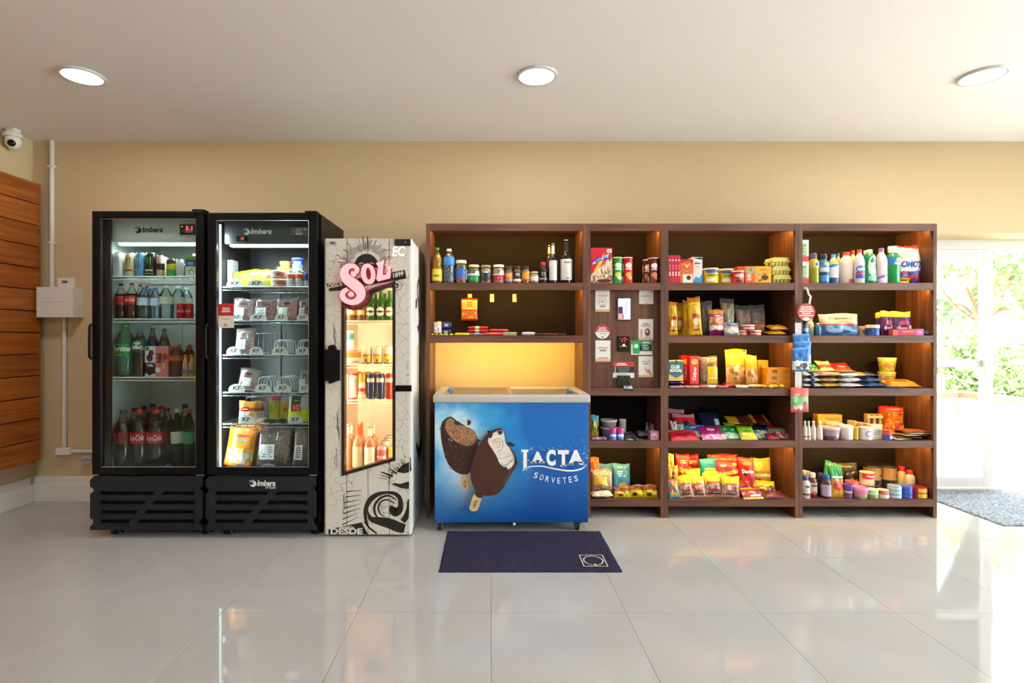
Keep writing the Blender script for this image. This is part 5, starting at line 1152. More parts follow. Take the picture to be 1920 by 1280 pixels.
flat(1170.5, 1192, 'dark plastic-wrapped tray with purple top', '2c2230', [('r', 0, .6, .6, .3, '5a4668')], .1, .045, .01, name='wrapped_tray', cat='tray')
flat(1172, 1186, 'flat green and white sachet', food('6a7a5a', 'b8b8a8', '3a3a38', 8), [], .05, .012, -.008)
flat(1187, 1203, 'flat black and silver sachet', food('2a2a2e', '8a8a90', '1a1a1c', 8), [], .05, .014, -.008)
flat(1196, 1215, 'clear plastic clamshell holding dark sweets', clear('a8a8b0', .3), [], .1, .05, .06, name='clamshell_pack', cat='tray')
for k, c in enumerate(('3f8a4a', 'b0354a', 'c88a38')): bottle(1210+k*6.3, 1217+k*6.3, 792+k*1.6, ['green', 'red', 'amber'][k]+'-capped tiny spice bottle', 'small', '8a8480', c, (['4a7a4a', 'a83a4a', '9a8a4a'][k], .1, .5), dy=.11, name='spice_bottle')
carton(1219.5, 1235.5, 809, 'small pink box with picture', 'b8788c', [('e', 0, .5, .7, .6, 'd8a8a0'), ('l', 0, .4, .5, .3, 2, '7a2a4a')], d=.05, dy=.005)
shelf(YS, SHZ['E'], 'on bottom shelf by freezer', U2)
bag(1108, 1150, 880, 'large cream popcorn bag with yellow label', food('d8c4a0', 'c8a878', 'eaddc4', 14, .4), [('r', -.2, .55, .6, .3, 'd9b83a'), ('l', -.2, .6, .4, .1, 2, '9a6a1a')], T=.07, lean=8, dy=.065, film=clear('fff8ec', .12, .1, 1.3))
bag(1106, 1124, 858, 'orange snack bag behind the popcorn', food('c85a1c', 'e07a2a', '9a3a14', 8), [], T=.06, lean=5, dy=.16)
flat(1108, 1148, 'clear bag of crumpled cream crackers at the front', food('e0d2b4', 'cdb890', 'f0e8d8', 9, .4), [], .065, .05, -.004, name='snack_bag', cat='bag')
bag(1149.5, 1183, 871, 'blue crisps bag standing behind the buns', bands([(0, '2a6a98'), (.05, '3a86b4')], None, 0), [('l', .0, .66, .6, .22, 3, 'e4eef2'), ('e', .1, .26, .5, .24, 'd8a860'), ('l', .1, .88, .5, .05, 1, 'c8986a')], T=.06, lean=10, dy=.1)
bag(1124, 1150, 871, 'blue crisps bag half hidden by the popcorn', bands([(0, '2a6a98'), (.05, '4a86ac')], None, 0), [('l', .0, .66, .6, .22, 3, 'e4eef2')], T=.06, lean=10, dy=.14)
for k, (a, b, c, n) in enumerate(((1151.5, 1181, 915, 'beneath the blue bag'), (1180, 1208.5, 911.5, 'between two others'), (1206.5, 1236, 911, 'against the side panel'))):
    bag(a, b, c, 'bag of brown buns with yellow label '+n, bands([(0, 'c9bf1e'), (.52, '7a3a1c'), (.9, 'a88a78')], (.52, .9, '7a3a1c', '9a5028', '5a2814', 6), .05), [('e', -.2, .22, .35, .3, '6a2418'), ('r', .4, .3, .3, .1, 'e4dc50')], T=.06, lean=20, dy=.0, name='bun_bag')
# ================================================================== goods: snack unit beside the notice board
shelf(YS, SHZ['A'], 'on top shelf by notices', U3)
for k in range(4): carton(1253.4+5.7*k, 1258.7+5.7*k, 478.6, 'slim red box with white spine lettering, one of four', 'bc1230', [('e', 0, .82, .5, .06, 'eddadd'), ('t', '103', 0, .33, .6, .16, 'f0e6e6', .03), ('l', 0, .57, .25, .2, 5, 'e8c8cc')], d=.12, dy=.0)
carton(1276.5, 1301, 486, 'orange coffee box with a heart emblem', bands([(0, 'd06a1c'), (.5, 'd8561c'), (.85, 'b8241c')], None, .02, .4, 0), [('e', 0, .7, .62, .4, 'd89a90'), ('e', 0, .7, .54, .35, 'c03a20'), ('P', [(0, .58), (.4, .76), (.3, .82), (0, .76), (-.3, .82), (-.4, .76)], 'e8b830'), ('r', .1, .18, .75, .36, 'e2d8cc'), ('e', .25, .22, .34, .2, '3a2418')], d=.06)
carton(1297, 1317, 482, 'white and blue milk carton', 'dcd8d4', [('P', [(-1, .96), (1, .98), (1, .9), (.5, .99), (-.7, .95)], '2a86b8'), ('P', [(-1, .04), (-.2, .26), (.4, .2), (1, .38), (1, 0), (-1, 0)], '3a98c8'), T_('alac', .1, .78, .62, .1, '2b2f36', .02), ('l', .1, .63, .5, .06, 1, '9a9a98')], d=.07, dy=.03)
for a, b, n in ((1318, 1346.5, 'next to the milk carton'), (1347, 1374.5, 'next to the red tin')):
    tin(a, b, 503.5, 'yellow milk powder tin '+n, bands([(0, 'd8c01e'), (.75, '3a66b0'), (.93, 'd8c01e')], None, .12, .35, 0), [T_('NINHO', 0, .52, .48, .13, '3a4030'), ('e', -.2, .22, .4, .26, 'ece6cc'), ('r', -.75, .5, .12, .6, 'e0cc40'), ('l', -.75, .5, .1, .5, 6, '5a5018')], lid='e6e4dc', lh=.007)
tin(1374.5, 1396, 509, 'short red chocolate powder tin with white lid', 'b8182a', [('P', [(-.3, .7), (.3, .78), (.12, .5), (.35, .5), (-.12, .2), (0, .46), (-.25, .46)], 'e8b030'), ('e', 0, .6, .6, .28, 'd8c8c0'), ('r', 0, .16, .5, .1, '5a1418')], lid='e8e0dc', lh=.007)
carton(1383, 1400, 499.5, 'orange-red box behind the red tin', 'c8421c', [], d=.1, dy=.11)
carton(1397, 1416, 499, 'orange box with white lettering and green leaves', bands([(0, 'd85a28'), (.6, 'd8703a')], None, .02, .4, 0), [('r', .15, .76, .6, .36, '9aa86a'), ('e', .1, .78, .3, .25, '5a8a3a'), ('l', -.2, .35, .4, .4, 4, 'f0dcd0')], d=.1)
carton(1416, 1446, 499, 'yellow chocolate sweets box', 'dfa01a', [('e', .2, .32, .45, .3, '4a2418'), ('e', .2, .52, .25, .16, 'a85a30'), ('l', 0, .78, .55, .08, 1, '9a4a18'), ('r', -.6, .52, .2, .16, '8aa0a8'), ('e', -.5, .15, .12, .1, '6a3018'), ('e', -.3, .17, .1, .1, '6a3018')], d=.09)
EGG = mat('c9bd6a', .85, 0, .12, .3, 90)
def egg_carton(z, x0, x1, yaw, n, tilt=0):
    Y = S.Y+.075; x, W = X_((x0+x1)/2, Y), (x1-x0)*Y/F
    t = goods('egg_carton', 'yellow moulded egg carton, '+n+' of the stack', 'egg carton', x, Y, z, (0, tilt, yaw)); d = .1; q = MB()
    for i in range(5):
        for j in range(2): q.lathe([(.009, 0), (.014, .004), (.017, .026)], -W/2+W*(i+.5)/5, -d/2+d*(j+.5)/2, 0, 10)
    q.box(-W/2, W/2, -d/2, d/2, .026, .030, None, .001); q.build('egg_cups', EGG, t)
    q = MB(); a = [(-W/2+.002, .0305), (W/2-.002, .0305), (W/2-.008, .052), (W/2-.02, .058), (-W/2+.02, .058), (-W/2+.008, .052)]
    q.prism([a], -d/2+.004, d/2-.004); q.build('lid', EGG, t); q = MB(); q.box(-W/2-.004, W/2+.004, -d/2-.004, d/2+.004, .0285, .0302); q.build('flange', EGG, t)
for k, n in enumerate(('bottom', 'middle', 'topmost')): egg_carton(S.z+.0005+.0592*k, 1443-2*k, 1477-1.5*k, .05*k, n)
shelf(YS, SHZ['B'], 'on second shelf by notices', U3)
YB_ = lambda: bands([(0, 'e0b01c'), (.2, 'd89a1c'), (.42, 'e8b828'), (.85, 'c87a14')], None, .04)
BR = [('r', 0, .5, .55, .12, 'b8482a'), ('e', 0, .36, .55, .2, 'e8d0a0'), ('l', 0, .78, .5, .1, 2, 'b05a14'), ('r', 0, .14, .5, .05, 'a83a1c')]
for k, (a, b, c, dy, n) in enumerate(((1253.5, 1271, 566, .0, 'against the side panel'), (1265, 1281, 567, .1, 'tucked behind its neighbour'), (1279.5, 1295, 563, .06, 'seen edge on'), (1293, 1317, 557.5, .0, 'standing tallest'))):
    bag(a, b, c, 'yellow-orange toast bag '+n, YB_(), BR if k != 2 else [], T=.06, dy=dy, lean=3, name='toast_bag', roll=(-2, 0, 1, -3)[k], seal=.1)
bag(1313, 1337, 564, 'brown bread loaf bag behind the pink one', food('6a4a2a', '8a6238', '3a2a1c', 7), [], T=.08, lean=4, dy=.1, film=FILM)
bag(1330, 1358, 580, 'white and magenta sweet bread bag', bands([(0, '8a1258'), (.2, 'd8cfd0'), (.42, 'c88a68'), (.68, 'a8246a'), (.8, 'c88a2a')], (.36, .68, 'c87a48', 'e0b890', 'a85030', 6), .04), [('l', 0, .74, .55, .06, 1, 'f0e0e8'), ('e', .05, .3, .6, .14, 'e8e4e4')], T=.06, lean=5, name='bread_bag', dy=.02)
bag(1358, 1387, 604.5, 'pale pack with blue label', bands([(0, '8a98a8'), (.18, 'c8c2b8'), (.55, 'b89a88')], None, .03), [('r', .1, .84, .75, .26, '2a6a9a'), ('l', .1, .84, .6, .14, 1, 'd8e8f0'), ('e', 0, .3, .7, .4, 'ded8cc')], T=.05, lean=14, dy=.0, name='bread_pack')
for k, (a, b, z, n) in enumerate(((1377.5, 1401, 0, 'beside the pale pack'), (1401.5, 1425, 0, 'beside the orange packs'), (1389, 1413.5, .0375, 'on top of two others'))):
    tin(a, b, 0, 'squat red and white cheese tin '+n, bands([(0, 'b83a24'), (.12, 'c8402a')], None, 0, .35, 0), [('r', 0, .35, .6, .26, 'e8d4cc'), ('e', 0, .36, .2, .4, 'e0b0a0')], dy=.0, z=SHZ['B']+z, lid='d9d4ce', lh=.01, hh=.037)
bag(1352, 1379, 559, 'clear tied bag with yellow label', food('b09a4a', 'c8b46a', '8a7a3a', 5, .35), [('e', 0, .25, .55, .22, 'd8b81e'), ('l', 0, .25, .4, .1, 2, '6a5210')], T=.07, lean=6, dy=.11, film=FILM, name='bread_bag')
bag(1380, 1412, 572, 'clear bag of brown rolls', food('8a5a38', 'a87048', '6a4028', 6, .35), [], T=.07, lean=8, dy=.12, film=FILM, name='bread_bag')
bag(1410, 1437, 571, 'clear bag of dark bread with silver twist', food('5a3a30', '744a3a', '8a6a58', 6, .35), [], T=.07, lean=8, dy=.13, film=FILM, name='bread_bag')
bag(1417, 1437, 605, 'brown orange packet standing by the tins', foil('9a5818'), [], T=.035, lean=12, dy=.075)
flat(1437, 1471, 'orange packet, lower of two', foil('c88a1c'), [], .09, .036, .0, tilt=8, name='snack_bag', cat='bag')
flat(1441, 1474, 'orange packet, upper of two', foil('c8861c'), [], .09, .04, .01, SHZ['B']+.034, tilt=14, name='snack_bag', cat='bag')
shelf(YS, SHZ['C'], 'on third shelf by notices', U3)
for k in range(2): flat(1254, 1279, ['lower', 'upper'][k]+' navy and white biscuit pack under the cracker box', bands([(0, '1f3f8a'), (.5, '16285e'), (.8, 'b8c4dc')], None, .05, .3, .3, False), [('l', 0, .5, .4, .2, 1, 'e4eaf2')], .12, .022, .05, SHZ['C']+.023*k, tilt=1, name='biscuit_pack')
carton(1254, 1281, 675, 'teal cracker box with white lettering', '2f6a7a', [('P', [(-1, 0), (1, 0), (1, .32), (.1, .14), (-.1, .14), (-1, .32)], 'd0a85a'), T_('CLUB', -.1, .68, .6, .16, 'e8e4d8', .05), T_('SOCIAL', 0, .5, .85, .16, 'e8e4d8', .05), ('r', 0, .97, .98, .06, 'd8c890'), ('P', [(-.4, .9), (0, 1), (.4, .9), (0, .82)], '24505e'), ('l', 0, .37, .5, .06, 1, '1a3038')], d=.07, dy=.055, z=SHZ['C']+.0465)
for k, (a, b) in enumerate(((1277, 1294), (1292.5, 1310))):
    carton(a, b, 667.5, 'red biscuit pack with slanted white lettering '+['behind', 'in front'][k], bands([(0, 'b8141e')], None, 0, .3, .2), [('t', 'Calipso', .1, .38, .8*1.6, .17, 'f0dcd4', .02, .3, math.radians(86), .36), ('e', 0, .8, .7, .2, 'd89a30')], d=.05, dy=.07-.012*k, yaw=.12, z=SHZ['C']+.0195)
flat(1279.5, 1311, 'dark flat chocolate bar under the red biscuits', '3a1a24', [], .1, .02, .05, tilt=1)
bag(1312, 1347, 668, 'clear bag of brown biscuits with yellow label', food('8a5424', 'a86a30', '5a3414', 10, .4), [('r', .3, .33, .55, .6, 'd8b01c'), ('l', .3, .48, .4, .2, 4, '8a6a14'), ('r', .3, .22, .5, .06, 'e8c890')], T=.06, lean=5, dy=.04, film=clear('fff4d8', .1, .08, 1.3), name='biscuit_bag', z=SHZ['C']+.019)
flat(1310, 1349, 'white flat packet under the biscuit bag', 'd8d0c8', [], .11, .02, .05, tilt=1)
CB = bands([(0, 'd8a028'), (.1, 'c8904a'), (.5, 'e0b028'), (.95, 'c89a1a')], (.08, .52, 'c89a6a', 'e0c49a', '9a6a30', 7))
bag(1362, 1404, 655, 'large yellow biscuit bag with picture', CB, [('e', 0, .78, .6, .13, 'd88a14'), ('l', 0, .78, .45, .06, 1, 'f0dca0'), ('r', .75, .94, .15, .04, '4a3a14')], T=.06, lean=6, dy=.05, name='biscuit_bag', z=SHZ['C']+.017)
bag(1399, 1421, 666, 'narrower yellow biscuit bag beside the large one', CB, [('e', .1, .7, .5, .12, 'e0a020')], T=.06, lean=6, dy=.05, name='biscuit_bag', z=SHZ['C']+.017)
flat(1362, 1421, 'long brown flat packet under the yellow bags', '8a5a3a', [], .1, .02, .05, tilt=1)
carton(1421, 1440.5, 675.5, 'tall yellow biscuit box with green strip', 'd8941c', [('e', 0, .22, .6, .3, 'c8b078'), ('r', -.5, .66, .14, .3, '4a8a3a'), ('l', .2, .68, .3, .2, 3, 'f0d488')], d=.06, dy=.145)
for k, n in enumerate(('bottom', 'middle', 'topmost')):
    carton(1441.5+k*.5, 1487-k*.6, 0, 'flat yellow snack bar box, '+n+' of three', 'd8901c', [('r', -.35, .5, .22, .5, '8a4a14'), ('r', .45, .5, .012, 1, 'a86a10'), ('l', .7, .55, .15, .3, 2, 'a05a14')], d=.1, z=SHZ['C']+.0445*k) if False else None
    zz = SHZ['C']+.0452*k; Y = S.Y+.054; carton(1441.5+k*.5, 1487-k*.6, CY-(zz+.0445-H)*F/Y, 'flat yellow snack bar box, '+n+' of three', 'd8901c', [('r', -.35, .5, .22, .5, '8a4a14'), ('r', .45, .5, .012, 1, 'a86a10'), ('l', .7, .55, .15, .3, 2, 'a05a14')], d=.1, z=zz, dy=.042)
for k, (a, b, c, n) in enumerate(((1254, 1286, 'b87088', 'left end of the row'), (1284, 1312, 'c07a90', 'beside the paler one'))): pass
bar(1253.5, 1282, 'lilac chocolate bar at the shelf edge', foil('a87a98'), [], .014, .04)
bar(1282, 1310, 'pink chocolate bar at the shelf edge', foil('c87a88'), [], .016, .04)
bar(1310, 1342, 'red and white chocolate bar at the shelf edge', bands([(0, 'c85a5a'), (.5, 'd8c0bc')], None, .1, .3, .3, False), [], .018, .04)
bar(1343, 1364, 'rose chocolate bar at the shelf edge', foil('b85a6a'), [], .016, .04)
flat(1357, 1372, 'small magenta packet', foil('9a1438'), [], .06, .03, .04, tilt=20)
bar(1372, 1402, 'white and brown chocolate bar at the shelf edge', bands([(0, '3a2a22'), (.2, 'c8c0b4'), (.6, 'e0d8cc')], None, .05, .3, .3, False), [], .02, .04)
bar(1402, 1434, 'cream chocolate bar at the shelf edge', foil('d0c4b0'), [], .02, .04)
for k in range(4): flat(1428+k*9.5, 1437+k*9.5, 'small gold wrapped bonbon', foil(['c8a01c', 'd8b830'][k % 2]), [], .035, .026, -.006, yaw=.4*(-1)**k, name='wrapped_sweet', cat='sweet')
shelf(YS, SHZ['D'], 'on fourth shelf by notices', U3)
RS = bands([(0, '9a1420'), (.55, 'b8182a'), (.82, 'd8c8c8')], None, .02)
def stripes(n=9): return [('r', -1+2*(k+.5)/n, .91, .035, .15, 'b8182a') for k in range(n)]
bag(1253.5, 1291, 770.5, 'red sweets bag with striped top, rear one', RS, stripes()+[('e', 0, .5, .5, .3, 'c83a3a')], T=.03, lean=30, dy=.185, name='sweet_bag')
bag(1268, 1310, 780, 'red sweets bag with striped top and dark oval', RS, stripes(10)+[('e', .1, .55, .3, .2, '2a1a1c'), ('l', .1, .3, .6, .14, 1, 'e0b828')], T=.03, lean=32, dy=.12, name='sweet_bag')
for k in range(3): bar(1294+k*5, 1324+k*3, 'thin wooden lolly stick pack', 'b08a58', [], .012, .02, .2+.02*k, z=S.z+.07+.006*k if False else None, yaw=-.2)
bag(1320, 1359, 778, 'navy blue sweets bag with white script', bands([(0, '10142e'), (.6, '161c3c')], None, .02), [('l', 0, .3, .6, .22, 2, 'c8ccd8'), ('r', .6, .5, .22, .4, 'a8b0c0')], T=.03, lean=38, dy=.1, name='sweet_bag')
bag(1324, 1358, 769, 'black sweets bag behind the navy one', foil('0e0e14'), [], T=.03, lean=34, dy=.18, name='sweet_bag')
CHOC = bands([(0, 'c8a81c'), (.42, '5a2416'), (.8, '7a3418')], None, .04, .3, .2, False)
for k in range(3): flat(1360+k*1.5, 1406+k*2, 'yellow and brown chocolate tablet, '+('front', 'second', 'rear')[k]+' of a sloping stack', CHOC, [], .1, .014, .06+.06*k, SHZ['D']+.041*k, tilt=26, name='chocolate_tablet')
MAR = bands([(0, 'c09a30'), (.2, '5e1226'), (.8, 'c09a30')], None, .03, .3, .2, False)
for k in range(3): flat(1406+k*1, 1438+k*1, 'maroon and gold chocolate tablet, '+('front', 'second', 'rear')[k]+' of a sloping stack', MAR, [], .1, .014, .09+.05*k, SHZ['D']+.043*k, tilt=30, name='chocolate_tablet')
FB_ = lambda x0, x1, top, d, m, dec=(), dy=.0, lean=52, yaw=0: bag(x0, x1, top, d, m, dec, T=.028, lean=lean, dy=dy, yaw=yaw, name='sweet_bag')
FB_(1253.5, 1276, 811, 'pale pink sweets bag in the corner', food('c87a8a', 'e0b8b8', 'b04a5a', 8), [], .0, 60)
FB_(1262, 1274, 793, 'small white patterned bag', food('d8d4c8', '8a8a7a', 'eceae2', 9), [], .05, 30)
FB_(1273, 1288, 798, 'small teal and white bag', food('3a8a8a', 'c8d0c8', '5a9a98', 7), [], .06, 40)
FB_(1257, 1315, 810, 'red foil sweets bag with dark script lying askew', bands([(0, 'c8202a'), (.25, 'a81420'), (.75, 'd82a34')], None, .05), [('l', 0, .5, .6, .3, 2, '5a0c14')], -.006, 58, .15)
FB_(1291, 1333, 801, 'blue sweets bag with white pictures', bands([(0, '1a5a9a'), (.1, 'c0c4d0'), (.45, '2a7ac0')], (.08, .42, 'c8b8c8', 'e0dce0', '8a9ac0', 8)), [('l', 0, .75, .5, .1, 1, 'e0e8f0')], .04, 50, .1)
FB_(1317, 1362, 804, 'magenta sweets bag with white lettering', bands([(0, 'd88aa8'), (.32, '98125e')], (.04, .34, 'd88aa8', 'ecd0d8', 'b84878', 7)), [T_('Fini', .0, .68, .3, .18, 'f4e6ee', .03)], -.004, 52, .04)
FB_(1349, 1391, 801, 'emerald green sweets bag', bands([(0, '5aa880'), (.3, '12843c')], (.05, .36, 'a8c0a0', 'd8d0c0', '5a8a6a', 7)), [('l', .1, .62, .6, .14, 1, 'c8e0a8')], .045, 50)
FB_(1390, 1421, 803, 'lime and yellow sweets bag', bands([(0, 'd8c81c'), (.45, '8ac81c'), (.8, '58a818')], (.05, .4, 'e0d028', 'c8b81c', 'e8e070', 6)), [('l', 0, .55, .7, .14, 2, '3a6a10')], -.004, 50)
FB_(1412, 1450, 801, 'dark blue sweets bag with colourful pictures', bands([(0, '5aa0c8'), (.45, '1a2c4a'), (.75, '14141e')], (.05, .5, '7ab0d0', 'd8d0a0', '4a7aa0', 6)), [('e', .0, .3, .2, .2, 'd8c03a'), ('e', .4, .25, .18, .16, 'd8d0c0')], .045, 50)
FB_(1427, 1458, 797, 'pink and red sweets bag leaning at the back', foil('b82a44'), [], .1, 42)
FB_(1449, 1484, 806, 'green and red sweets bag by the side panel', bands([(0, '8a2434'), (.5, '6aa87a'), (.72, 'a83a4a')], (.05, .48, '8a3040', 'c8a8a0', '5a5a4a', 7)), [], .0, 52)
FB_(1440, 1462, 817, 'crimson sweets packet lying flat in front', foil('98142c'), [], -.004, 64)
shelf(YS, SHZ['E'], 'on bottom crisps shelf', U3)
def YEL(c='d8a818', d='b85a14'): return bands([(0, d), (.3, c)], (.28, .95, c, 'e8c030', 'c86a18', 6), .04)
bag(1252.5, 1264.5, 851, 'tall yellow crisps bag in the corner', YEL(), [], T=.06, lean=3, dy=.1)
bag(1252.5, 1272, 873, 'yellow to orange crisps bag with black squiggles', YEL('d8a01c'), [('e', -.2, .62, .3, .08, '3a2410'), ('l', .1, .75, .4, .1, 2, '5a3010')], T=.05, lean=4, dy=.03)
RC = bands([(0, 'b8141a'), (.2, 'd8921c'), (.55, 'a81218')], (.18, .6, 'd8921c', 'e8b838', 'b83a18', 5), .06)
for k, (a, b, c, dy, n) in enumerate(((1265, 1291, 853, .12, 'beside the yellow one'), (1288, 1316, 855, .2, 'behind the teal one'))):
    bag(a, b, c, 'red crisps bag with orange puffs '+n, RC, [('t', 'Cheetos', 0, .6, .75, .13, 'e8c43a', .05, .2), ('l', 0, .8, .5, .1, 2, 'e8b85a')], T=.07, lean=6, dy=dy, roll=(3, -4)[k])
bag(1314, 1347, 861, 'teal crisps bag with orange pieces', bands([(0, 'd88a24'), (.22, '1a8a98')], (.02, .3, 'd88a24', 'e8b040', '1a7a88', 5), .06), [('t', 'zitos', .1, .68, .7, .17, 'e8c030', .04, .2)], T=.045, lean=8, dy=.105)
bag(1328, 1386, 852, 'dark red crisps bag at the back', bands([(0, '8a1a14'), (.6, '9a2a18'), (.85, '7a1a14')], (.6, .86, 'c86a28', 'b03a1c', '8a2416', 6)), [], T=.05, lean=6, dy=.19)
bag(1347, 1392, 866, 'red crisps bag with slanted yellow lettering', bands([(0, 'd89a4a'), (.3, 'b01420')], (.02, .34, 'd8a050', 'e8c080', 'b85a24', 6)), [('t', 'Cornezitos', 0, .66, .88, .15, 'e8b81c', .05, 0, .2, .75), ('e', -.4, .86, .3, .08, 'd8c0b0'), ('r', .6, .9, .2, .08, 'e0a050')], T=.06, lean=9, dy=.08)
bag(1387, 1417, 859.5, 'red tortilla chip bag with dark triangle', bands([(0, 'a8141c'), (.1, 'c87a24'), (.34, 'b01820')], (.06, .36, 'c87a24', 'b02420', 'd8923a', 4)), [('P', [(-.7, .66), (.2, .66), (-.4, .46)], '1c1614'), T_('Doritos', .1, .63, .8, .1, 'f0e6d8', .05), ('e', 0, .84, .6, .1, 'd87a20')], T=.06, lean=8, dy=.06)
bag(1411, 1448, 861, 'mustard crisps bag with round picture', bands([(0, 'a86a1c'), (.3, '9a7a24'), (.62, 'c8902a')], None, .05), [('e', -.45, .76, .5, .28, 'd8b04a'), ('t', 'EXTRAFINA', 0, .5, .85, .09, 'ece2cc', .04), ('e', .3, .2, .55, .22, 'c8a058'), ('e', -.5, .36, .3, .1, '6a2a1c')], T=.06, lean=8, dy=.115)
PN = lambda: bands([(0, 'c8a898'), (.1, '9a6a5a'), (.6, 'd8c41c')], (.04, .6, 'a87a68', 'c8a494', '7a4a40', 12), .02, .25)
for k, (a, b, c, dy, n) in enumerate(((1288, 1318, 882, .06, 'rear row beside teal crisps'), (1322, 1349, 886, .06, 'rear row beneath the red crisps'), (1273, 1300, 893, .01, 'front row beside the colourful pouch'), (1295, 1323, 894, .0, 'front row, second from the pouch'), (1319, 1358, 890, .0, 'front row, widest of all'), (1353, 1387, 895, .0, 'front row next to maroon packets'))):
    bag(a, b, c, 'clear peanut bag with yellow header, '+n, PN(), [('r', 0, .62, .7, .08, 'c8541c')]+([('e', 0, .3, .6, .14, '8a2a2a'), ('r', 0, .16, .6, .07, '2a2024')] if k > 1 else []), T=.045, lean=12, dy=dy, roll=(-2, 2, -7, -2, 0, 4)[k], name='peanut_bag')
bag(1255, 1275, 900, 'colourful pouch with turquoise base', bands([(0, '3aa0b0'), (.3, 'c8b04a'), (.6, '7a9aa8'), (.85, 'd8503a')], (.1, .8, '58a8b0', 'd8a838', 'c0604a', 5)), [], T=.04, lean=10, dy=-.005, roll=-6)
bag(1264, 1290, 899, 'pink striped pouch leaning beside the peanuts', bands([(0, 'c8c8d8'), (.12, 'c03a5a'), (.3, 'd88a8a'), (.6, 'c8443a'), (.85, 'd8a08a')], None, .02), [], T=.035, lean=12, dy=.038, roll=-14)
FB_(1382, 1403, 909, 'maroon sachet leaning against the peanuts', foil('7a1426'), [], .01, 30)
FB_(1394, 1434, 918, 'yellow and maroon peanut sweet packet in front', bands([(0, 'd8c81c'), (.12, '8a1c2a'), (.85, 'd8b81c')], (.3, .6, '8a1c2a', 'c8a0a0', 'b03040', 6)), [('r', .2, .25, .5, .14, 'e8e4e0')], -.004, 45, .1)
FB_(1417, 1456, 906, 'yellow banded packet of mixed nuts', bands([(0, '7a6a3a'), (.6, 'd8c41c')], (.05, .6, '8a6a48', 'c8b07a', '3a3020', 7)), [], .05, 40, -.2)
FB_(1434, 1472, 925, 'dark maroon packet lying by the side panel', bands([(0, '5a1820'), (.5, '7a2030'), (.8, '3a2420')], (.1, .5, '6a1c28', 'a05a5a', '2a1a1c', 6)), [], .0, 66, -.1)
# ================================================================== goods: unit by the glass door
shelf(YS, SHZ['A'], 'on top shelf by door', U4)
for k, n in enumerate(('lower', 'upper')):
    zz = S.z+.1478*k; Y = S.Y+.022; carton(1504.5, 1516.5, CY-(zz+.147-H)*F/Y, 'white, green and red carton, '+n+' of two', 'd6d4d0', [('r', -.35, .52, .55, .58, '6aa03a'), ('r', 0, .12, .98, .24, 'c83a34'), ('l', -.35, .5, .4, .4, 4, 'c0d8a0')], d=.08, z=zz, dy=.01)
bottle(1517, 1534, 475, 'yellow-green detergent bottle with purple cap', 'sauce', '9a9a1c', '5a4478', ('c8a81c', .5, .8), [('e', .2, .62, .5, .18, 'e0ded4'), ('e', .1, .62, .25, .1, '2c3a5a')], name='detergent_bottle')
bottle(1533.6, 1553, 477, 'blue softener bottle with navy cap', 'sauce', '3a7ab8', '1c2438', ('4a8ac0', .06, .74), [('r', 0, .46, .7, .14, 'c8d0d8'), ('r', 0, .32, .7, .1, '1c3a5a'), ('e', .1, .65, .4, .12, 'b8c85a')], name='softener_bottle')
bottle(1553.5, 1571.5, 477, 'white and blue bottle with yellow shoulder', 'jug', 'cfd4da', '4a9ad0', ('d8d8dc', .2, .62), [('r', 0, .1, .8, .18, '24407a'), ('e', 0, .74, .7, .16, 'd8c020'), ('l', .1, .45, .45, .12, 2, 'a84a5a'), ('P', [(-.9, .62), (.9, .7), (.9, .62), (-.9, .52)], '2a78b8')], dy=.01, name='cleaner_bottle', sy=.7)
bottle(1566, 1577, 475, 'pale bottle with blue cap hidden behind others', 'jug', 'b8a898', '3a86b8', None, [], dy=.13, name='cleaner_bottle')
bottle(1572, 1601.5, 472, 'large cream bleach bottle with red cap', 'jug', 'cdc2b8', 'c8342c', None, [('r', .45, .08, .5, .12, 'b82a30'), ('l', .3, .22, .3, .04, 1, 'b89a98')], dy=.01, name='bleach_bottle', sy=.65)
bottle(1592, 1606, 470, 'cream bleach bottle with red cap behind the large one', 'jug', 'cdc2b8', 'c8342c', None, [], dy=.12, name='bleach_bottle')
bottle(1602, 1620.5, 468, 'pale lilac cleaner bottle with red cap and blue label', 'jug', 'cfc4d4', 'd04038', None, [('e', 0, .42, .75, .2, '5a70b0'), ('t', 'AJAX', 0, .4, .6, .1, 'e8e0e8', .04, .2), ('r', 0, .31, .7, .07, 'b83038'), ('r', 0, .2, .7, .12, '3048a0')], name='cleaner_bottle', sy=.75)
bottle(1616, 1630, 470, 'white-capped bottle behind the green soap', 'jug', 'c8c4b8', 'd8d4cc', None, [], dy=.1, name='cleaner_bottle')
bottle(1619, 1642, 468, 'green dish soap bottle with pale label and white nozzle', 'soap', mat('0f8a4a', .2), 'd8d4cc', None, [('e', .1, .5, .55, .62, 'b4d4b8'), ('e', .1, .66, .28, .12, '2a5a48'), ('r', .1, .14, .5, .14, '7ac0a0')], name='soap_bottle', sy=.7)
bottle(1641, 1662, 465.5, 'white fabric bottle with purple cap', 'jug', 'd4c8cc', '8a4aa0', None, [('l', 0, .42, .6, .1, 1, 'b85a5a'), ('P', [(-.8, .16), (.8, .3), (.8, .22), (-.8, .1)], '8a5ab0')], name='softener_bottle', sy=.75)
bottle(1661, 1686, 462, 'large green cleaner bottle with white cap', 'sauce', mat('0d8a42', .22), 'dcd4cc', ('d8d0cc', .5, .68), [('P', [(-.95, .5), (-.2, .5), (.1, .68), (-.95, .68)], '2a68b0'), T_('Qboa', .35, .58, .4, .08, 'c83a34', .03, .2)], name='cleaner_bottle', sy=.8)
OMO = bands([(0, '3a4a9a'), (.06, 'b8242c'), (.3, 'd4d6d2'), (.93, 'b8242c')], None, .03)
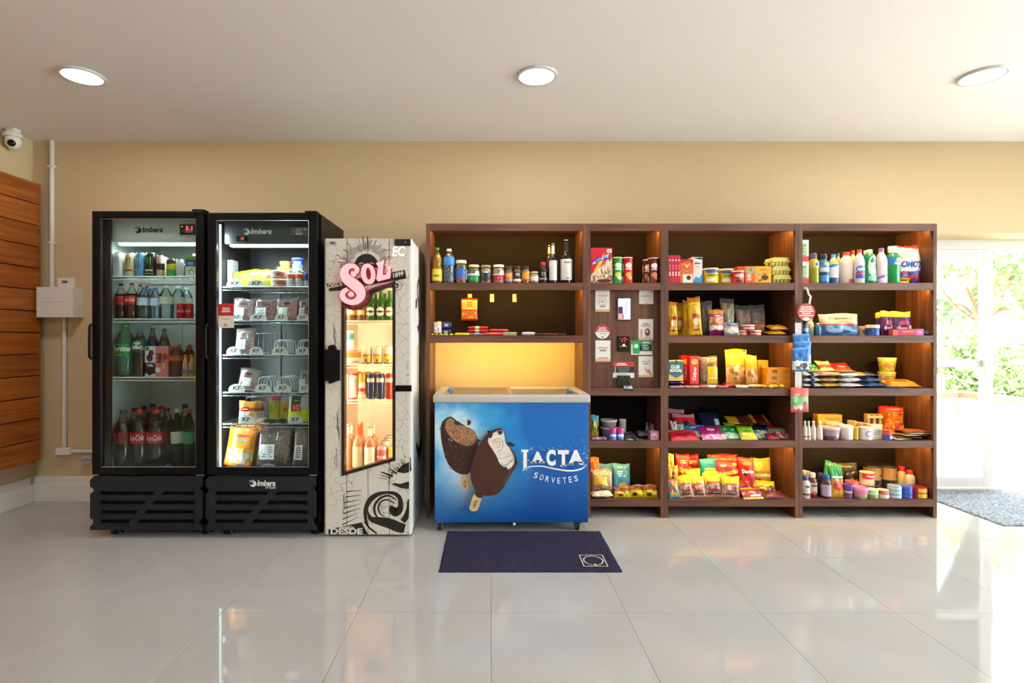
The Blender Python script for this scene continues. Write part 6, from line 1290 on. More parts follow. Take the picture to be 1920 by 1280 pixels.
for k, (a, b, c, dy, n) in enumerate(((1682, 1721, 463, .02, 'with yellow price flash'), (1714, 1741, 459.5, .06, 'against the side panel'))):
    bag(a, b, c, 'white and red washing powder pouch '+n, OMO, [T_('OMO', -.1+.1*k, .5, .75, .17, '1f3a8a', .04, .1), ('P', [(-.9, .22), (.9, .36), (.9, .28), (-.9, .14)], '2a4aa0'), ('e', -.4, .76, .5, .18, 'bccab0'), ('P', [(.3, .04), (.6, .04), (.75, .36), (.6, .3)], '6a4aa0')]+([('r', -.45, .07, .5, .13, 'd8b818'), ('l', -.45, .07, .4, .08, 1, '6a4a10')] if k == 0 else [('e', -.8, .05, .15, .05, 'd8a020')]), T=.07, lean=3, dy=dy, roll=(2, 0)[k], name='washing_powder_pouch')
shelf(YS, SHZ['B'], 'on second shelf by door', U4)
bottle(1504.5, 1515, 608, 'small blue bottle beside the hanging strip', 'sauce', '2a6ab0', '2a6ab0', None, [('e', 0, .5, .7, .3, 'b8cce0')], name='lotion_bottle')
t = bottle(1511.5, 1525, 596, 'cream sunscreen tube with green band', 'sauce', bands([(0, '9ac0a0'), (.4, 'd8d0a0'), (.7, 'dcc8a8')], None, .02, .4, 0), 'd8d0c0', None, [('e', .1, .45, .4, .14, 'd8b83a')], dy=.08, name='lotion_tube', cat='tube')
bottle(1526, 1539.5, 605.5, 'teal lotion bottle with white cap', 'jug', '1f5a74', 'd0c4b4', None, [('l', 0, .4, .5, .2, 2, '6a9aac')], name='lotion_bottle', sy=.7, dy=.02)
bag(1537, 1611, 588, 'large cream and blue pack of absorbent pads', bands([(0, '3a6aa0'), (.12, '2a5a98'), (.42, 'b84a2c'), (.5, 'd8c09a')], (.02, .42, '2a5a98', '7a9ac8', '1a7a98', 4), .06), [('t', 'Cremelady', .05, .76, .62, .16, '3a2416', .01, .3), ('l', .2, .6, .4, .05, 1, 'b08a60'), ('e', -.3, .2, .4, .2, '8aaad0')], T=.07, lean=8, dy=.02, name='pad_pack')
tin(1611, 1626, 611, 'cream cosmetic jar behind the blue tub', 'c8bcA4'.lower(), [('e', 0, .4, .5, .4, '8a8478')], .05, lid='d8c8a8', lh=.02, name='cosmetic_jar', cat='jar')
tin(1624.5, 1647, 609, 'blue cosmetic tub with cream lid', '24489a', [('l', 0, .5, .5, .2, 1, '8aa0d0')], .0, lid='d8c8a8', lh=.022, name='cosmetic_jar', cat='jar', lr=1.03)
PP = bands([(0, '8a2a4a'), (.1, '4a2058'), (.74, 'd8b01c')], None, .02)
for k, (a, b, c, dy, n) in enumerate(((1643, 1656, 586, .08, 'rearmost of three'), (1653, 1674, 583, .05, 'middle of three'), (1671.5, 1709, 583.5, .0, 'foremost of three'))):
    bag(a, b, c, 'purple and yellow tampon pouch, '+n, PP, [('e', .1, .52, .45, .2, 'b83a5a'), ('l', 0, .3, .6, .08, 1, 'd8c8d8'), ('e', -.5, .3, .22, .16, 'c08aa0'), ('e', .7, .34, .2, .16, 'c08aa0')] if k else [], T=.045, lean=4, dy=dy, name='pouch')
carton(1674, 1684, 618, 'tiny coral box', 'c8504a', [], d=.04, dy=.0)
carton(1684, 1718, 616.5, 'long crimson soap box with orange stripe', 'b01848', [('r', .1, .6, .7, .3, 'd0602a')], d=.04, dy=.0, name='soap_box')
carton(1717.5, 1732, 616.5, 'bright pink soap box', 'c84a98', [('l', 0, .5, .5, .4, 2, 'e0a0c8')], d=.04, dy=.0, name='soap_box')
bar(1732, 1743, 'dark teal tube lying by the side panel', '3a4a50', [], .032, .03, .01, name='lotion_tube', cat='tube')
# hanging strip with bags on the upright, and the wobbler disc
Y = YS-.004
def hang(x0, x1, y0, y1, desc, m, dec, dy, T=.025, name='sweet_bag'):
    Yh = YS-.006-dy; SEED[0] += 1; x, W = X_((x0+x1)/2, Yh), (x1-x0)*Yh/F; z0, z1 = Z_(y1, Yh), Z_(y0, Yh)
    t = thing(name, desc, 'bag', (x, Yh-T/2, z0)); q = MB(); Mp = bagmesh(q, W, z1-z0, T, SEED[0]); q.build('wrapper', m, t); decorate(t, dec, Mp); return t
t = thing('hanging_strip', 'narrow white merchandising strip hung on the upright between wide units', 'strip', (X_(1497, Y), YS-.001, Z_(728, Y)), world=True)
MB().box(X_(1491, Y), X_(1503, Y), YS-.003, YS-.0012, Z_(728, Y), Z_(605, Y)).build('strip', mat('d4d0ca', .45), t)
for py in (617, 722): MB().tube([(X_(1497.5, Y), YS-.003, Z_(py, Y)), (X_(1497.5, Y), YS-.05, Z_(py-1, Y))], .0016, 6).build('peg', mat('b8b4ae', .4), t)
BLU = bands([(0, '2a6ab0'), (.1, 'c8d4dc'), (.42, '2a6ab0'), (.9, '3a86c8')], (.08, .42, 'c0ccd4', '6a5a5a', 'e0e4e8', 5), .03)
hang(1484, 1517, 626, 672, 'blue biscuit sachet hanging at the back of strip', BLU, [('e', .1, .6, .5, .16, 'd8dce0'), ('e', .1, .6, .2, .07, 'd8a030')], .0)
hang(1486, 1519, 640, 684, 'blue biscuit sachet hanging in the middle of strip', BLU, [('e', .2, .3, .4, .2, '5a5060'), ('e', -.5, .35, .25, .24, 'e4e8ec')], .027)
hang(1483, 1516, 652, 696, 'blue biscuit sachet hanging at the front of strip', BLU, [('e', .3, .26, .4, .22, '4a4454'), ('e', -.55, .35, .25, .28, 'e4e8ec')], .054)
hang(1480, 1514, 726, 772, 'pink and green jelly sweets bag hanging below the strip', bands([(0, 'c84a4a'), (.12, 'b87a6a'), (.4, '7aba7a'), (.62, 'd06a60'), (.85, 'd85a54')], (.1, .4, 'c06a68', 'd8c8b0', '6aa868', 6), .08), [('e', -.3, .72, .3, .08, 'e0a0a8')], .002)
t = thing('shelf_wobbler', 'red round wobbler sign with white text on a bent clear arm', 'sign', (X_(1510, YS), YS-.002, Z_(602, YS)), world=True)
q = MB(); pth = [(1507, 540), (1512, 541), (1514.5, 552), (1517, 556), (1515, 562), (1513, 570)]
L, R = ribbon([(X_(a, YS), Z_(b, YS), .007) for a, b in pth], 4); yy = [YS-.0015-.03*i/len(L) for i in range(len(L))]
q.add([(p[0], y, p[1]) for p, y in zip(L, yy)]+[(p[0], y, p[1]) for p, y in zip(R, yy)], [(i, i+1, len(L)+i+1, len(L)+i) for i in range(len(L)-1)]); q.build('arm', mat('c4c0ba', .25), t)
Yd = YS-.033; c = (X_(1512, Yd), Z_(585, Yd)); rr_ = 16.5*Yd/F
MB().prism([circle(*c, rr_, n=36)], Yd, Yd+.0015).build('disc', mat('b8403c', .45), t)
q = MB()
q.prism([[(c[0]+rr_*.99*math.cos(a), c[1]+rr_*.99*math.sin(a)) for a in [math.radians(205+130*k/14) for k in range(15)]]+[(c[0]+rr_*.5*math.cos(a), c[1]-rr_*.98+rr_*.42*math.sin(a)) for a in [math.pi*k/10 for k in range(11)]]] if False else [circle(c[0], c[1]-rr_*.78, rr_*.42, rr_*.2, 16)], Yd-.0008, Yd-.0002, mat('e2dad2'))
for k, w in enumerate((.62, .7, .8, .5, .78)): q.box(c[0]-rr_*w, c[0]+rr_*w, Yd-.0008, Yd-.0002, c[1]+rr_*(.58-.24*k)-.0035, c[1]+rr_*(.58-.24*k)+.0035, mat('eadcd6'))
q.build('printed_label', None, t)
shelf(YS, SHZ['C'], 'on third shelf by door', U4)
WN = bands([(0, 'c8c8cc'), (.35, '1f2a52'), (.6, 'd4d2d0')], None, .06, .35, .3, False)
for k, n in enumerate(('bottom', 'middle', 'topmost')): flat(1504, 1540-2*k, 'white and navy flour pack, '+n+' of the pile', WN, [], .13, .036, .0, SHZ['C']+.037*k, tilt=0, name='flour_pack')
for k, n in enumerate(('bottom', 'middle', 'topmost')): flat(1537-2*k, 1573-k, 'beige rice flour pack, '+n+' of the pile', foil(['c8a83a', 'b08a64', 'c0a07a'][k]), [('l', 0, .5, .4, .3, 2, '7a5a3a')], .13, .036, .0, SHZ['C']+.037*k, tilt=0, name='flour_pack')
for k, n in enumerate(('bottom', 'middle', 'topmost')): flat(1571, 1615-3*k, 'plain white sugar pack, '+n+' of the pile', foil('d4d0cc'), [], .13, .038, .0, SHZ['C']+.0355*k, tilt=0, name='sugar_pack')
for k, n in enumerate(('bottom', 'middle', 'topmost')): flat(1608-3*k, 1662-10*k, 'dark blue oats pack, '+n+' of the pile', food('1f3a78', '3a5a98', '9aa8c8', 6, .3) if k < 2 else bands([(0, 'b8862a'), (.4, '3a4458')], None, .1, .35, .3, False), [], .15, .034, .02, SHZ['C']+.036*k, tilt=1, name='oats_pack')
bag(1516, 1539, 677, 'green packet lying on the flour pile', foil('128a2c'), [('l', 0, .5, .5, .3, 1, 'c8e0b8')], T=.03, lean=55, dy=.08, z=SHZ['C']+.107, h=.09)
bag(1539, 1565, 681, 'beige and red seasoning packet on the flour pile', bands([(0, 'c8b088'), (.2, 'b83a24'), (.5, 'd0b88a')], None, .02), [], T=.03, lean=50, dy=.07, z=SHZ['C']+.112, h=.1)
bag(1564, 1600, 683, 'red packet lying on the sugar pile', foil('c01c20'), [('l', 0, .4, .5, .2, 1, 'e0b0a0')], T=.03, lean=58, dy=.07, z=SHZ['C']+.109, h=.1)
flat(1518, 1541, 'orange flat sachet on the pile edge', foil('c8905a'), [], .06, .014, .0, SHZ['C']+.1115, tilt=2)
flat(1573, 1600, 'amber flat sachet on the sugar pile', foil('c07a2a'), [], .06, .012, .0, SHZ['C']+.109, tilt=2)
NC = bands([(0, 'b8b84a'), (.15, '8ab02a'), (.4, 'c8b07a'), (.75, 'd0c47a')], (.15, .8, '8ab02a', 'd0b070', 'c87a4a', 5), .08, .4, 0)
zz = SHZ['C']; Y = S.Y+.1
tin(1648.5, 1677, 0, 'green and cream noodle cup, lower of two', NC, [('e', .4, .5, .3, .3, 'c86a3a')], .16, lid='d4c894', lh=.006, name='noodle_cup', cat='cup', taper=.78, hh=.098, z=zz+.0005)
tin(1648, 1678, 0, 'green and cream noodle cup, upper of two', NC, [('e', .4, .5, .3, .3, '9a9a3a')], .16, lid='d8cc98', lh=.006, name='noodle_cup', cat='cup', taper=.8, hh=.1, z=zz+.1)
flat(1664, 1722, 'large orange pasta bag lying by the side panel', bands([(0, 'd88a1c'), (.4, 'e0a028'), (.8, 'c8701c')], (.2, .6, 'd88a1c', 'e8b84a', 'c05a1c', 5)), [('l', 0, .5, .5, .2, 2, 'b8401c')], .13, .05, .0, tilt=14, name='pasta_bag', cat='bag')
flat(1655, 1690, 'thin dark blue packet under the orange bag', foil('1c2c58'), [], .06, .012, -.006, tilt=0)
shelf(YS, SHZ['D'], 'on fourth shelf by door', U4)
for k, (a, b) in enumerate(((1501.5, 1511.5), (1512.5, 1520), (1520.5, 1529.5), (1531.5, 1542))):
    bottle(a if k else 1505, b if k else 1513, 789, 'small white milk drink bottle, '+('end one against the upright', 'slim second one', 'third one', 'one beside the tubs')[k], 'small', 'cfcac0', 'd8d0c8', None, [('r', 0, .2, .7, .06, 'b84a54')] if k < 2 else [], name='milk_bottle')
carton(1533, 1579, 777.5, 'yellow tea box at the back', 'c88a1c', [('e', -.5, .5, .4, .6, 'd8b01c'), ('e', .4, .45, .5, .5, 'e0b81c'), ('l', .2, .8, .7, .1, 1, 'c0501c')], d=.06, dy=.225)
tin(1542.5, 1573, 799, 'mauve ice cream tub with white lid', bands([(0, '6a5468'), (.4, 'a88890')], None, .04, .4, 0), [('e', .4, .35, .3, .4, 'c8a0b0')], .0, lid='c8b0a8', lh=.016, name='plastic_tub', cat='tub', taper=.84, lr=1.04)
tin(1549, 1578, 792, 'cream lidded tub behind the mauve one', 'c8bcb0', [], .1, lid='d8d0c4', lh=.014, name='plastic_tub', cat='tub', taper=.88, lr=1.04)
tin(1573, 1597.5, 796.5, 'white tub with red lettering', 'cfc9c9', [('l', .2, .4, .5, .3, 2, 'b8545c')], .0, lid='d4ccc8', lh=.02, name='plastic_tub', cat='tub', taper=.95, lr=1.03)
tin(1598, 1609, 801, 'slim yellow spice tin', 'c8a81c', [('l', 0, .5, .5, .6, 4, '8a6a10')], .0)
tin(1609.5, 1633, 800, 'white can with blue scribble emblem', 'c8c4bc', [('r', .1, .5, .7, .86, 'd8d6d4'), ('e', .1, .5, .42, .5, '4a68a8'), ('e', .1, .5, .34, .38, 'd0d4dc'), ('l', .1, .5, .28, .3, 3, '4a68a8')], .0)
carton(1634, 1654.5, 798, 'cream paper coffee packet', 'c8c0ae', [('l', 0, .5, .5, .4, 3, '8a8a7a'), ('e', .5, .55, .2, .2, '7a9a7a')], d=.05)
for k, (a, b, c) in enumerate(((1590, 1605, 788), (1604, 1618, 791), (1618, 1632, 793.5))): tin(a, b, c, 'small spice jar with wooden lid, '+('tallest', 'middle', 'shortest')[k]+' of three', 'b89858', [], .1, lid='a8875a', lh=.02, name='spice_jar', cat='jar')
t = goods('wooden_crate', 'small wooden caddy of spice tubes', 'caddy', X_(1636, S.Y+.17), S.Y+.17, S.z+.0005)
W = 26*(S.Y+.17)/F; h = Z_(776, S.Y+.17)-S.z
for k in range(3): MB().box(-W/2+W*.42*k-.006+.006, -W/2+W*.42*k+.018, -.02, .02, 0, h, None, .002).build('post', mat('a8875a', .7, 0, .15), t)
for zz in (.0, h*.45, h*.82): MB().box(-W/2-.006, W/2+.008, -.027, -.0205, zz, zz+.016, None, .001).build('slat', mat('b8976a', .7, 0, .15), t)
MB().box(-W/2, W/2, -.02, .02, h*.25, h*.4).build('tray', mat('5a4030', .8), t)
tin(1655, 1671, 805, 'red and blue small can', bands([(0, '2a48a0'), (.5, 'c8503c')], None, .02, .35, 0), [('e', .3, .3, .35, .3, 'a8c0dc')], .0)
tin(1650, 1690, 0, 'large clear jar of orange snacks with red lid', food('c86a1c', 'e09a2a', 'b0501c', 8, .35), [('r', .3, .3, .5, .4, 'a8402c'), ('e', .3, .3, .25, .2, 'd8a060')], .1, lid='c0282c', lh=.03, name='snack_jar', cat='jar', hh=.2, lr=.96)
for k, (a, b, c, yw) in enumerate(((1672, 1705, 'c8b49a', .3), (1678, 1720, '3a4658', -.2), (1690, 1735, 'c8902c', .25), (1700, 1744, 'd4ccc0', -.1), (1695, 1740, 'a85a2c', .1))):
    flat(a, b, ['beige', 'slate blue', 'amber', 'white', 'rust'][k]+' flat sachet in a loose pile', foil(c), [], .11, .012, .0+.004*k, SHZ['D']+.0125*k, yaw=yw*.5, tilt=1, name='seasoning_sachet')
shelf(YS, SHZ['E'], 'on bottom shelf by door', U4)
bottle(1502, 1518, 892, 'white sauce bottle with blue cap', 'sauce', 'd4ccc0', '2a489a', None, [('e', 0, .55, .35, .1, '3a3a3a'), ('r', 0, .2, .6, .08, '4a4a48'), ('e', 0, .16, .2, .08, 'b84a3a')], name='sauce_bottle')
bottle(1514, 1531, 886, 'brown sauce bottle with white cap', 'sauce', '5a2a2a', 'd4ccc0', ('b8a49c', .18, .62), [('e', 0, .5, .4, .08, '3a2a28'), ('e', 0, .2, .3, .14, 'b8343a')], name='sauce_bottle', dy=.02)
for k, (a, b, c) in enumerate(((1502, 1513, 881), (1509, 1521, 883))): bottle(a, b, c, 'white-capped sauce bottle in the back row', 'sauce', 'a88a78', 'd0c0b0', None, [], dy=.12+.02*k, name='sauce_bottle')
bottle(1531, 1545, 888, 'dark syrup bottle with navy cap and green label', 'sauce', '1c1a24', '2a3a78', None, [('e', .1, .4, .35, .2, '8ab87a')], dy=.03, name='sauce_bottle')
bottle(1541.5, 1558, 890, 'dark syrup bottle with blue cap and white label', 'sauce', '3a2c3a', '2f4a9a', ('a89ab0', .1, .6), [('l', 0, .45, .5, .14, 2, '3a3a8a')], name='sauce_bottle')
bag(1557, 1584, 873, 'green and gold soup pouch with a red bowl', bands([(0, 'c8982c'), (.32, 'b88a4a'), (.55, '14783c')], None, .03), [('e', 0, .36, .7, .3, 'b82a2c'), ('r', 0, .62, .8, .06, 'c8d8c0')], T=.05, lean=10, dy=.0, name='soup_pouch')
bag(1538, 1566, 871, 'green foil packet leaning behind the soup pouch', foil('14783c'), [], T=.03, lean=14, dy=.1, roll=18)
bag(1550, 1610, 868, 'black and gold coffee bag at the back', food('1c1814', '3a342a', 'a8843a', 9, .35), [('l', .2, .85, .5, .08, 1, 'b89a4a')], T=.04, lean=6, dy=.225, name='coffee_bag')
bag(1590, 1611, 885, 'small black and gold bag in front of the coffee', food('14141a', '2a2a34', 'b88a3a', 7, .35), [], T=.025, lean=8, dy=.185, name='coffee_bag')
tin(1582.5, 1598, 907, 'purple tub with yellow band', bands([(0, '6a4a98'), (.5, 'd8c07a'), (.66, '5a3a88')], None, .02, .4, 0), [], .0, lid='5a3a98', lh=.018, name='plastic_tub', cat='tub', taper=.86)
tin(1585, 1608, 901, 'coral lidded tub behind the purple one', 'c8786a', [], .09, lid='d85a58', lh=.016, name='plastic_tub', cat='tub', taper=.88)
tin(1598, 1625, 910, 'pink tub with pink lid', bands([(0, '7a8a5a'), (.3, 'c87a98')], None, .1, .4, 0), [('e', .4, .3, .3, .3, 'a8b07a')], .0, lid='e07ab0', lh=.02, name='plastic_tub', cat='tub', taper=.82, lr=1.04)
RW = [('P', [(-.8, .95), (.8, .95), (.8, .62), (0, .5), (-.8, .55)], 'b8282c'), ('t', 'Neslac', .1, .74, .5, .18, 'e8d8d0', .03, .2), ('e', .1, .26, .5, .3, 'd8c8a0')]
tin(1622, 1645, 916, 'green and white vegetable can', bands([(0, '6a8a5a'), (.4, 'b8c8a8')], None, .1, .35, 0), [('l', 0, .65, .5, .1, 1, '4a7a4a')], .0)
tin(1645.5, 1665, 917, 'red and white cream can on the shelf', 'd0c8bc', RW, .0)
def stack(x0, x1, n, m, desc, dec=(), dy=0, hh=.027, z0=0):
    for k in range(n): tin(x0, x1, 0, desc+', '+(('lower', 'upper') if n == 2 else ('bottom', 'middle', 'topmost'))[k], m, list(dec), dy, z=S.z+z0+.0003+(hh+.0006)*k, hh=hh)
stack(1665.5, 1688, 3, bands([(0, '8ab0c8'), (.3, 'c8d4d8'), (.6, 'b86a6a'), (.7, '8ab8d0')], None, .05, .3, 0), 'pale blue tuna tin of the stack', [('e', .2, .5, .4, .5, 'd0dce0')])
stack(1688.5, 1708.5, 3, bands([(0, '2444a8'), (.4, '3a5ac0')], None, .02, .3, 0), 'deep blue tuna tin of the stack', [('l', 0, .5, .5, .3, 1, 'b8c8e8')])
stack(1709.5, 1738, 2, bands([(0, '8a1c20'), (.3, 'a8242a')], None, .02, .35, 0), 'squat red tin of the pair', [('r', .1, .5, .5, .8, 'd8b03a')], hh=.035)
tin(1613, 1637, 884, 'red and white cream can raised at the back', 'd0c8bc', RW, .1, z=S.z+.06)
stack(1614, 1638, 2, mat('8a7a58', .4), 'dull gold tin supporting the cream can', dy=.1, hh=.0293)
for k, (a, b) in enumerate(((1621, 1650), (1652, 1679))): tin(a, b, 871+k*.5, 'kraft paper tub with black lid '+('beside the coffee bag', 'beside the cream bottles')[k], bands([(0, '1c1c20'), (.48, 'b8946a'), (.86, 'b08a60')], None, .01, .5, 0), [('e', .3, .62, .12, .08, '4a2a24'), ('r', .6, .35, .14, .6, 'b8946a'), ('l', 0, .3, .3, .2, 3, '8a8a8a')], .17, lid='1f1f22', lh=.014, name='paper_tub', cat='tub')
for k, (a, b, c) in enumerate(((1682, 1699, 876), (1697.5, 1714, 880.5))): bottle(a, b, c, 'ribbed cream bottle with red cap '+('at the back', 'with blue print')[k], 'sauce', 'd0b88a' if k == 0 else 'c8c4c0', 'b8283a', None, [] if k == 0 else [('r', 0, .25, .7, .3, '8a94b8')], dy=.14-.03*k, name='condiment_bottle')
# ================================================================== goods: white-lined drinks fridge
YF1 = FY+.098
def f1(row, nm): shelf(YF1, f1rows[row] if row < 3 else .3955, 'on '+nm+', drinks fridge', G1)
f1(0, 'top shelf')
def claw(c): return [('P', [(-.42+.3*k, .8), (-.28+.3*k, .82), (-.24+.26*k, .6), (-.3+.3*k, .38), (-.36+.28*k, .6)], c) for k in range(3)]
can(206, 216, 478, 'slim silver can at the back', 'a8acac', [], .1)
can(213.5, 235, 474.5, 'white energy drink can with silver claw mark', 'd8d8d6', claw('8a8c8e')+[('l', 0, .25, .5, .08, 1, '77797c')])
can(236, 255, 475, 'cream energy drink can with brown claw mark', 'd8c49a', claw('9a5a38')+[('r', 0, .26, .5, .08, 'a83a2c')])
can(255, 274, 475, 'light blue energy drink can with pale claw mark', '4a90c8', claw('c0b08a')+[('l', 0, .28, .5, .07, 1, 'e0e8ec')])
can(274, 293.5, 475, 'black energy drink can with green claw mark', '14180f', claw('4ab82c')+[T_('MONSTER', 0, .26, .5, .07, 'e4e8e0', .03), ('r', 0, .12, .6, .06, '3a9a24')])
can(294.5, 308, 479, 'pink and black can', bands([(0, 'c89a90'), (.32, '1f1a1c'), (.62, 'c8a49a')], None, .02, .3, 0), [('l', 0, .45, .5, .08, 1, 'dcdcd8')])
can(305, 315, 482, 'pale pink can behind the yellow one', 'd0b4a8', [], .1)
can(313, 331.5, 486.5, 'black, yellow and green soda can', bands([(0, '2aa83c'), (.4, 'd8c020'), (.75, '1f1c18')], None, .12, .3, 0), [('l', 0, .62, .5, .08, 1, '5a4a10')])
can(331, 344.5, 486.5, 'plain white can', 'd4d4d0', [])
can(341, 349, 496, 'small dark red can', '7a2a2c', [], .06)
carton(347.5, 366.5, 480, 'green and blue coconut water carton', bands([(0, 'b8d0c8'), (.5, '2a4a9a'), (.82, '6ab02c')], None, .05, .4, 0), [('e', .1, .22, .6, .26, '8ab84a'), ('e', .2, .2, .35, .16, 'e4e8dc'), T_('COCO', 0, .64, .6, .14, 'e8ecee', .03)], d=.05, cap='d8d0cc')
f1(1, 'second shelf')
COLA = mat('1c0b08', .12); WAT = clear('d8ecf4', .05, .03)
def cola(x0, x1, top, desc, cap, lab, dec, dy=0, l0=.42, l1=.62, fill=.7, kind='soda', sh='f4f4f2', dk=None): return bottle(x0, x1, top, desc, kind, clear(sh, .005, .03, .6), cap, (lab, l0, l1), dec, dk or COLA, fill, dy, name='soda_bottle')
CC = [T_('Coca-Cola', 0, .53, .62, .1, 'f2e8e4', .01, .35)]
cola(216.5, 237, 531.5, 'small cola bottle with black cap', '1a1a1a', 'b0161c', [T_('Coca-Cola', 0, .53, .6, .09, '1c0c0c', .01, .35)], l0=.4, l1=.64)
cola(236.5, 258, 530.5, 'small cola bottle with red cap', 'c01a20', 'c0141c', CC, l0=.4, l1=.64)
cola(255, 272, 533, 'small cola bottle with red cap in the second row', 'a8141c', 'a8141c', [], .1)
cola(268, 283, 535, 'small cola bottle with red cap furthest back', 'a8141c', 'a8141c', [], .18)
for k, (a, b, c, lc) in enumerate(((259, 282, 538.5, 'b4d0e4'), (282.5, 300, 539.5, 'c8d4ea'))): bottle(a, b, c, 'blue-capped water bottle '+('with pale blue label', 'with lilac label')[k], 'water', WAT, '2a78c8', (lc, .42, .66), [('l', 0, .56, .5, .1, 2, '4a70a8')], name='water_bottle')
bottle(275, 290, 541, 'blue-capped water bottle in the second row', 'water', WAT, '2a68b8', ('a8c0d8', .42, .66), [], dy=.1, name='water_bottle')
bottle(300.5, 322, 535.5, 'white-capped water bottle with yellow-edged label', 'water', WAT, 'd8dcd8', ('d4d8cc', .44, .66), [('r', 0, .66, .9, .02, 'c8c040'), ('l', 0, .55, .4, .06, 2, '8a8a84')], name='water_bottle')
bottle(323, 346, 537, 'large water bottle behind the red cans', 'water', WAT, 'dce0dc', ('d8dcc8', .44, .66), [('r', 0, .66, .9, .02, 'c8c040')], name='water_bottle', dy=.09)
bottle(340, 360, 539, 'white-capped water bottle at the back', 'water', WAT, 'dce0dc', ('d8dcc8', .44, .66), [], name='water_bottle', dy=.17)
for k, (a, b) in enumerate(((332, 347.5), (347.8, 362.5))): can(a, b, 568.5, 'small red cola can '+('with white script in view', 'beside the fridge wall')[k], 'b8121a', [('t', 'Coca-Cola', .1-.2*k, .5, .6, .18, 'f0e4e0', .01, .3)])
f1(2, 'third shelf')
bottle(210, 245, 606.5, 'large clear green lemon soda bottle with green cap', 'soda', clear('b8e8d0', .08, .03), '12a03c', ('128a3a', .38, .62), [('t', 'Sprite', 0, .51, .68, .13, 'eef4ee', .03, .25), ('r', -.1, .41, .3, .012, 'd8d020')], clear('c0e0d4', .12, .05), .78, name='soda_bottle')
TEA = mat('1c0f0a', .15)
bottle(251, 275, 613, 'dark iced tea bottle with teal label and blue cap', 'soda', clear('e8e0d8', .03, .03), '1f86b8', ('14505e', .48, .74), [T_('matte', -.1, .68, .45, .06, 'e8ece8', .03), T_('leão', .0, .6, .55, .09, 'e8ece8', .04), ('e', .5, .56, .22, .05, 'd88a2c')], TEA, .82, name='tea_bottle')
for k, (a, b, c) in enumerate(((276, 296, 614), (298, 318, 616))): bottle(a, b, c, 'dark iced tea bottle with teal label '+('behind grape juice', 'behind pink carton')[k], 'soda', clear('e8e0d8', .03, .03), '1a5a88', ('14424e', .48, .74), [], TEA, .82, name='tea_bottle', dy=.1+.02*k)
carton(271.5, 291.5, 649, 'white and purple grape juice carton', bands([(0, 'd0ccd4'), (.1, '241a2e'), (.45, 'd4d0d8')], None, .05, .4, 0), [('e', .2, .78, .5, .2, '5a1f5a'), ('e', -.1, .62, .6, .24, '4a1a52'), ('e', -.5, .92, .4, .14, '3a8a3a'), T_('Valle', 0, .38, .6, .1, 'e8e4ec', .03), ('e', .0, .14, .5, .18, '14101a')], d=.06, yaw=.0)
carton(291.8, 316.5, 649, 'pink apple soy drink carton', 'd07a74', [('t', 'AdeS', -.42, .6, .8, .2, '2a2024', .04, 0, math.radians(90), .44), ('e', .5, .66, .4, .22, 'b8242c'), ('e', -.55, .22, .42, .16, 'e4dcc8'), ('l', .3, .35, .3, .2, 4, 'e4b48a'), ('l', .3, .5, .25, .06, 1, '6a2a2a')], d=.06)
OJ = mat('5a1c0c', .15)
for k, (a, b, dy) in enumerate(((318, 341, 0), (328, 346, .1), (346, 364, .12))): bottle(a, b, 646, 'dark fruit drink bottle with orange cap '+('at the front', 'behind the first', 'behind the yellow bottles')[k], 'square', clear('e8d8c8', .03, .03), 'c8501c', ('b8541c', .5, .66), [('l', 0, .58, .4, .05, 1, 'e8c8a0')] if k == 0 else [], OJ, .82, name='juice_bottle', dy=dy)
for k, (a, b) in enumerate(((342, 353.5), (354, 365.5))): bottle(a, b, 664.5, 'small yellow yoghurt drink bottle '+('beside the fruit drink', 'beside the fridge wall')[k], 'small', bands([(0, 'd89a1c'), (.42, 'c8986a'), (.8, 'd8a880')], None, .02, .35, 0), 'c8701c', None, [('e', 0, .24, .6, .2, '4a5ab0'), ('l', 0, .24, .4, .12, 2, 'e8e4e0')], name='yoghurt_bottle')
f1(3, 'floor')
cola(216, 246, 768, 'large zero cola bottle with black cap and dark red label', '181818', '8a121a', [T_('Coca-Cola', 0, .53, .6, .08, '1c0c0c', .01, .35)], l0=.42, l1=.62, fill=.78)
cola(247, 277, 767.5, 'large cola bottle with red cap beside the zero cola', 'c8141c', 'b8141c', CC, fill=.78)
cola(278, 311, 767.5, 'large cola bottle with red cap beside the guarana', 'c8141c', 'b8141c', CC, fill=.78)
GU = mat('3a1c0c', .15)
cola(321.5, 343, 766, 'green guarana bottle with white cap', 'd8d4cc', 'c8c4b4', [('l', 0, .52, .4, .08, 2, '8a8a80')], fill=.6, sh='7ac05a', dk=GU)
cola(344, 366, 766.5, 'green guarana bottle with red cap', 'c8281c', '128a5a', [('r', -.5, .52, .08, .14, 'd8d4cc')], fill=.6, sh='7ac05a', dk=GU)
for k, (px, c, cp_, dy) in enumerate(((250, 764, '1a1a1a', .13), (267, 761, '1c1c1c', .215), (284, 763, 'a8141c', .14), (280, 758, '1a1a1a', .30), (303, 761, '8a1424', .225), (313, 764, 'a8141c', .13), (347, 758, '3a1c18', .24))):
    cola(px-14, px+14, c, ['black', 'black', 'red', 'black', 'crimson', 'red', 'brown'][k]+'-capped large cola bottle in the back rows', cp_, '8a121a', [], dy, fill=.78, dk=COLA if k not in (5, 6) else GU)
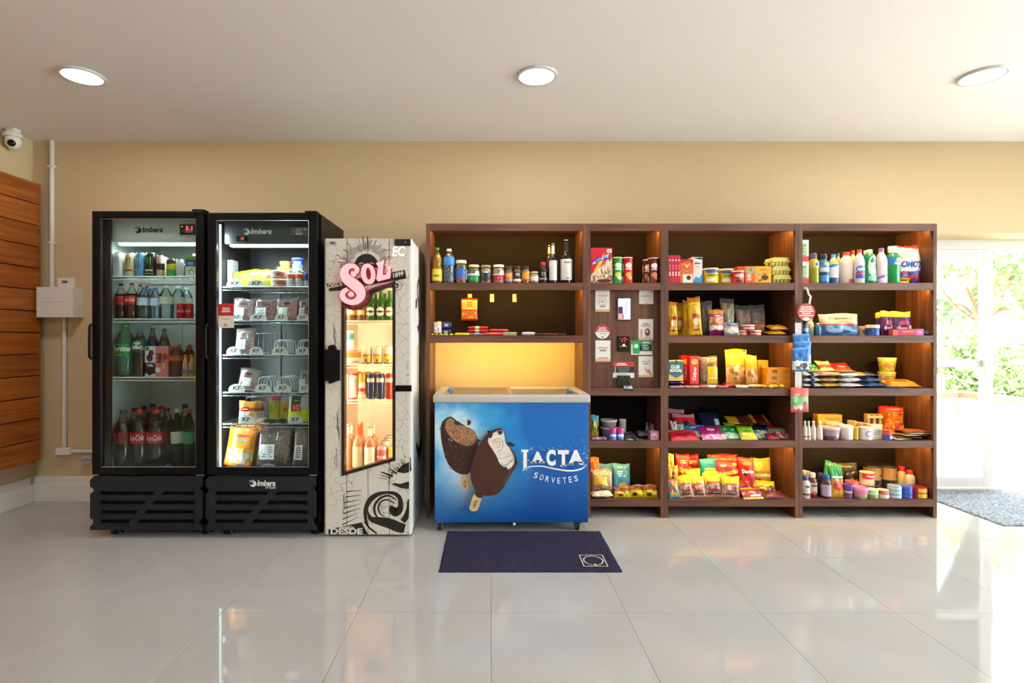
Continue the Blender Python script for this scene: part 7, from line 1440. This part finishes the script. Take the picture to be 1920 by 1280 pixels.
# ================================================================== goods: dark meat fridge
YF2 = FY+.096
def f2(row, nm): shelf(YF2, f2rows[row] if row < 5 else .3955, 'on '+nm+', meat fridge', G2)
f2(0, 'top shelf')
YP = bands([(0, 'd8c81c'), (.25, 'c8b81c'), (.5, 'e0d01c')], None, .05)
carton(418, 428, 487, 'white box at the side', '8f9494', [], d=.08, dy=.08)  # white box tinted mid grey to tone down glare from the fridge lamp
carton(428, 440, 507.5, 'orange box behind the yellow packs', 'c8641c', [], d=.05, dy=.12)
bag(432, 458, 507, 'yellow cheese pack with green band and card', YP, [('r', -.3, .58, .4, .16, '3a9a2c'), ('P', [(.3, .5), (.7, .5), (.6, .72), (.2, .7)], 'c84a1c')], T=.03, lean=28, dy=.01, name='cheese_pack')
bag(456, 484, 503.5, 'yellow cheese pack with red band', YP, [('r', .1, .6, .4, .18, 'b8281c'), ('l', .1, .6, .3, .08, 1, 'e8c0a8')], T=.03, lean=26, dy=.02, name='cheese_pack')
bag(482, 508, 504, 'yellow cheese pack beside the margarine', YP, [('e', .2, .6, .6, .25, 'c84a2c'), ('e', .3, .3, .5, .2, '8a9a2c')], T=.03, lean=26, dy=.02, name='cheese_pack')
kf(425, 456, ht=13, desc='white rounded price card before the yellow packs'); kf(464, 498, ht=13, desc='blank white rounded price card before the yellow packs')
MG = bands([(0, 'c85a2c'), (.2, 'd8d0c8'), (.6, 'c8b8a8')], None, .06, .35, 0)
for k in range(2): tin(508, 537, 0, 'margarine tub with red print, '+('lower', 'upper')[k]+' of two', MG, [('e', .4, .5, .4, .5, 'b03a2c')], .0, z=S.z+.0535*k+.0003, lid='e0dcd4', lh=.01, hh=.053, name='margarine_tub', cat='tub', taper=.9)
tin(520, 548, 0, 'yellow butter tub at the back', 'c8b84a', [], .1, z=S.z+.107, lid='a8a83a', lh=.008, hh=.034, name='butter_tub', cat='tub', taper=.9)
tin(520, 548, 0, 'cream butter tub supporting the yellow one', 'b8b09a', [], .1, lid='c8c0a8', lh=.008, hh=.106, name='butter_tub', cat='tub', taper=.95)
tin(525, 547, 0, 'small brown-lidded dip tub on top', 'c0a860', [], .103, z=S.z+.1415, lid='a8702c', lh=.01, hh=.036, name='dip_tub', cat='tub', taper=.8)
for k, (a, b) in enumerate(((537.5, 553), (554, 568.5))): bottle(a, b, 505.5, 'white yoghurt bottle with orange label '+('beside margarine', 'beside blue tub')[k], 'sauce', 'd0d4d8', 'd8dcdc', ('c8542c', .36, .74), [('e', 0, .42, .5, .14, 'e8e0d8')], name='yoghurt_bottle')
tin(547, 569, 0, 'blue and white cheese cup on top', bands([(0, 'b8c4cc'), (.3, '9ab0c8'), (.55, '2a3a9a')], None, .05, .35, 0), [('r', .2, .6, .4, .2, 'd8dce8')], .075, z=S.z+.1135, lid='3a48a8', lh=.01, hh=.082, name='cheese_cup', cat='cup', taper=.82)
tin(546, 570, 0, 'pale cheese tub under the blue cup', 'a8b0b8', [], .072, lid='c0c8cc', lh=.01, hh=.113, name='cheese_tub', cat='tub', taper=.9)
tin(570, 581, 512, 'blue and white tub by the fridge wall', bands([(0, 'c8ccd4'), (.5, '2a3a98')], None, .05, .35, 0), [], .0, lid='2a3a98', lh=.01, name='cheese_tub', cat='tub', taper=.9)
f2(1, 'second shelf')
for k, (a, b, n) in enumerate(((434, 476, 'behind the red price sign'), (472, 518, 'second along'), (515, 558, 'third along'), (557, 581, 'by the fridge wall'))):
    meat(a, b, 558.5-(k == 2)*1, 'vacuum pack of red meat '+n, (('a03440', 'c85c66', 'e8aca4'), ('8a2430', 'b84450', 'd89890'), ('b85a66', 'd47c84', 'ecb0ac'), ('9a3c46', 'c0686e', 'dca8a0'))[k])
for a, b, n in ((433, 455, 'under the red price sign'), (468, 500, 'before second meat pack'), (515, 540, 'before third meat pack'), (556, 579, 'before the end meat pack')): kf(a, b, ht=13, desc='white rounded price card '+n)
f2(2, 'third shelf')
meat(438, 477, 615, 'tall vacuum pack of minced meat', ('a86a60', 'd0a090', 'e0c0b0'), T=.04)
for k, (a, b, n, l) in enumerate(((425, 451, 'before minced meat', 0), (467.5, 492.5, 'before the wire rack', 0), (509.5, 539, 'with loops behind it', 4), (554, 581, 'by the fridge wall, loops behind', 3))): kf(a, b, loops=l, desc='white rounded price card '+n)
t = goods('wire_rack', 'chrome wire divider rack', 'rack', X_(507, YF2+.2), YF2+.2, S.z+.0005)
W = 62*(YF2+.2)/F; hh = .135
q = MB(); q.tube([(-W/2, 0, hh), (W/2, 0, hh)], .002, 6); q.tube([(-W/2, 0, .004), (W/2, 0, .004)], .002, 6); q.build('rail', mat('a8b0b0', .25, .8), t)
for k in range(8): MB().tube([(-W/2+W*k/7, 0, .002), (-W/2+W*k/7, 0, hh)], .0018, 6).build('wire', mat('a8b0b0', .25, .8), t)
f2(3, 'fourth shelf')
meat(443, 484, 693, 'tilted vacuum pack of pale meat', ('b8807a', 'd0a0a0', 'c89a6a'), T=.045, roll=6)
meat(559, 581, 694, 'vacuum pack of grey meat with red sticker', ('7a6a68', '9a8a84', 'b8a49c'))
for k, (a, b, n, l) in enumerate(((429, 459, 'before pale meat', 0), (478, 507, 'with three loops behind', 4), (515, 545, 'with more loops behind', 4), (560, 581, 'by the fridge wall', 0))): kf(a, b, loops=l, desc='white rounded price card '+n)
f2(4, 'fifth shelf')
SA = bands([(0, 'd0c8c0'), (.25, 'c8c4b8'), (.5, 'b8402c'), (.66, 'd8962c')], None, .04, .35, .4)
for k in range(4): bag(447+k*8, 480+k*5, 752+k*.5, 'sausage pack, '+('front', 'second', 'third', 'rear')[k]+' of the row', SA, [('r', -.2, .62, .4, .2, 'b0241c'), ('l', -.2, .62, .3, .08, 1, 'f0d8c0'), ('e', .5, .3, .3, .4, 'd89a2c')], T=.022, lean=6, dy=.005+.026*k, name='sausage_pack', cat='packet')
for k in range(3):
    t = goods('wire_divider', 'bent chrome wire divider behind the sausages', 'divider', X_(482, YF2+.14+.05*k), YF2+.14+.05*k, S.z+.0005)
    MB().tube([(-.07, 0, .002), (-.07, 0, .15), (.06, 0, .15), (.06, 0, .002)], .002, 6).build('wire', mat('a8b0b0', .25, .8), t)
    MB().tube([(-.068, 0, .003), (.058, 0, .003)], .0018, 6).build('foot', mat('a8b0b0', .25, .8), t)
bag(503, 524, 741, 'yellow cheese pack with red top in the rack', bands([(0, 'b8b42c'), (.6, 'a8a83a'), (.75, 'b83a3a')], None, .03), [], T=.03, lean=8, dy=.14, name='cheese_pack')
bag(522, 543, 741, 'yellow and clear cheese pack in the rack', bands([(0, 'b8b42c'), (.5, 'c89a3a'), (.7, 'a8b0a8')], None, .05), [('e', .3, .4, .4, .2, 'b8502c')], T=.03, lean=8, dy=.15, name='cheese_pack')
bag(539, 581, 740, 'yellow pack with black panel and orange square', bands([(0, 'd8d81c'), (.45, 'a8b0b0')], None, .05), [('r', -.25, .68, .45, .6, '1f1f1c'), ('r', -.22, .52, .32, .22, 'd8501c'), ('l', -.25, .76, .36, .05, 1, 'c8c41c'), ('r', .55, .7, .4, .4, 'b8c0c0')], T=.035, lean=10, dy=.02, name='cheese_pack')
kf(447, 476, ht=15, desc='grey rounded price card before the sausages'); kf(540, 568, ht=15, desc='white rounded price card before the yellow pack')
f2(5, 'floor')
OB = bands([(0, 'd8781c'), (.3, 'd8a04a'), (.45, 'd8801c'), (.8, 'e08a24')], (.08, .35, 'd8a04a', 'c8c8c0', 'd8801c', 5), .05)
for k, (a, b, c, dy, n) in enumerate(((417, 470, 806, .0, 'front'), (428, 482, 799, .07, 'second'), (434, 492, 795, .12, 'rear'))):
    bag(a, b, c, 'orange cheese bread bag, '+n+' of three', OB, [('t', 'crioulo', .05, .8, .5, .08, '8a2a14', .03), ('r', .0, .68, .45, .05, '6a80b0'), ('r', -.35, .3, .35, .24, 'dce0dc'), ('l', -.35, .3, .28, .16, 4, '8a8a88'), ('e', .4, .28, .4, .2, 'dcd4b8')] if k == 0 else [], T=.05, lean=10, dy=dy, name='bread_bag', roll=6)
for k, (a, b, n) in enumerate(((477, 545, 'in the middle'), (547, 583, 'by the fridge wall'))):
    meat(a, b, 800+3*k, 'large clear pack of meat skewers '+n, (('7a3a38', '9a5a54', 'b88a80'), ('6a4a44', '8a6a60', 'a89084'))[k], T=.06, lean=12, sticker=False, dy=.01)
kf(438, 463, ht=11, desc='white rounded price card before the orange bag', dy=-.012); kf(488, 518, ht=11, desc='grey rounded price card before the meat skewers', dy=-.012)
# red and white price sign stuck on the door glass
Yg = FY+.0138; x0, x1, z0, z1 = X_(409.5, Yg), X_(439, Yg), Z_(614.5, Yg), Z_(569.5, Yg)
t = thing('price_sign', 'red and white notice stuck on the meat fridge glass', 'notice', ((x0+x1)/2, Yg, z0))
MB().box(-(x1-x0)/2, (x1-x0)/2, -.002, 0, 0, z1-z0, None, .0006).build('card', mat('d8cfc0', .5), t)
decorate(t, [('r', 0, .75, .99, .49, 'b8201c'), ('l', .0, .75, .75, .22, 3, 'f0dcd4'), ('l', 0, .38, .6, .05, 1, '9a948a'), T_('KF', 0, .12, .2, .09, 'b8201c', .03)], flatmap(x1-x0, z1-z0, -.002))
# ================================================================== goods: beer cooler
YF3 = SI-.025
def f3(row, nm): shelf(YF3, srows[row] if row < 3 else .3605, 'on '+nm+', beer cooler')
f3(0, 'top shelf')
GB = clear('3aa02c', .25, .04)
for k, (a, b) in enumerate(((688, 703.5), (706, 721.5), (723, 738))): bottle(a, b, 545, 'green beer bottle '+('with white oval label beside gold packs', 'with white oval label in the middle', 'with red banded label')[k], 'beer', GB, '2a7a2c', None, [('e', 0, .3, .7, .36, '1c4a24'), ('e', 0, .3, .62, .3, 'd4d4c4'), ('r', 0, .3, .6, .07, '1c3a22' if k < 2 else 'b8341c')], mat('2c5a14', .2), .8, name='beer_bottle')
for k, (a, b) in enumerate(((697, 711), (714, 729))): bottle(a, b, 550, 'green beer bottle in the second row', 'beer', GB, '2a7a2c', None, [], mat('2c5a14', .2), .8, dy=.1, name='beer_bottle')
for k, (a, b) in enumerate(((648, 669), (670, 687))): can(a, b, 575, 'gold and brown beer can pack '+('by the cooler wall', 'beside the green bottles')[k], bands([(0, '5a3a1c'), (.4, 'd8a84a'), (.7, 'c88a2c')], None, .05, .35, 0), [('e', 0, .6, .5, .3, 'e0c08a')])
f3(1, 'second shelf')
can(649, 664, 619, 'tall turquoise and white can', bands([(0, 'b8d4cc'), (.5, 'd8e0d8'), (.72, '3aa89c'), (.92, 'd8e0d8')], None, .03, .3, 0), [('r', 0, .8, .6, .1, '2a8a80')])
for k, (a, b) in enumerate(((678.5, 697.5), (699, 717.5), (719, 738))): can(a, b, 648.5, 'beige and yellow beer can '+('beside the price note', 'in the middle', 'by the cooler wall')[k], bands([(0, '5a5a3a'), (.12, 'd8b44a'), (.5, 'd8cca8')], None, .06, .3, 0), [('l', 0, .78, .5, .06, 1, 'b83a24'), ('t', ['ITAIPAVA', 'ITAIPAVA', 'PETRA'][k], 0, .5, .6, .1, 'a85a1c', .03), ('r', 0, .2, .1, .14, '3a4a2c')])
t = goods('price_note', 'cream and orange price note clipped to the shelf edge', 'notice', X_(663, YF3-.015), YF3-.016, Z_(682, YF3-.015))
W, h = 29*YF3/F, 28*YF3/F
MB().box(-W/2, W/2, -.0015, 0, 0, h, None, .0005).build('card', mat('d8c4b0', .5), t); decorate(t, [('r', 0, .6, .95, .36, 'b8803a'), ('l', -.1, .88, .7, .12, 2, 'b05a3a'), ('l', .2, .15, .6, .14, 2, '6a5a50')], flatmap(W, h, -.0015))
f3(2, 'third shelf')
CANS = ((646, 654, 'red-edged can half hidden by the frame', 'c8b8a8', []), (654.5, 671.5, 'white can with red bands', bands([(0, 'a8282c'), (.06, 'd8ccc0'), (.94, 'a8282c')], None, 0, .3, 0), [('e', 0, .62, .45, .26, '9a9088'), ('e', 0, .62, .38, .2, 'd0c4b8'), ('l', 0, .36, .5, .06, 1, 'a83a3c')]), (672, 687, 'gold can with white and red emblem', 'c8942c', [('e', 0, .45, .7, .46, 'e0d8cc'), ('r', 0, .36, .6, .14, 'b8241c'), ('r', 0, .12, .9, .16, 'd8d0c4')]),
        (688, 704.5, 'navy beer can beside the gold one', '1f2a52', [T_('BRAHMA', 0, .74, .72, .18, 'e8dcc4', .04), ('l', 0, .35, .5, .3, 4, '7a8298')]), (705.5, 721.5, 'navy beer can beside the red one', '1f2a52', [T_('BRAHMA', 0, .74, .72, .18, 'e8dcc4', .04), ('l', 0, .35, .5, .3, 4, '7a8298')]), (722.5, 738, 'red beer can with cream lettering', '8a1c1c', [T_('BRAHMA', 0, .74, .72, .18, 'e8dcc4', .04), ('l', 0, .35, .5, .3, 4, 'c0807a')]))
for a, b, d, c, dec in CANS: can(a, b, 699.5, d, c, dec, lid='c8a868')
for k in range(3): can(664+k*17, 680+k*17, 697, 'gold-topped can in the second row', 'c89a4a', [], .09, lid='c8a868')
f3(3, 'floor')
ROS = clear('ffd8b8', .2, .04)
for k, (a, b, c, lab, cp_, dk, n) in enumerate(((645, 662, 795, None, 'c8b8a0', 'd89a70', 'rosé wine bottle with pale cap by the frame'), (661, 682, 796, 'b8a888', 'c85a1c', 'd8b070', 'white wine bottle with orange cap and tan label'), (683, 705, 798, 'd8d4cc', 'c8beb0', 'd0905a', 'rosé wine bottle with white label and pale cap'))):
    bottle(a, b, c, n, 'wine', ROS, cp_, (lab, .12, .55) if lab else None, [('l', 0, .35, .4, .2, 4, '9a9080')] if lab else [], mat(dk, .3), .72, name='wine_bottle', neck=(cp_, .78, .955))
for k, (a, b, c, cp_) in enumerate(((652, 666, 792, 'c8bea8'), (672, 685, 791, 'c8561c'), (694, 707, 792, 'd0c8b8'))): bottle(a, b, c, 'wine bottle in the second row with '+('cream', 'orange', 'white')[k]+' foil', 'wine', ROS, cp_, None, [], mat('d8a880', .3), .72, dy=.11, name='wine_bottle', neck=(cp_, .76, .955))
can(706, 727, 836, 'pink and dark ready-drink can', bands([(0, '3a2c2c'), (.35, 'b84a5a'), (.9, 'd8a0a0')], None, .04, .3, 0), [T_('INTENSE', 0, .6, .6, .12, 'f0dcd8', .03)])
can(727.5, 743, 836, 'yellow-green ready-drink can', 'b8b03a', [])
for k in range(3): can(714+k*4, 732+k*4, 826-5*k, 'red-lettered can rising in the back rows', 'd8c8b0', [('l', 0, .85, .5, .1, 2, 'b84a2c')], .1+.08*k)
# ------------------------------------------------------------------ look-alikes that share a label share a group
from collections import Counter
tops = [o for o in bpy.data.objects if o.parent is None and 'label' in o]
cnt = Counter(o['label'] for o in tops)
for o in tops:
    if cnt[o['label']] > 1 and 'group' not in o: o['group'] = 'set of '+o['label']
for o in bpy.data.objects:
    if '_world' in o: del o['_world']
